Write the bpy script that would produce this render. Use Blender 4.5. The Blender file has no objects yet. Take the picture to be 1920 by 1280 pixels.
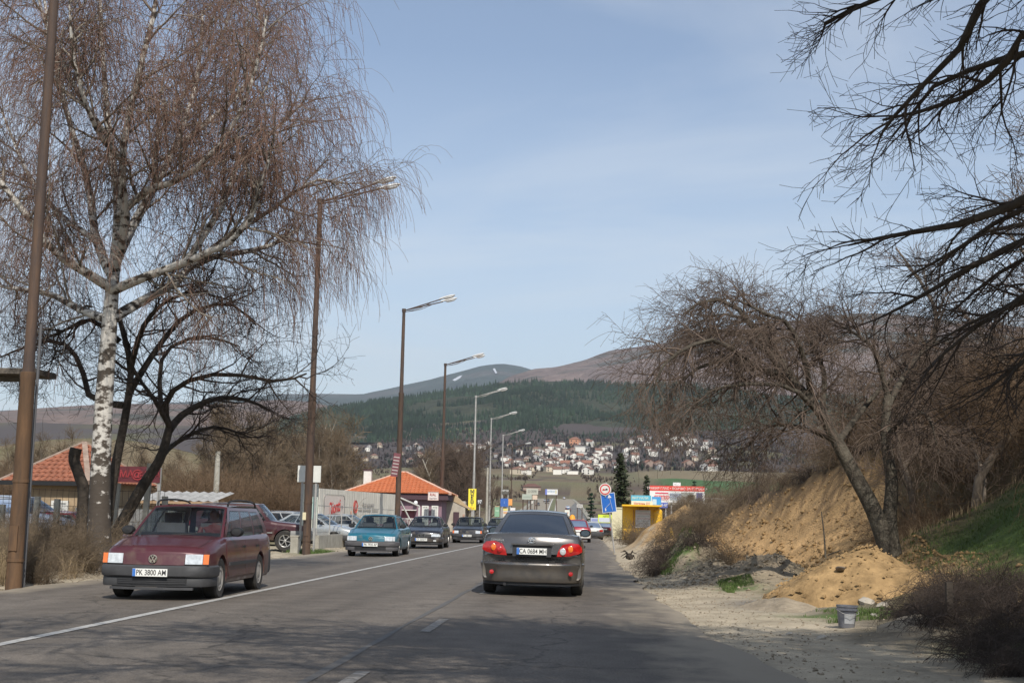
import bpy, math, random
import numpy as np
from mathutils import Vector, Matrix, noise

SC = bpy.context.scene
COL = SC.collection
rad = math.radians
# ---------------------------------------------------------------- camera
F = 2500.0; HC = 1.32; TH = rad(3.62); PH = math.atan(335 / 2500); RO = rad(1.2)
cd = bpy.data.cameras.new('camera'); cam = bpy.data.objects.new('camera', cd); COL.objects.link(cam)
cd.sensor_width = 36; cd.lens = F / 1920 * 36; cd.clip_start = 0.3; cd.clip_end = 40000
CM = Matrix.Rotation(TH, 4, 'Z') @ Matrix.Rotation(math.pi / 2 + PH, 4, 'X') @ Matrix.Rotation(RO, 4, 'Z')
cam.matrix_world = Matrix.Translation((0, 0, HC)) @ CM
SC.camera = cam
# ---------------------------------------------------------------- sky, sun, exposure
SUN_AZ = rad(163); SUN_EL = rad(43)           # clockwise from +Y, behind right
w = bpy.data.worlds.new('World'); SC.world = w; w.use_nodes = True
nt = w.node_tree; nt.nodes.clear()
N = nt.nodes.new; LK = nt.links.new
sky = N('ShaderNodeTexSky'); sky.sky_type = 'NISHITA'; sky.sun_disc = False
sky.sun_elevation = SUN_EL; sky.sun_rotation = SUN_AZ; sky.air_density = 1.0; sky.dust_density = 0.7; sky.ozone_density = 1.6; sky.altitude = 600
tc = N('ShaderNodeTexCoord'); sep = N('ShaderNodeSeparateXYZ'); LK(tc.outputs['Generated'], sep.inputs[0])
add = N('ShaderNodeMath'); add.operation = 'ADD'; add.inputs[1].default_value = 0.12; LK(sep.outputs[2], add.inputs[0])
mx = N('ShaderNodeMath'); mx.operation = 'MAXIMUM'; mx.inputs[1].default_value = 0.05; LK(add.outputs[0], mx.inputs[0])
dv = N('ShaderNodeVectorMath'); dv.operation = 'DIVIDE'; LK(tc.outputs['Generated'], dv.inputs[0])
cb = N('ShaderNodeCombineXYZ'); [LK(mx.outputs[0], cb.inputs[i]) for i in range(3)]; LK(cb.outputs[0], dv.inputs[1])
mp = N('ShaderNodeMapping'); mp.inputs['Scale'].default_value = (0.7, 1.35, 1); mp.inputs['Rotation'].default_value = (0, 0, 0.75); mp.inputs['Location'].default_value = (2.3, 1.1, 0)
LK(dv.outputs[0], mp.inputs[0])
nz = N('ShaderNodeTexNoise'); nz.inputs['Scale'].default_value = 0.9; nz.inputs['Detail'].default_value = 7; nz.inputs['Roughness'].default_value = 0.55; nz.inputs['Distortion'].default_value = 0.6
LK(mp.outputs[0], nz.inputs['Vector'])
rp = N('ShaderNodeValToRGB'); rp.color_ramp.elements[0].position = 0.40; rp.color_ramp.elements[0].color = (0.11, 0.11, 0.11, 1)
rp.color_ramp.elements[1].position = 0.72; rp.color_ramp.elements[1].color = (0.62, 0.62, 0.62, 1); LK(nz.outputs['Fac'], rp.inputs[0])
mixc = N('ShaderNodeMix'); mixc.data_type = 'RGBA'; LK(rp.outputs[0], mixc.inputs['Factor'])
gm = N('ShaderNodeMix'); gm.data_type = 'RGBA'; gm.blend_type = 'MULTIPLY'; gm.inputs['Factor'].default_value = 1.0
LK(sky.outputs[0], gm.inputs[6]); gm.inputs[7].default_value = (1.0, 1.0, 1.0, 1)
LK(gm.outputs[2], mixc.inputs[6]); mixc.inputs[7].default_value = (6.4, 6.7, 7.0, 1)
vr = N('ShaderNodeMapRange'); vr.inputs[1].default_value = 0.0; vr.inputs[2].default_value = 0.34; vr.inputs[3].default_value = 0.62; vr.inputs[4].default_value = 0.0; LK(sep.outputs[2], vr.inputs[0])
veil = N('ShaderNodeMix'); veil.data_type = 'RGBA'; LK(vr.outputs[0], veil.inputs['Factor']); LK(mixc.outputs[2], veil.inputs[6]); veil.inputs[7].default_value = (6.3, 6.85, 7.35, 1)
bg = N('ShaderNodeBackground'); bg.inputs['Strength'].default_value = 0.118; LK(veil.outputs[2], bg.inputs[0])
wo = N('ShaderNodeOutputWorld'); LK(bg.outputs[0], wo.inputs[0])
sl = bpy.data.lights.new('sun', 'SUN'); sl.energy = 3.9; sl.angle = rad(0.5); sl.color = (1.0, 0.945, 0.86)
so = bpy.data.objects.new('sun', sl); COL.objects.link(so)
SD = Vector((math.sin(SUN_AZ) * math.cos(SUN_EL), math.cos(SUN_AZ) * math.cos(SUN_EL), math.sin(SUN_EL)))
so.rotation_euler = SD.to_track_quat('Z', 'Y').to_euler()
SC.view_settings.view_transform = 'Standard'; SC.view_settings.look = 'None'
SC.view_settings.exposure = 0.2; SC.view_settings.gamma = 1.0; SC.view_settings.use_curve_mapping = False
SC.render.engine = 'CYCLES'
SC.cycles.max_bounces = 6; SC.cycles.transparent_max_bounces = 10; SC.cycles.volume_bounces = 0
HAZE = 4.6e-5
SC.cycles.diffuse_bounces = 2; SC.cycles.glossy_bounces = 3
# ---------------------------------------------------------------- helpers
C3 = np.array(CM.to_3x3())
def ray(px, py): return C3 @ np.array([(px - 960) / F, -(py - 640) / F, -1.0])
def at(px, py, Y):
    d = ray(px, py); return np.array([0, 0, HC]) + d * (Y / d[1])
def gp(px, py, z=0.0):
    d = ray(px, py); return np.array([0, 0, HC]) + d * ((z - HC) / d[2])

def tag(o, label=None, cat=None, group=None, kind=None):
    if label: o['label'] = label
    if cat: o['category'] = cat
    if group: o['group'] = group
    if kind: o['kind'] = kind
    return o
def empty(name, loc=(0, 0, 0), rz=0.0, label=None, cat=None, group=None, rx=0.0, ry=0.0):
    o = bpy.data.objects.new(name, None); COL.objects.link(o); o.location = loc; o.rotation_euler = (rx, ry, rz)
    o.empty_display_size = 0.2
    return tag(o, label, cat, group)
def link(name, me, parent=None):
    o = bpy.data.objects.new(name, me); COL.objects.link(o)
    if parent is not None: o.parent = parent
    return o
def copy_tree(o, parent=None):
    c = o.copy(); COL.objects.link(c)
    if parent is not None: c.parent = parent
    for ch in list(o.children): copy_tree(ch, c)
    return c

class MB:
    def __init__(s): s.v = []; s.f = []; s.m = []
    def add(s, vs, fs, mi=0):
        b = len(s.v); s.v += [tuple(float(c) for c in p) for p in vs]
        s.f += [tuple(i + b for i in f) for f in fs]; s.m += [mi] * len(fs)
    def box(s, c, d, mi=0, M=None):
        x, y, z = c; a, b, e = d[0] / 2, d[1] / 2, d[2] / 2
        vs = [Vector((sx * a, sy * b, sz * e)) for sx in (-1, 1) for sy in (-1, 1) for sz in (-1, 1)]
        if M is not None: vs = [M @ v for v in vs]
        vs = [(v.x + x, v.y + y, v.z + z) for v in vs]
        s.add(vs, [(0, 1, 3, 2), (4, 6, 7, 5), (0, 4, 5, 1), (2, 3, 7, 6), (0, 2, 6, 4), (1, 5, 7, 3)], mi)
    def bar(s, p, q, a, b=None, mi=0):
        p = Vector(p); q = Vector(q); d = q - p; b = b or a
        M = d.to_track_quat('Z', 'Y').to_matrix()
        s.box((p + q) / 2, (a, b, d.length), mi, M)
    def tube(s, pts, rs, n=8, mi=0, cap=True):
        pts = [Vector(p) for p in pts]
        if not hasattr(rs, '__len__'): rs = [rs] * len(pts)
        up = None; rings = []
        for i, p in enumerate(pts):
            t = (pts[min(i + 1, len(pts) - 1)] - pts[max(i - 1, 0)]).normalized()
            if up is None:
                up = t.orthogonal().normalized()
            else:
                up = (up - t * up.dot(t)); up = up.normalized() if up.length > 1e-6 else t.orthogonal().normalized()
            s2 = t.cross(up)
            rings.append([p + (up * math.cos(2 * math.pi * k / n) + s2 * math.sin(2 * math.pi * k / n)) * rs[i] for k in range(n)])
        vs = [q for r in rings for q in r]; fs = []
        for i in range(len(pts) - 1):
            for k in range(n):
                a = i * n + k; b = i * n + (k + 1) % n
                fs.append((a, b, b + n, a + n))
        if cap: fs.append(tuple(range(n - 1, -1, -1))); fs.append(tuple((len(pts) - 1) * n + k for k in range(n)))
        s.add(vs, fs, mi)
    def lathe(s, prof, n=24, axis='Z', c=(0, 0, 0), mi=0):
        vs = []
        for (r, h) in prof:
            for k in range(n):
                a = 2 * math.pi * k / n
                if axis == 'Z': p = (c[0] + r * math.cos(a), c[1] + r * math.sin(a), c[2] + h)
                elif axis == 'X': p = (c[0] + h, c[1] + r * math.cos(a), c[2] + r * math.sin(a))
                else: p = (c[0] + r * math.cos(a), c[1] + h, c[2] + r * math.sin(a))
                vs.append(p)
        fs = []
        for i in range(len(prof) - 1):
            for k in range(n):
                a = i * n + k; b = i * n + (k + 1) % n; fs.append((a, b, b + n, a + n))
        s.add(vs, fs, mi)
    def grid(s, fn, us, vs_, mi=0):
        nu, nv = len(us), len(vs_)
        P = [fn(u, v) for v in vs_ for u in us]
        fs = [(j * nu + i, j * nu + i + 1, (j + 1) * nu + i + 1, (j + 1) * nu + i) for j in range(nv - 1) for i in range(nu - 1)]
        s.add(P, fs, mi)
    def prism(s, poly, h, M=None, mi=0):
        n = len(poly); vs = [Vector((x, y, 0)) for x, y in poly] + [Vector((x, y, h)) for x, y in poly]
        if M is not None: vs = [M @ v for v in vs]
        s.add([tuple(v) for v in vs], [tuple(range(n - 1, -1, -1)), tuple(range(n, 2 * n))] + [(i, (i + 1) % n, n + (i + 1) % n, n + i) for i in range(n)], mi)
    def build(s, name, mats, parent=None, smooth=None):
        me = bpy.data.meshes.new(name); me.from_pydata(s.v, [], s.f)
        if not isinstance(mats, (list, tuple)): mats = [mats]
        for m in mats: me.materials.append(m)
        if len(mats) > 1: me.polygons.foreach_set('material_index', s.m)
        me.validate()
        if smooth is not None:
            me.shade_smooth()
            try: me.set_sharp_from_angle(angle=rad(smooth))
            except Exception: pass
        me.update()
        return link(name, me, parent)

def np_mesh(name, V, Fq, mats, smooth=False, cols=None):
    V = np.ascontiguousarray(V, dtype=np.float32); Fq = np.ascontiguousarray(Fq, dtype=np.int32)
    me = bpy.data.meshes.new(name); nf, k = Fq.shape
    me.vertices.add(len(V)); me.vertices.foreach_set('co', V.ravel())
    me.loops.add(nf * k); me.loops.foreach_set('vertex_index', Fq.ravel())
    me.polygons.add(nf); me.polygons.foreach_set('loop_start', np.arange(0, nf * k, k, dtype=np.int32))
    try: me.polygons.foreach_set('loop_total', np.full(nf, k, dtype=np.int32))
    except Exception: pass
    if smooth: me.polygons.foreach_set('use_smooth', np.ones(nf, dtype=bool))
    if cols is not None:
        a = me.color_attributes.new('Col', 'FLOAT_COLOR', 'POINT')
        c4 = np.ones((len(V), 4), dtype=np.float32); c4[:, :3] = cols; a.data.foreach_set('color', c4.ravel())
    for m in (mats if isinstance(mats, (list, tuple)) else [mats]): me.materials.append(m)
    me.update(calc_edges=True)
    return me

# ---------------------------------------------------------------- materials
def pm(name, col, rough=0.6, metal=0.0, var=0.0, scale=4.0, bump=0.0, bscale=30.0, coat=0.0, spec=0.5, attr=False, col2=None, thr=None, stretch=None, bdist=0.02, trans=0.0):
    m = bpy.data.materials.new(name); m.use_nodes = True; nt = m.node_tree; b = nt.nodes['Principled BSDF']
    b.inputs['Roughness'].default_value = rough; b.inputs['Metallic'].default_value = metal
    b.inputs['Coat Weight'].default_value = coat; b.inputs['Coat Roughness'].default_value = 0.08
    b.inputs['Specular IOR Level'].default_value = spec
    c = (col[0], col[1], col[2], 1)
    b.inputs['Base Color'].default_value = c
    tcn = nt.nodes.new('ShaderNodeTexCoord'); vec = tcn.outputs['Object']
    if stretch:
        mpn = nt.nodes.new('ShaderNodeMapping'); mpn.inputs['Scale'].default_value = stretch; nt.links.new(vec, mpn.inputs[0]); vec = mpn.outputs[0]
    src = None
    if attr:
        a = nt.nodes.new('ShaderNodeVertexColor'); a.layer_name = 'Col'; src = a.outputs['Color']
    if var or col2:
        n = nt.nodes.new('ShaderNodeTexNoise'); n.inputs['Scale'].default_value = scale; n.inputs['Detail'].default_value = 6; n.inputs['Roughness'].default_value = 0.62
        nt.links.new(vec, n.inputs['Vector'])
        r = nt.nodes.new('ShaderNodeValToRGB'); nt.links.new(n.outputs['Fac'], r.inputs[0])
        if col2:
            t = thr or (0.42, 0.58)
            r.color_ramp.elements[0].position = t[0]; r.color_ramp.elements[1].position = t[1]
            r.color_ramp.elements[0].color = c; r.color_ramp.elements[1].color = (*col2, 1); src = r.outputs[0]
        else:
            r.color_ramp.elements[0].position = 0.3; r.color_ramp.elements[1].position = 0.7
            r.color_ramp.elements[0].color = (1 - var,) * 3 + (1,); r.color_ramp.elements[1].color = (1 + var,) * 3 + (1,)
            mm = nt.nodes.new('ShaderNodeMix'); mm.data_type = 'RGBA'; mm.blend_type = 'MULTIPLY'; mm.inputs['Factor'].default_value = 1
            if src is not None: nt.links.new(src, mm.inputs[6])
            else: mm.inputs[6].default_value = c
            nt.links.new(r.outputs[0], mm.inputs[7]); src = mm.outputs[2]
    if src is not None: nt.links.new(src, b.inputs['Base Color'])
    if bump:
        n2 = nt.nodes.new('ShaderNodeTexNoise'); n2.inputs['Scale'].default_value = bscale; n2.inputs['Detail'].default_value = 5
        nt.links.new(vec, n2.inputs['Vector'])
        bp = nt.nodes.new('ShaderNodeBump'); bp.inputs['Strength'].default_value = bump; bp.inputs['Distance'].default_value = bdist
        nt.links.new(n2.outputs['Fac'], bp.inputs['Height']); nt.links.new(bp.outputs[0], b.inputs['Normal'])
    m['p'] = 1
    return m
def glassm(name, tint=(0.3, 0.34, 0.34), rough=0.02, boost=1.0):
    m = bpy.data.materials.new(name); m.use_nodes = True; nt = m.node_tree; nt.nodes.clear()
    t = nt.nodes.new('ShaderNodeBsdfTransparent'); t.inputs[0].default_value = (*tint, 1)
    g = nt.nodes.new('ShaderNodeBsdfGlossy'); g.inputs['Roughness'].default_value = rough; g.inputs[0].default_value = (0.9, 0.95, 1, 1)
    f = nt.nodes.new('ShaderNodeFresnel'); f.inputs[0].default_value = 1.5
    k = nt.nodes.new('ShaderNodeMath'); k.operation = 'MULTIPLY'; k.inputs[1].default_value = boost; k.use_clamp = True; nt.links.new(f.outputs[0], k.inputs[0])
    mxs = nt.nodes.new('ShaderNodeMixShader'); nt.links.new(k.outputs[0], mxs.inputs[0]); nt.links.new(t.outputs[0], mxs.inputs[1]); nt.links.new(g.outputs[0], mxs.inputs[2])
    o = nt.nodes.new('ShaderNodeOutputMaterial'); nt.links.new(mxs.outputs[0], o.inputs[0])
    return m
_pc = {}
def paint(col, rough=0.35, metal=0.0, dust=0.12):
    k = (tuple(col), rough, metal)
    if k not in _pc:
        m = _pc[k] = pm('car_paint', col, rough, metal, var=dust, scale=3.0, coat=0.6)
        nt = m.node_tree; n = nt.nodes.new; l = nt.links.new; b = nt.nodes['Principled BSDF']; src = b.inputs['Base Color'].links[0].from_socket
        tcn = n('ShaderNodeTexCoord'); sp = n('ShaderNodeSeparateXYZ'); l(tcn.outputs['Object'], sp.inputs[0])
        mr = n('ShaderNodeMapRange'); mr.inputs[1].default_value = .80; mr.inputs[2].default_value = .18; mr.inputs[3].default_value = -.10; mr.inputs[4].default_value = .34; l(sp.outputs[2], mr.inputs[0])
        nz = n('ShaderNodeTexNoise'); nz.inputs['Scale'].default_value = 5; nz.inputs['Detail'].default_value = 6; l(tcn.outputs['Object'], nz.inputs['Vector'])
        ad = n('ShaderNodeMath'); ad.operation = 'ADD'; l(mr.outputs[0], ad.inputs[0]); l(nz.outputs['Fac'], ad.inputs[1])
        rr = n('ShaderNodeValToRGB'); rr.color_ramp.elements[0].position = .50; rr.color_ramp.elements[1].position = .95; rr.color_ramp.elements[0].color = (0, 0, 0, 1); rr.color_ramp.elements[1].color = (.75, .75, .75, 1); l(ad.outputs[0], rr.inputs[0])
        mi = n('ShaderNodeMix'); mi.data_type = 'RGBA'; l(rr.outputs[0], mi.inputs['Factor']); l(src, mi.inputs[6]); mi.inputs[7].default_value = (.17, .14, .105, 1); l(mi.outputs[2], b.inputs['Base Color'])
        mq = n('ShaderNodeMath'); mq.operation = 'MULTIPLY_ADD'; mq.inputs[1].default_value = .6; mq.inputs[2].default_value = rough; l(rr.outputs[0], mq.inputs[0]); l(mq.outputs[0], b.inputs['Roughness'])
        mc = n('ShaderNodeMath'); mc.operation = 'MULTIPLY_ADD'; mc.inputs[1].default_value = -.8; mc.inputs[2].default_value = .6; mc.use_clamp = True; l(rr.outputs[0], mc.inputs[0]); l(mc.outputs[0], b.inputs['Coat Weight'])
    return _pc[k]
def flat(name, col, rough=0.6):
    k = ('f', tuple(col), rough)
    if k not in _pc: _pc[k] = pm(name, col, rough, var=0.06, scale=6)
    return _pc[k]
def text(s, size, M, mat, parent, name='lettering', sx=1.0, shear=0.0, ext=0.004, bold=0.0, align='CENTER'):
    cu = bpy.data.curves.new(name, 'FONT'); cu.body = s; cu.size = size; cu.align_x = align; cu.align_y = 'CENTER'; cu.extrude = ext; cu.shear = shear; cu.offset = bold
    cu.materials.append(mat); cu.resolution_u = 3
    o = bpy.data.objects.new(name, cu); COL.objects.link(o); o.parent = parent
    o.matrix_local = M @ Matrix.Diagonal((sx, 1, 1, 1))
    return o
# matrix for text lying in a local x-z plane whose normal is -Y (facing the camera)
TXT = Matrix.Rotation(math.pi / 2, 4, 'X')
# ---------------------------------------------------------------- terrain
def sst(a, b, x):
    t = np.clip((np.asarray(x, float) - a) / (b - a), 0, 1); return t * t * (3 - 2 * t)
_rng = np.random.default_rng(7)
_NT = _rng.random((64, 64))
def vnoise(x, y):
    x = np.asarray(x, float); y = np.asarray(y, float)
    xi = np.floor(x).astype(int); yi = np.floor(y).astype(int); fx = x - xi; fy = y - yi
    fx = fx * fx * (3 - 2 * fx); fy = fy * fy * (3 - 2 * fy)
    g = lambda i, j: _NT[i % 64, j % 64]
    return (g(xi, yi) * (1 - fx) + g(xi + 1, yi) * fx) * (1 - fy) + (g(xi, yi + 1) * (1 - fx) + g(xi + 1, yi + 1) * fx) * fy
def fbm(x, y, o=4):
    s = 0; a = 1; t = 0; x = np.asarray(x, float); y = np.asarray(y, float)
    for i in range(o):
        s = s + a * vnoise(x * 2 ** i + 17.3 * i, y * 2 ** i + 5.1 * i); t += a; a *= 0.5
    return s / t - 0.5
def coff(Y):
    Y = np.asarray(Y, float)
    a = np.clip(Y - 55, 0, 90)
    return -(a * a / 180 * 0.026 + np.clip(Y - 145, 0, None) * 0.026) + 0.0 * Y
RZK = [(-80, 0), (130, 0), (170, -.5), (230, -2.0), (280, -1.6), (335, .2), (450, 4.0), (600, 8.6), (750, 12.6), (900, 16.2), (960, 17), (1020, 16.8), (1100, 33), (1400, 46), (1700, 64), (2000, 92), (2600, 158), (3200, 260), (20000, 260)]
def rz(Y): return np.interp(Y, [k[0] for k in RZK], [k[1] for k in RZK])
def roadz(X, Y):
    c = np.clip((X - coff(Y) + 4.2) / 5.6, -1.2, 1.2)
    return rz(Y) + 0.05 * (1 - c * c) * (1 - sst(200, 300, Y))
def roadhalf(Y): return np.interp(Y, [0, 190, 290, 950], [5.4, 5.6, 10.0, 10.0])
CREST = [(10.6, 30, 3.7), (10.5, 35, 3.9), (10.0, 39, 3.9), (8.7, 42.5, 3.65), (7.6, 45.5, 3.15), (6.6, 49.5, 2.6), (5.6, 54, 2.1), (4.9, 60, 1.5), (4.5, 68, 1.15), (4.6, 76, .8), (5.5, 86, .35), (7, 95, 0)]
FLOORX = [(8.8, 30), (8.7, 34), (7.3, 38.5), (5.6, 43), (4.2, 47), (3.6, 52), (3.3, 60), (3.2, 66), (3.2, 80), (3.6, 95)]
def gz(X, Y):
    X = np.asarray(X, float); Y = np.asarray(Y, float)
    X, Y = np.broadcast_arrays(X, Y)
    z = rz(Y) - 0.03 + 0 * X
    u = X - coff(Y)
    far = sst(90, 200, Y)
    # small relief away from the road
    away = sst(1.4, 4.0, np.abs(u + 4.3) - 5.4)
    z = z + away * (fbm(X * .35, Y * .35) * .35 + fbm(X * 1.3, Y * 1.3, 3) * .07) * (1 - far)
    # worn rough shoulders
    z = z + sst(0.1, 1.5, np.abs(u + 4.3) - 5.3) * fbm(X * 1.9, Y * .6, 3) * .035 * (1 - far)
    # left verge slightly raised
    z = z + .3 * sst(-9.7, -12.5, X) * (1 - sst(36, 44, Y)) * sst(-30, 0, Y)
    # left yard
    # left knoll with scrub, and rising ground behind
    z = z + 13.5 * np.exp(-(((X + 74) / 34) ** 2 + ((Y - 205) / 50) ** 2))
    z = z + 9 * sst(-60, -170, X) * sst(60, 300, Y) * (1 - sst(600, 1500, Y))
    # right bank near the camera
    bk = (1 - sst(27.5, 31, Y)) * sst(-30, -5, Y + 0 * X)
    z = z + bk * (np.interp(X, [3.3, 4.6, 5.6, 7.2, 8.6, 10.5, 14, 30], [0, .12, .35, 1.15, 2.3, 3.3, 4.0, 4.6]))
    # excavated bank
    cy = [c[1] for c in CREST]
    cx = np.interp(Y, cy, [c[0] for c in CREST]); cz = np.interp(Y, cy, [c[2] for c in CREST])
    fx = np.interp(Y, [c[1] for c in FLOORX], [c[0] for c in FLOORX])
    t = np.clip((X - fx) / np.maximum(cx - fx, .3), 0, None)
    face = np.clip(t, 0, 1) ** 1.5
    on = sst(27.5, 31, Y) * (1 - sst(84, 98, Y))
    rough = fbm(X * .8 + Y * .5, Y * .25, 4) * .8 * np.clip(t, 0, 1) + fbm(X * 2.4 + Y * 1.5, Y * .5 - X * .3, 4) * .42 + fbm(X * 3, Y * .7 + X, 3) * .12
    z = z + on * (cz * face + rough * np.clip(cz, 0, 1.2) * .5 + .5 * sst(1.0, 2.2, t) * cz * .25)
    z = z + .75 * np.exp(-(((X - 6.9) / 1.3) ** 2 + ((Y - 28.3) / 2.2) ** 2)) * sst(26, 30, Y) + .25 * on * sst(5.5, 7.5, X) * (1 - face)
    # grey spoil hump beside the road with brush
    z = z + .95 * np.exp(-(((X - 2.7) / .95) ** 2 + ((Y - 36.5) / 3.0) ** 2)) * (1 + fbm(X * 2.2, Y * 1.6, 4) * 1.1)
    z = z + .62 * np.exp(-(((X - 3.9) / 1.0) ** 2 + ((Y - 30.8) / 1.8) ** 2)) * (1 + fbm(X * 2.5, Y * 1.5, 3) * .8)
    # yellow low heap farther along
    z = z + .8 * np.exp(-(((X - 3.3) / 1.2) ** 2 + ((Y - 52) / 6) ** 2))
    z = z + 1.3 * np.exp(-(((X - 3.7) / 1.7) ** 2 + ((Y - 70) / 6) ** 2)) * (1 + fbm(X * 1.1, Y * .4, 4) * .7)
    # little grey heap beside bucket
    z = z + .12 * np.exp(-(((X - 3.95) / .62) ** 2 + ((Y - 16.4) / .9) ** 2)) * (1 + fbm(X * 3, Y * 3, 3))
    # right far ground behind the bank
    z = z + 3.0 * sst(9, 30, u) * sst(95, 160, Y) * (1 - sst(260, 420, Y))
    # valley undulation
    z = z + far * sst(20, 60, np.abs(u + 4)) * fbm(X / 130, Y / 130, 4) * np.clip(Y / 60, 0, 22) * (1 - sst(2600, 3400, Y))
    z = z + sst(900, 1500, Y) * sst(-100, -700, X) * -25
    # keep the ground below the carriageway
    rd = (1 - sst(roadhalf(Y) - .2, roadhalf(Y) + 1.2 + Y * .004, np.abs(u + 4.3))) * (Y < 960)
    z = z * (1 - rd) + (roadz(X, Y) - .05 - Y * .0006) * rd
    return z
def gzs(x, y): return float(gz(x, y))

def axis(parts):
    out = []
    for a, b, s in parts: out += list(np.arange(a, b, s))
    return np.array(sorted(set(np.round(out, 3))))
xs = axis([(-12000, -2000, 1000), (-2000, -400, 100), (-400, -100, 20), (-100, -30, 5), (-30, -13, .8), (-13, -8.8, .25), (-8.8, .6, .9), (.6, 9.5, .16), (9.5, 14, .5), (14, 40, 3), (40, 120, 8), (120, 400, 20), (400, 2000, 100), (2000, 12001, 1000)])
ys = axis([(-60, 0, 4), (0, 10, .8), (10, 45, .24), (45, 70, .5), (70, 120, 1.5), (120, 300, 6), (300, 1000, 15), (1000, 3000, 50), (3000, 14001, 1000)])
GX, GY = np.meshgrid(xs, ys)
GZ = gz(GX, GY)
V = np.stack([GX.ravel(), GY.ravel(), GZ.ravel()], 1)
nx, ny = len(xs), len(ys)
ii = np.arange(ny - 1)[:, None] * nx + np.arange(nx - 1)[None, :]
Fq = np.stack([ii, ii + 1, ii + 1 + nx, ii + nx], -1).reshape(-1, 4)
# soil / grass / sand cover as vertex colour: what the ground is made of, plus overhang shade on the bank
X, Y = V[:, 0], V[:, 1]; u = X - coff(Y)
def lay(c, col, m): m = np.clip(m, 0, 1)[:, None]; return c * (1 - m) + np.array(col) * m
nA = fbm(X * .9, Y * .9); nB = fbm(X * 3.1, Y * 3.1 + 9); nC = fbm(X / 14, Y / 14 + 3)
c = np.tile(np.array([.17, .135, .085]), (len(V), 1))                      # dry soil and straw
c = lay(c, (.09, .11, .04), sst(-.02, .12, nC) * .5 * (Y < 200))
c = lay(c, (.40, .34, .25), (1 - sst(2.2, 3.0, np.abs(u + 4.35) - 5.4 + nA * 1.6)) * sst(0, .3, np.abs(u + 4.35) - 4.9))  # dusty shoulder
c = lay(c, (.38, .325, .24), (u < -9.5) * (1 - sst(-11.0, -12.0, -(-u)) * 0) * sst(-16, -13, u + nA * 2) * sst(40, 46, Y) * .9 * (Y < 150))
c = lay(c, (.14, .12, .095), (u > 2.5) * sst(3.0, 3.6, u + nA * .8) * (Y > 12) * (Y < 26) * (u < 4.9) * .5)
# right side soils, bank roots and painted overhang shade
right = sst(4.2, 5.0, X + nA * 1.2) * (Y < 100)
c = lay(c, (.13, .10, .055), right)
c = lay(c, (.085, .125, .04), sst(6.3, 6.9, X + nB * .9) * (1 - sst(8.7, 9.6, X + nA)) * (1 - sst(26, 28.5, Y + nA * 2)) * (Y > 0) * sst(-.22, .0, nB + .16))
c = lay(c, (.36, .235, .12), sst(5.0, 5.4, X + nA) * (1 - sst(6.1, 6.7, X + nB)) * sst(21, 23, Y) * (1 - sst(28.5, 31, Y)) * .8)
cxv = np.interp(Y, [q[1] for q in CREST], [q[0] for q in CREST]); fxv = np.interp(Y, [q[1] for q in FLOORX], [q[0] for q in FLOORX])
tt = (X - fxv) / (cxv - fxv)
band = .5 + .5 * np.sin(V[:, 2] * 9 + Y * .6 + nA * 3)
fcol = np.array([.50, .315, .148])[None] * (0.86 + .22 * band[:, None])
mface = (X < .222 * Y)[:, None] * (sst(-.25, .0, tt + nB * .3) * (1 - sst(.93, 1.06, tt + nB * .18)) * sst(30.5, 33, Y) * (1 - sst(80, 90, Y)))[:, None]
c = c * (1 - mface) + fcol * mface
c = lay(c, (.095, .065, .04), sst(.62, .9, tt + nB * 1.1) * (1 - sst(1.25, 1.6, tt)) * sst(30, 33, Y) * (1 - sst(80, 90, Y)) * .7)  # dark roots below the bank top, with the overhang's shade painted in
c = lay(c, (.075, .055, .035), sst(.93, 1.05, tt + nB * .18) * (1 - sst(1.25, 1.6, tt)) * sst(30, 33, Y) * (1 - sst(80, 90, Y)) * .85)  # crest edge: roots and painted shade of the overhang
c = lay(c, (.29, .235, .165), 1.4 * np.exp(-(((X - 2.7) / 1.1) ** 2 + ((Y - 35.5) / 3.2) ** 2)))
c = lay(c, (.29, .235, .165), 1.4 * np.exp(-(((X - 3.6) / 1.2) ** 2 + ((Y - 30.3) / 2.1) ** 2)))
c = lay(c, (.40, .25, .11), 1.3 * np.exp(-(((X - 3.4) / 1.2) ** 2 + ((Y - 52) / 6) ** 2)))
c = lay(c, (.40, .25, .11), 1.5 * np.exp(-(((X - 3.5) / 1.6) ** 2 + ((Y - 69) / 6) ** 2)) * sst(-.3, .1, nB))
c = lay(c, (.19, .175, .155), 1.5 * np.exp(-(((X - 3.2) / .8) ** 2 + ((Y - 23.6) / 1.5) ** 2)))
c = lay(c, (.22, .18, .13), 1.2 * np.exp(-(((X - 3.95) / .65) ** 2 + ((Y - 16.4) / 1.0) ** 2)))
for gx_, gy_, sx_, sy_ in ((3.75, 20.6, .8, .6), (3.0, 28.6, .45, .8), (2.2, 35, .5, 1.5), (4.9, 14.5, .8, 1.2), (3.5, 25.5, .4, .4)):
    c = lay(c, (.06, .115, .025), 1.2 * np.exp(-(((X - gx_) / sx_) ** 2 + ((Y - gy_) / sy_) ** 2)) * sst(-.15, .05, nB))
c = lay(c, (.07, .12, .03), 1.1 * np.exp(-(((X + 10.4) / .8) ** 2 + ((Y - 50) / 2.2) ** 2)))
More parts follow.
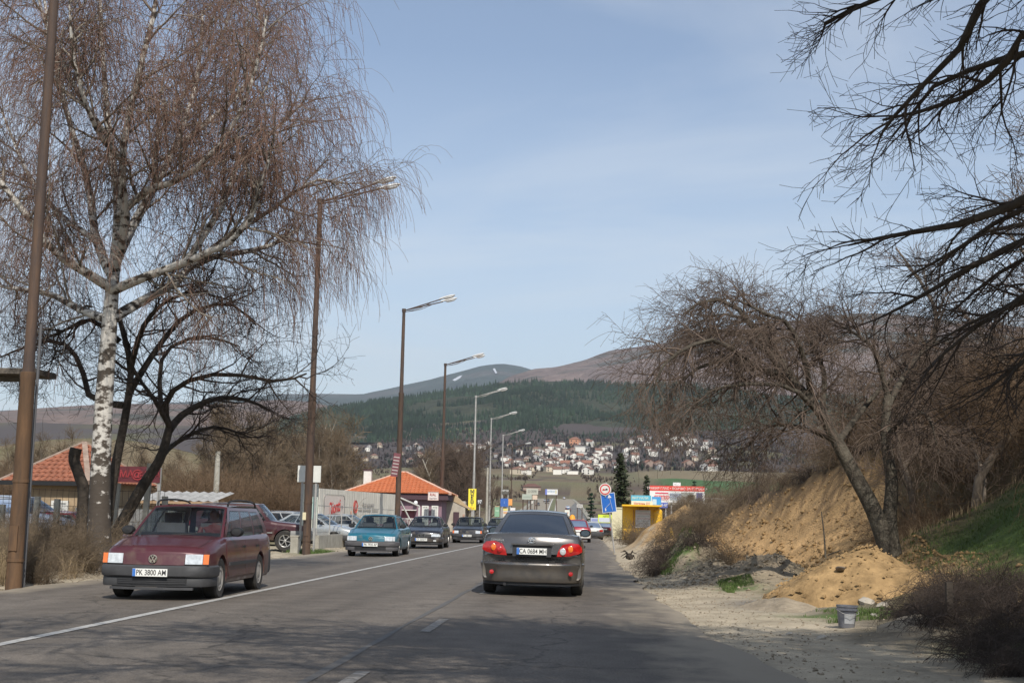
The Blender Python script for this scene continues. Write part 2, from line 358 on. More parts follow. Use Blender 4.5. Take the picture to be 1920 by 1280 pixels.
# far valley
farm = sst(200, 330, Y)
strips = vnoise(X / 75 + 3 + fbm(X / 50, Y / 50) * 2, Y / 40 + fbm(X / 60 + 9, Y / 60) * 2)
fc = np.array([.165, .13, .082])[None] + (fbm(X / 40, Y / 25) * .09)[:, None] * np.array([1, .9, .5])
fc = np.where((strips > .62)[:, None], np.array([.150, .138, .078]), fc); fc = np.where((strips < .3)[:, None], np.array([.10, .075, .06]), fc)
c = c * (1 - farm[:, None]) + fc * farm[:, None]
gf = sst(45, 60, X) * sst(1010, 1040, Y) * (1 - sst(1260, 1300, Y)) * (X < 600)
c = lay(c, (.065, .125, .05), gf)
c = lay(c, (.21, .165, .10), sst(45, 60, X) * sst(1290, 1320, Y) * (1 - sst(1640, 1700, Y)) * .8)
c = lay(c, (.075, .06, .055), sst(1700, 1760, Y))
c = lay(c, (.13, .12, .05), sst(1700, 1760, Y) * sst(.05, .15, fbm(X / 90, Y / 90)) * .7)
c = c * (1 + .25 * nB[:, None])
M_ground = pm('ground_soil', (.2, .17, .12), .95, attr=True, var=.30, scale=1.1, bump=.8, bscale=16, bdist=.05, spec=.15)
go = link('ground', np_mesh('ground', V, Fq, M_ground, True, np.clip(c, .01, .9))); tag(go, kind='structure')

# ---------------------------------------------------------------- road sheets
def strip(name, y0, y1, dy, lo, hi, lift, mat, n=2, wob=0.0, kind='structure'):
    Ys = np.arange(y0, y1 + .001, dy); m = len(Ys)
    L = lo(Ys) if callable(lo) else np.full(m, lo); H = hi(Ys) if callable(hi) else np.full(m, hi)
    if wob:
        L = L + fbm(Ys * .55, Ys * 0 + 2, 4) * wob * 2; H = H + fbm(Ys * .55, Ys * 0 + 8, 4) * wob * 2
    T = np.linspace(0, 1, n)[None, :]
    XX = L[:, None] * (1 - T) + H[:, None] * T + coff(Ys)[:, None]; YY = np.repeat(Ys[:, None], n, 1)
    ZZ = roadz(XX, YY) + lift
    Vv = np.stack([XX.ravel(), YY.ravel(), ZZ.ravel()], 1)
    k = np.arange(m - 1)[:, None] * n + np.arange(n - 1)[None, :]
    o = link(name, np_mesh(name, Vv, np.stack([k, k + 1, k + 1 + n, k + n], -1).reshape(-1, 4), mat, True)); 
    if kind: tag(o, kind=kind)
    return o
def asphalt(name, base, patch):
    m = bpy.data.materials.new(name); m.use_nodes = True; nt = m.node_tree; b = nt.nodes['Principled BSDF']; n = nt.nodes.new; l = nt.links.new
    tcn = n('ShaderNodeTexCoord')
    def noi(sc, det, st=(1, 1, 1)):
        mp = n('ShaderNodeMapping'); mp.inputs['Scale'].default_value = st; l(tcn.outputs['Object'], mp.inputs[0])
        t = n('ShaderNodeTexNoise'); t.inputs['Scale'].default_value = sc; t.inputs['Detail'].default_value = det; l(mp.outputs[0], t.inputs['Vector']); return t.outputs['Fac']
    def ramp(s, a, b_, c0, c1):
        r = n('ShaderNodeValToRGB'); r.color_ramp.elements[0].position = a; r.color_ramp.elements[1].position = b_
        r.color_ramp.elements[0].color = (*c0, 1); r.color_ramp.elements[1].color = (*c1, 1); l(s, r.inputs[0]); return r.outputs[0]
    def mul(a, b_):
        x = n('ShaderNodeMix'); x.data_type = 'RGBA'; x.blend_type = 'MULTIPLY'; x.inputs['Factor'].default_value = 1; l(a, x.inputs[6]); l(b_, x.inputs[7]); return x.outputs[2]
    big = ramp(noi(.5, 4, (1, .25, 1)), .35, .65, base, patch)
    lanes = ramp(noi(.95, 4, (1, .012, 1)), .3, .7, (.74,) * 3, (1.20,) * 3)
    fine = ramp(noi(55, 3), .3, .7, (.62,) * 3, (1.4,) * 3)
    mid = ramp(noi(2.2, 7), .28, .72, (.80,) * 3, (1.18,) * 3)
    col = mul(mul(mul(big, lanes), fine), mid)
    # tarred cracks: thin dark worn lines
    vor = n('ShaderNodeTexVoronoi'); vor.feature = 'DISTANCE_TO_EDGE'; vor.inputs['Scale'].default_value = .22
    mp = n('ShaderNodeMapping'); mp.inputs['Scale'].default_value = (1, .6, 1); l(tcn.outputs['Object'], mp.inputs[0])
    nn = n('ShaderNodeTexNoise'); nn.inputs['Scale'].default_value = 1.6; nn.inputs['Detail'].default_value = 4; l(tcn.outputs['Object'], nn.inputs['Vector'])
    av = n('ShaderNodeVectorMath'); av.operation = 'ADD'; l(mp.outputs[0], av.inputs[0]); l(nn.outputs['Color'], av.inputs[1]); l(av.outputs[0], vor.inputs['Vector'])
    cr = ramp(vor.outputs['Distance'], .0016, .006, (.5,) * 3, (1,) * 3)
    col = mul(col, cr)
    spot = ramp(noi(3.1, 3), .66, .74, (1,) * 3, (.72,) * 3); col = mul(col, spot)
    # dust blown and tracked onto the edge of the carriageway
    sx_ = n('ShaderNodeSeparateXYZ'); l(tcn.outputs['Object'], sx_.inputs[0])
    m1 = n('ShaderNodeMapRange'); m1.inputs[1].default_value = -.3; m1.inputs[2].default_value = 1.7; m1.inputs[3].default_value = -.12; m1.inputs[4].default_value = .62; l(sx_.outputs[0], m1.inputs[0])
    m2 = n('ShaderNodeMapRange'); m2.inputs[1].default_value = -8.6; m2.inputs[2].default_value = -9.9; m2.inputs[3].default_value = -.12; m2.inputs[4].default_value = .62; l(sx_.outputs[0], m2.inputs[0])
    mxx = n('ShaderNodeMath'); mxx.operation = 'MAXIMUM'; l(m1.outputs[0], mxx.inputs[0]); l(m2.outputs[0], mxx.inputs[1])
    dn = n('ShaderNodeMath'); dn.operation = 'ADD'; l(mxx.outputs[0], dn.inputs[0]); l(noi(1.6, 8, (1, .5, 1)), dn.inputs[1])
    df = ramp(dn.outputs[0], .62, .95, (0,) * 3, (.8,) * 3)
    dm = n('ShaderNodeMix'); dm.data_type = 'RGBA'; l(df, dm.inputs['Factor']); l(col, dm.inputs[6]); dm.inputs[7].default_value = (.30, .255, .19, 1); col = dm.outputs[2]
    l(col, b.inputs['Base Color']); b.inputs['Roughness'].default_value = .8; b.inputs['Specular IOR Level'].default_value = .35
    bp = n('ShaderNodeBump'); bp.inputs['Strength'].default_value = .5; bp.inputs['Distance'].default_value = .008; l(noi(70, 3), bp.inputs['Height']); l(bp.outputs[0], b.inputs['Normal'])
    return m
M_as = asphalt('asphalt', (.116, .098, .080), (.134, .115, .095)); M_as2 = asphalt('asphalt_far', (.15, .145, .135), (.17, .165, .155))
strip('road', -60, 262, .25, lambda Y: -9.75 - (roadhalf(Y) - 5.4), lambda Y: 1.05 + 0 * Y + np.interp(Y, [0, 12, 18, 26, 45, 190, 262], [1.1, .75, .35, .05, -.2, 0, 4]), 0, M_as, 18, .2)
strip('tar_seam', 6, 60, .5, -2.28, -2.19, .004, pm('tar', (.095, .088, .08), .7, var=.2), 2, .05)
M_line = pm('road_paint', (.42, .41, .385), .7, col2=(.20, .19, .175), thr=(.52, .68), scale=9)
strip('centre_line', -20, 250, 1.0, -5.69, -5.56, .006, M_line, 2)
for k, y0 in enumerate((3.2, 9.3, 15.4, 23.4, 31.5, 39.5, 47.5, 56)):
    strip('lane_dash', y0, y0 + 2.9 if y0 > 20 else y0 + 2.4, .5, -1.96, -1.84, .006, pm('worn_road_paint', (.29, .27, .245), .7, col2=(.135, .12, .10), thr=(.36, .58), scale=14), 2)
strip('edge_line', 110, 250, 2, -9.6, -9.48, .006, M_line, 2)
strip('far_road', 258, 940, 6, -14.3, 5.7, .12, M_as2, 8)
strip('median_verge', 300, 935, 6, -5.9, -4.1, .26, pm('median_grass', (.13, .13, .06), .9, var=.3, scale=.3), 2)
strip('far_edge_line', 290, 935, 6, -6.45, -6.1, .22, flat('far_line', (.6, .6, .56)), 2)
strip('far_edge_line', 290, 935, 6, -3.9, -3.55, .22, flat('far_line', (.6, .6, .56)), 2)
strip('far_shoulder', 300, 935, 6, -16.6, -14.5, .1, pm('far_dust', (.27, .25, .2), .9, var=.2, scale=.2), 2)
strip('far_shoulder', 300, 935, 6, 5.9, 7.6, .1, pm('far_dust', (.27, .25, .2), .9, var=.2, scale=.2), 2)

# ---------------------------------------------------------------- mountains
def hill(name, ridge, Yr, Y0, z0, col, rows=46, cols_n=220, rough=60, back=.25, colf=None, scl=900., bump=.6, power=1.0):
    px = [r[0] for r in ridge]
    U = np.linspace(px[0], px[-1], cols_n); py = np.interp(U, px, [r[1] for r in ridge])
    P = np.array([at(a, b, Yr) for a, b in zip(U, py)])
    T = np.concatenate([np.linspace(0, 1, rows), np.linspace(1.06, 1 + back, 6)])
    rowsV = []
    for t in T:
        # fan out so that ground rows keep the same bearing
        Yt = Y0 + (Yr - Y0) * t; Xt = P[:, 0] * (Yt / Yr)
        if t <= 1: z = z0 + (P[:, 2] - z0) * (t ** power)
        else: z = P[:, 2] - (t - 1) * (P[:, 2] - z0) * 2.0
        n1 = (np.abs(fbm(Xt / scl, np.full_like(Xt, Yt) / scl / 1.6, 5)) * 2 - .25)
        wgt = math.sin(math.pi * min(t, 1) * .96) if t < 1 else 0
        z = z - n1 * rough * wgt + fbm(Xt / 260, Yt / 260 + Xt * 0, 3) * rough * .12
        rowsV.append(np.stack([Xt, np.full_like(Xt, Yt), z], 1))
    Vv = np.concatenate(rowsV); n = cols_n
    k = np.arange(len(T) - 1)[:, None] * n + np.arange(n - 1)[None, :]
    cc = np.tile(np.array(col, float), (len(Vv), 1))
    if colf is not None: cc = colf(Vv, cc)
    m = pm(name + '_cover', col, .95, attr=True, var=.35, scale=1 / (scl * .09), bump=bump, bscale=1 / (scl * .03), bdist=scl * .05, spec=.1)
    o = link(name, np_mesh(name, Vv, np.stack([k, k + 1, k + 1 + n, k + n], -1).reshape(-1, 4), m, True, np.clip(cc, .01, .95))); tag(o, kind='structure')
    return o, Vv
def c_far(V_, c_):
    n = fbm(V_[:, 0] / 1200, V_[:, 1] / 700 + V_[:, 2] / 300, 5)
    c_ = c_ * (1 + n[:, None] * .6)
    m = sst(.03, .10, n)[:, None]; return c_ * (1 - m * .6) + np.array([.12, .095, .085]) * m * .6
RG_far = [(-700, 800), (-200, 778), (200, 762), (440, 747), (520, 738), (600, 738), (680, 739), (740, 727), (800, 712), (860, 697), (905, 685), (940, 682), (980, 688), (1030, 702), (1150, 735), (1400, 790), (1800, 850), (2700, 900)]
hill('far_mountain', RG_far, 12500, 6500, 150, (.050, .062, .050), colf=c_far, rough=130, scl=1500)
M_snow = pm('snow', (.55, .57, .6), .8)
sn = MB()
for quad in (((848, 712), (860, 705), (867, 703), (862, 709), (853, 714)), ((924, 691), (928, 690), (932, 699), (929, 700))):
    P = [at(a, b, 11900 - (b - 690) * 40) for a, b in quad]; n = len(P); b0 = len(sn.v)
    sn.v += [tuple(p) for p in P]; sn.f.append(tuple(range(b0, b0 + n))); sn.m.append(0)
tag(sn.build('ski_slope_snow', M_snow), kind='structure')
def c_br(V_, c_):
    n = fbm(V_[:, 0] / 500, V_[:, 1] / 300 + V_[:, 2] / 160, 5)
    c_ = c_ * (1 + n[:, None] * .9)
    m = (sst(.04, .16, n + .10 * sst(700, 950, V_[:, 2])))[:, None]; return c_ * (1 - m * .75) + np.array([.035, .050, .035]) * m * .75
RG_br = [(380, 840), (560, 806), (760, 770), (900, 733), (960, 705), (1000, 690), (1040, 686), (1090, 676), (1150, 657), (1200, 649), (1250, 643), (1290, 626), (1330, 618), (1390, 609), (1450, 604), (1510, 597), (1560, 589), (1640, 587), (1700, 592), (1780, 600), (1860, 606), (1960, 616), (2150, 640), (2700, 700)]
hill('brown_mountain', RG_br, 7400, 4100, 200, (.20, .145, .125), colf=c_br, rough=190, scl=900)
RG_lf = [(-900, 800), (-300, 785), (0, 771), (60, 766), (130, 762), (200, 757), (300, 756), (400, 757), (470, 752), (520, 748), (580, 752), (660, 770), (760, 800), (900, 835)]
hill('left_hill', RG_lf, 5200, 2300, 60, (.19, .135, .11), colf=c_br, rough=60, scl=500)
RG_fo = [(430, 840), (520, 800), (560, 785), (620, 769), (700, 756), (760, 747), (820, 736), (880, 727), (940, 719), (1000, 716), (1060, 715), (1110, 719), (1170, 721), (1250, 720), (1330, 730), (1420, 737), (1520, 744), (1620, 748), (1750, 755), (1900, 765), (2100, 780), (2500, 820)]
_, VF = hill('forest_hill', RG_fo, 4000, 2620, 150, (.05, .055, .035), rough=75, scl=420, rows=60, cols_n=240)
# conifers covering the hill: nobody could count them
def conifers(name, VF, n, ncol, rows, seed, hmin, hmax, mat, patch):
    r = np.random.default_rng(seed); G = VF[:ncol * rows].reshape(rows, ncol, 3)
    i = r.random(n) * (rows - 1.01); j = r.random(n) * (ncol - 1.01); i0 = i.astype(int); j0 = j.astype(int); fi = (i - i0)[:, None]; fj = (j - j0)[:, None]
    P = (G[i0, j0] * (1 - fi) + G[i0 + 1, j0] * fi) * (1 - fj) + (G[i0, j0 + 1] * (1 - fi) + G[i0 + 1, j0 + 1] * fi) * fj
    keep = fbm(P[:, 0] / 190, P[:, 1] / 190 + 4, 3) < patch
    P = P[keep]; n = len(P); h = r.uniform(hmin, hmax, n); w_ = h * r.uniform(.16, .24, n); k = 5
    A = np.arange(k) * 2 * math.pi / k + r.random(n)[:, None] * 6
    ring = np.stack([P[:, None, 0] + np.cos(A) * w_[:, None], P[:, None, 1] + np.sin(A) * w_[:, None], P[:, None, 2] + 0 * A], -1)
    top = P + np.stack([0 * h, 0 * h, h], 1)
    Vv = np.concatenate([ring, top[:, None]], 1).reshape(-1, 3)
    b = np.arange(n)[:, None] * (k + 1); q = np.arange(k)[None]
    Ft = np.stack([b + q, b + (q + 1) % k, b + k + 0 * q], -1).reshape(-1, 3)
    tone = (r.uniform(.6, 1.5, n) * (1 + fbm(P[:, 0] / 120, P[:, 1] / 120, 3) * 1.6))[:, None] * np.array([.022, .036, .020]); cc = np.repeat(tone, k + 1, 0)
    o = link(name, np_mesh(name, Vv, Ft, mat, False, cc)); tag(o, 'dark conifer forest covering the near hill above the village', kind='stuff'); return o
M_con = pm('conifer', (.03, .05, .03), .9, attr=True, spec=.1)
conifers('conifer_forest', VF, 36000, 240, 60, 3, 9, 19, M_con, .07)
# ---------------------------------------------------------------- trees
def tubes_np(P, R, n):
    P = np.asarray(P, float); R = np.asarray(R, float)
    T = np.empty_like(P); T[:, 1:-1] = P[:, 2:] - P[:, :-2]; T[:, 0] = P[:, 1] - P[:, 0]; T[:, -1] = P[:, -1] - P[:, -2]
    T /= np.linalg.norm(T, axis=-1, keepdims=True) + 1e-9
    ref = np.tile(np.array([.37, .93, .05]), (len(P), 1)); d = np.abs((T[:, 0] * ref).sum(-1)) > .8; ref[d] = (1, .1, .2)
    A = np.cross(T, ref[:, None, :]); A /= np.linalg.norm(A, axis=-1, keepdims=True) + 1e-9
    B = np.cross(T, A)
    ang = np.arange(n) * 2 * math.pi / n
    V = P[:, :, None] + (A[:, :, None] * np.cos(ang)[:, None] + B[:, :, None] * np.sin(ang)[:, None]) * R[:, :, None, None]
    Np, K = P.shape[:2]
    base = (np.arange(Np) * K * n)[:, None, None] + (np.arange(K - 1) * n)[None, :, None]; q = np.arange(n)[None, None]
    Fq = np.stack([base + q, base + (q + 1) % n, base + n + (q + 1) % n, base + n + q], -1).reshape(-1, 4)
    return V.reshape(-1, 3), Fq
def join(parts):
    V = []; Fq = []; b = 0
    for v, f in parts: V.append(v); Fq.append(f + b); b += len(v)
    return np.concatenate(V), np.concatenate(Fq)
def unit(a): return a / (np.linalg.norm(a, axis=-1, keepdims=True) + 1e-9)
def kids(r, P, R, n, t0, t1, L, ang, K, grav=0.0, wig=.15, rmax=.05, tip=.15, lenfall=.5, bias=None, gcurve=False, rlow=0.003):
    Np, K0 = P.shape[:2]
    t = t0 + (t1 - t0) * ((np.arange(n)[None] + r.random((Np, n))) / n)
    f = t * (K0 - 1); i = np.minimum(f.astype(int), K0 - 2); fr = (f - i)[..., None]; a = np.arange(Np)[:, None]
    S = P[a, i] * (1 - fr) + P[a, i + 1] * fr; D = unit(P[a, i + 1] - P[a, i]); rp = (R[a, i] * (1 - fr[..., 0]) + R[a, i + 1] * fr[..., 0])
    S = S.reshape(-1, 3); D = D.reshape(-1, 3); rp = rp.reshape(-1); t = t.reshape(-1); m = len(S)
    q = r.normal(size=(m, 3)); q -= (q * D).sum(-1, keepdims=True) * D; q = unit(q)
    if bias is not None:
        q = q + np.array(bias); q -= (q * D).sum(-1, keepdims=True) * D; q = unit(q)
    an = np.radians(r.uniform(ang[0], ang[1], m))[:, None]
    d = D * np.cos(an) + q * np.sin(an)
    ln = r.uniform(L[0], L[1], m) * (1 - lenfall * t)
    out = [S]; g = np.array([0, 0, 1.0])
    for k in range(1, K):
        gg = grav * (k / K * 2 if gcurve else 1)
        d = unit(d + g * gg + r.normal(size=(m, 3)) * wig)
        out.append(out[-1] + d * (ln / (K - 1))[:, None])
    P2 = np.stack(out, 1); r0 = np.minimum(rp * .75, rmax)[:, None]
    R2 = np.maximum(r0 * (1 - (1 - tip) * np.linspace(0, 1, K)[None]), rlow)
    return P2, R2
def spl(pts, K):
    pts = np.array(pts, float); n = len(pts); s = np.linspace(0, n - 1, K); out = []
    for x in s:
        i = min(int(x), n - 2); t = x - i; p0 = pts[max(i - 1, 0)]; p1 = pts[i]; p2 = pts[i + 1]; p3 = pts[min(i + 2, n - 1)]
        out.append(.5 * ((2 * p1) + (-p0 + p2) * t + (2 * p0 - 5 * p1 + 4 * p2 - p3) * t * t + (-p0 + 3 * p1 - 3 * p2 + p3) * t ** 3))
    return np.array(out)
def limb(pts, r0, r1, K=10): return spl(pts, K), np.linspace(r0, r1, K)

def birch_mat():
    m = bpy.data.materials.new('birch_bark'); m.use_nodes = True; nt = m.node_tree; b = nt.nodes['Principled BSDF']; n = nt.nodes.new; l = nt.links.new
    tcn = n('ShaderNodeTexCoord'); mp = n('ShaderNodeMapping'); mp.inputs['Scale'].default_value = (3.2, 3.2, 5.5); l(tcn.outputs['Object'], mp.inputs[0])
    t = n('ShaderNodeTexNoise'); t.inputs['Scale'].default_value = 1.25; t.inputs['Detail'].default_value = 5; t.inputs['Roughness'].default_value = .6; l(mp.outputs[0], t.inputs['Vector'])
    sp = n('ShaderNodeSeparateXYZ'); l(tcn.outputs['Object'], sp.inputs[0])
    mr = n('ShaderNodeMapRange'); mr.inputs[1].default_value = .8; mr.inputs[2].default_value = 3.4; mr.inputs[3].default_value = -.20; mr.inputs[4].default_value = .01; l(sp.outputs[2], mr.inputs[0])
    a = n('ShaderNodeMath'); a.operation = 'ADD'; l(t.outputs['Fac'], a.inputs[0]); l(mr.outputs[0], a.inputs[1])
    rr = n('ShaderNodeValToRGB'); rr.color_ramp.elements[0].position = .44; rr.color_ramp.elements[1].position = .52
    rr.color_ramp.elements[0].color = (.062, .048, .036, 1); rr.color_ramp.elements[1].color = (.52, .49, .44, 1); l(a.outputs[0], rr.inputs[0])
    l(rr.outputs[0], b.inputs['Base Color']); b.inputs['Roughness'].default_value = .85
    bp = n('ShaderNodeBump'); bp.inputs['Strength'].default_value = .8; bp.inputs['Distance'].default_value = .03; l(t.outputs['Fac'], bp.inputs['Height']); l(bp.outputs[0], b.inputs['Normal'])
    return m
M_birch = birch_mat()
M_blimb = pm('birch_limb', (.13, .10, .075), .85, col2=(.30, .265, .22), thr=(.40, .60), scale=2.6, spec=.2)
M_btwig = pm('birch_twig', (.165, .100, .074), .8, var=.45, scale=.5, spec=.2)
M_bark = pm('dark_bark', (.055, .045, .036), .9, var=.4, scale=6, bump=1, bscale=14, bdist=.03, spec=.2)
M_barkg = pm('fruit_bark', (.065, .055, .043), .9, col2=(.125, .11, .085), thr=(.4, .66), scale=5, bump=1, bscale=22, bdist=.03, spec=.2)
M_dtwig = pm('dark_twig', (.060, .046, .038), .85, var=.3, scale=1, spec=.2)
M_ftwig = pm('fruit_twig', (.135, .10, .078), .85, var=.35, scale=1, spec=.2)
M_scrub = pm('scrub_twig', (.165, .125, .085), .9, var=.4, scale=.6, spec=.15)
M_scrub2 = pm('brown_scrub_twig', (.15, .10, .062), .9, var=.4, scale=.6, spec=.15)
M_wood2 = pm('young_trunk', (.13, .105, .08), .9, var=.3, scale=3)

def make_tree(name, loc, label, group, limbs, levels, mats, seed, sub=('trunk', 'branches', 'twigs'), nl=1, cat='tree', trunk_n=10):
    """limbs: list of (P,R) polylines of the trunk and main limbs; levels: list of kids() settings; mats: trunk, branch, twig"""
    r = np.random.default_rng(seed)
    root = empty(name, loc, 0, label, cat, group)
    base = np.array(loc)
    K = max(len(l[0]) for l in limbs)
    v, f = join([tubes_np((l[0] - base)[None], l[1][None], trunk_n) for l in limbs])
    link(sub[0], np_mesh(sub[0], v, f, mats[0], True), root)
    br = [l for l in limbs[nl:]] or limbs
    P = np.stack([spl(l[0] - base, 10) if len(l[0]) != 10 else l[0] - base for l in br]); R = np.stack([np.interp(np.linspace(0, 1, 10), np.linspace(0, 1, len(l[1])), l[1]) for l in br])
    mid = []; tw = []
    for i, lv in enumerate(levels):
        lv = dict(lv); ns = lv.pop('sides', 3); extra = lv.pop('also', None)
        P2, R2 = kids(r, P, R, **lv)
        if i < len(levels) - 1 or len(levels) == 1: mid.append(tubes_np(P2, R2, ns))
        else: tw.append(tubes_np(P2, R2, ns))
        if extra:
            ex = dict(extra); ns2 = ex.pop('sides', 3); P3, R3 = kids(r, P, R, **ex); tw.append(tubes_np(P3, R3, ns2))
        P, R = P2, R2
    if mid: v, f = join(mid); link(sub[1], np_mesh(sub[1], v, f, mats[1], True), root)
    if tw: v, f = join(tw); link(sub[2], np_mesh(sub[2], v, f, mats[2], False), root)
    return root

# ---- the big birch
YB = 29.0
b0 = at(188, 1040, YB); b0[2] = gzs(b0[0], b0[1]) - .1
def bl(pts, r0, r1, K=10):  # pts: (px, py, depth offset)
    return limb([at(a, b, YB + d) for a, b, d in pts], r0, r1, K)
trunk = (spl([b0, at(186, 960, YB), at(192, 800, YB), at(203, 640, YB), at(212, 520, YB + .1), at(222, 400, YB + .1), at(205, 250, YB), at(190, 60, YB), at(185, -120, YB)], 22),
         np.interp(np.linspace(0, 1, 22), [0, .06, .16, .3, .45, .6, .8, 1], [.40, .27, .225, .195, .16, .11, .06, .025]))
BL = [trunk,
      bl([(208, 600, 0), (255, 570, .6), (330, 530, 1.4), (370, 490, 2), (470, 470, 2.6), (520, 455, 3), (560, 430, 3.3)], .13, .03),
      bl([(210, 545, 0), (270, 520, -.6), (350, 490, -1.2), (450, 440, -2), (490, 350, -2.5), (515, 250, -3)], .12, .025),
      bl([(212, 500, 0), (245, 430, .7), (290, 350, 1.3), (330, 270, 1.8), (370, 150, 2.2), (380, 20, 2.4)], .14, .03),
      bl([(215, 500, 0), (235, 420, -.8), (228, 300, -1.6), (255, 160, -2.2), (290, 20, -2.4), (300, -80, -2.5)], .12, .03),
      bl([(212, 520, 0), (180, 450, .6), (165, 340, 1.0), (130, 230, 1.4), (100, 100, 1.6), (80, -20, 1.6)], .12, .03),
      bl([(208, 540, 0), (160, 510, -.8), (100, 470, -1.5), (40, 390, -2), (-30, 300, -2.4), (-80, 200, -2.6)], .12, .03),
      bl([(205, 600, 0), (150, 580, .8), (90, 550, 1.4), (20, 540, 2), (-60, 520, 2.4)], .11, .025),
      bl([(220, 410, 0), (270, 360, -1), (350, 330, -2), (430, 250, -2.8), (480, 130, -3.2), (500, 30, -3.4)], .10, .02),
      bl([(330, 275, 1.8), (400, 220, 2.6), (460, 160, 3.2), (490, 60, 3.6), (470, -40, 3.8)], .075, .02),
      bl([(350, 490, -1.2), (420, 380, -1), (450, 300, -.6), (520, 240, -.2), (570, 190, 0)], .08, .02),
      bl([(370, 490, 2), (430, 440, 1.2), (500, 400, .6), (560, 355, .2), (605, 335, 0), (630, 350, 0)], .07, .015),
      bl([(205, 260, 0), (150, 180, -1), (90, 60, -1.8), (60, -60, -2)], .07, .02),
      bl([(180, 450, .6), (110, 400, 1.8), (50, 320, 2.8), (0, 200, 3.4)], .08, .02),
      bl([(228, 300, -1.6), (180, 240, -2.8), (140, 120, -3.6), (130, 0, -4)], .07, .02),
      bl([(290, 350, 1.3), (300, 250, 2.4), (420, 60, 3.4), (440, -60, 3.6)], .06, .02)]
make_tree('birch_tree', tuple(b0), 'tall bare birch with white blotched trunk and hanging reddish twigs behind the nearest lamp post', None, BL,
          [dict(n=15, t0=.16, t1=1, L=(1.4, 2.7), ang=(28, 65), K=8, grav=.05, wig=.13, rmax=.034, lenfall=.35, bias=(0, 0, .35), sides=5),
           dict(n=9, t0=.15, t1=1, L=(.8, 1.6), ang=(25, 70), K=6, grav=-.10, wig=.16, rmax=.014, lenfall=.3, rlow=.005, sides=3),
           dict(n=8, t0=.1, t1=1, L=(.6, 1.8), ang=(20, 80), K=7, grav=-.42, wig=.10, rmax=.0065, tip=.45, lenfall=.25, rlow=.0033, sides=3)],
          (M_birch, M_blimb, M_btwig), 11)

# ---- dark old fruit trees round the birch
def lm(Y, pts, r0, r1, K=10): return limb([at(a, b, Y + d) for a, b, d in pts], r0, r1, K)
LV_dark = [dict(n=12, t0=.2, t1=1, L=(1.3, 2.5), ang=(30, 70), K=7, grav=.03, wig=.20, rmax=.028, lenfall=.3, sides=4),
           dict(n=7, t0=.15, t1=1, L=(.6, 1.3), ang=(30, 75), K=6, grav=.0, wig=.22, rmax=.012, lenfall=.3, rlow=.005, sides=3),
           dict(n=6, t0=.1, t1=1, L=(.3, .75), ang=(30, 80), K=4, grav=.0, wig=.2, rmax=.006, tip=.5, lenfall=.2, rlow=.0035, sides=3)]
g1 = at(228, 1010, 33); g1[2] = gzs(g1[0], g1[1]) - .1
DT = [lm(33, [(215, 1005, 0), (265, 915, 0), (300, 860, 0), (318, 800, 0)], .16, .10, 12),
      lm(33, [(318, 805, 0), (345, 775, .5), (400, 748, 1), (455, 748, 1.4), (500, 765, 1.6)], .11, .03),
      lm(33, [(318, 800, 0), (310, 760, -.5), (340, 720, -1), (420, 700, -1.6), (520, 715, -2), (575, 700, -2)], .09, .02),
      lm(33, [(300, 860, 0), (330, 830, .7), (400, 800, 1.4), (470, 820, 2)], .08, .02),
      lm(33, [(318, 800, 0), (300, 740, .9), (310, 660, 1.6), (380, 630, 2), (450, 650, 2.2)], .08, .02),
      lm(33, [(318, 800, 0), (290, 750, -1), (255, 700, -1.5), (230, 640, -1.8)], .07, .02)]
make_tree('fruit_tree', tuple(g1), 'crooked black bare fruit tree leaning right from behind the birch trunk', None, DT, LV_dark, (M_bark, M_dtwig, M_dtwig), 21)
g2 = at(205, 1000, 31.5); g2[2] = gzs(g2[0], g2[1]) - .1
DT = [lm(31.5, [(200, 985, 0), (215, 880, 0), (235, 780, 0), (245, 690, 0), (225, 600, .3)], .13, .06, 12),
      lm(31.5, [(240, 740, 0), (290, 660, .6), (350, 590, 1), (430, 570, 1.3), (480, 610, 1.4)], .09, .02),
      lm(31.5, [(245, 690, 0), (270, 610, -.8), (320, 560, -1.3), (390, 545, -1.6)], .08, .02),
      lm(31.5, [(235, 760, 0), (170, 745, .8), (150, 680, 1.2), (110, 640, 1.5), (50, 650, 1.6), (0, 670, 1.7)], .09, .02),
      lm(31.5, [(225, 640, .3), (170, 600, 0), (120, 620, -.5), (70, 640, -.8)], .07, .02)]
make_tree('fruit_tree', tuple(g2), 'upright black fruit tree with arching limbs growing against the birch trunk', None, DT, LV_dark, (M_bark, M_dtwig, M_dtwig), 22)
mb = MB(); g3 = at(152, 965, 31.8); g3[2] = gzs(g3[0], g3[1]) - .1
mb.tube(spl([g3, at(157, 930, 31.8), at(148, 890, 31.8), at(139, 862, 31.8), at(143, 840, 31.8)], 12), [.16, .15, .145, .14, .135, .13, .13, .13, .135, .14, .145, .14], 12)
tag(mb.build('pollarded_trunk', M_bark, None, 50), 'short black sawn-off tree trunk left of the birch', 'tree stump')

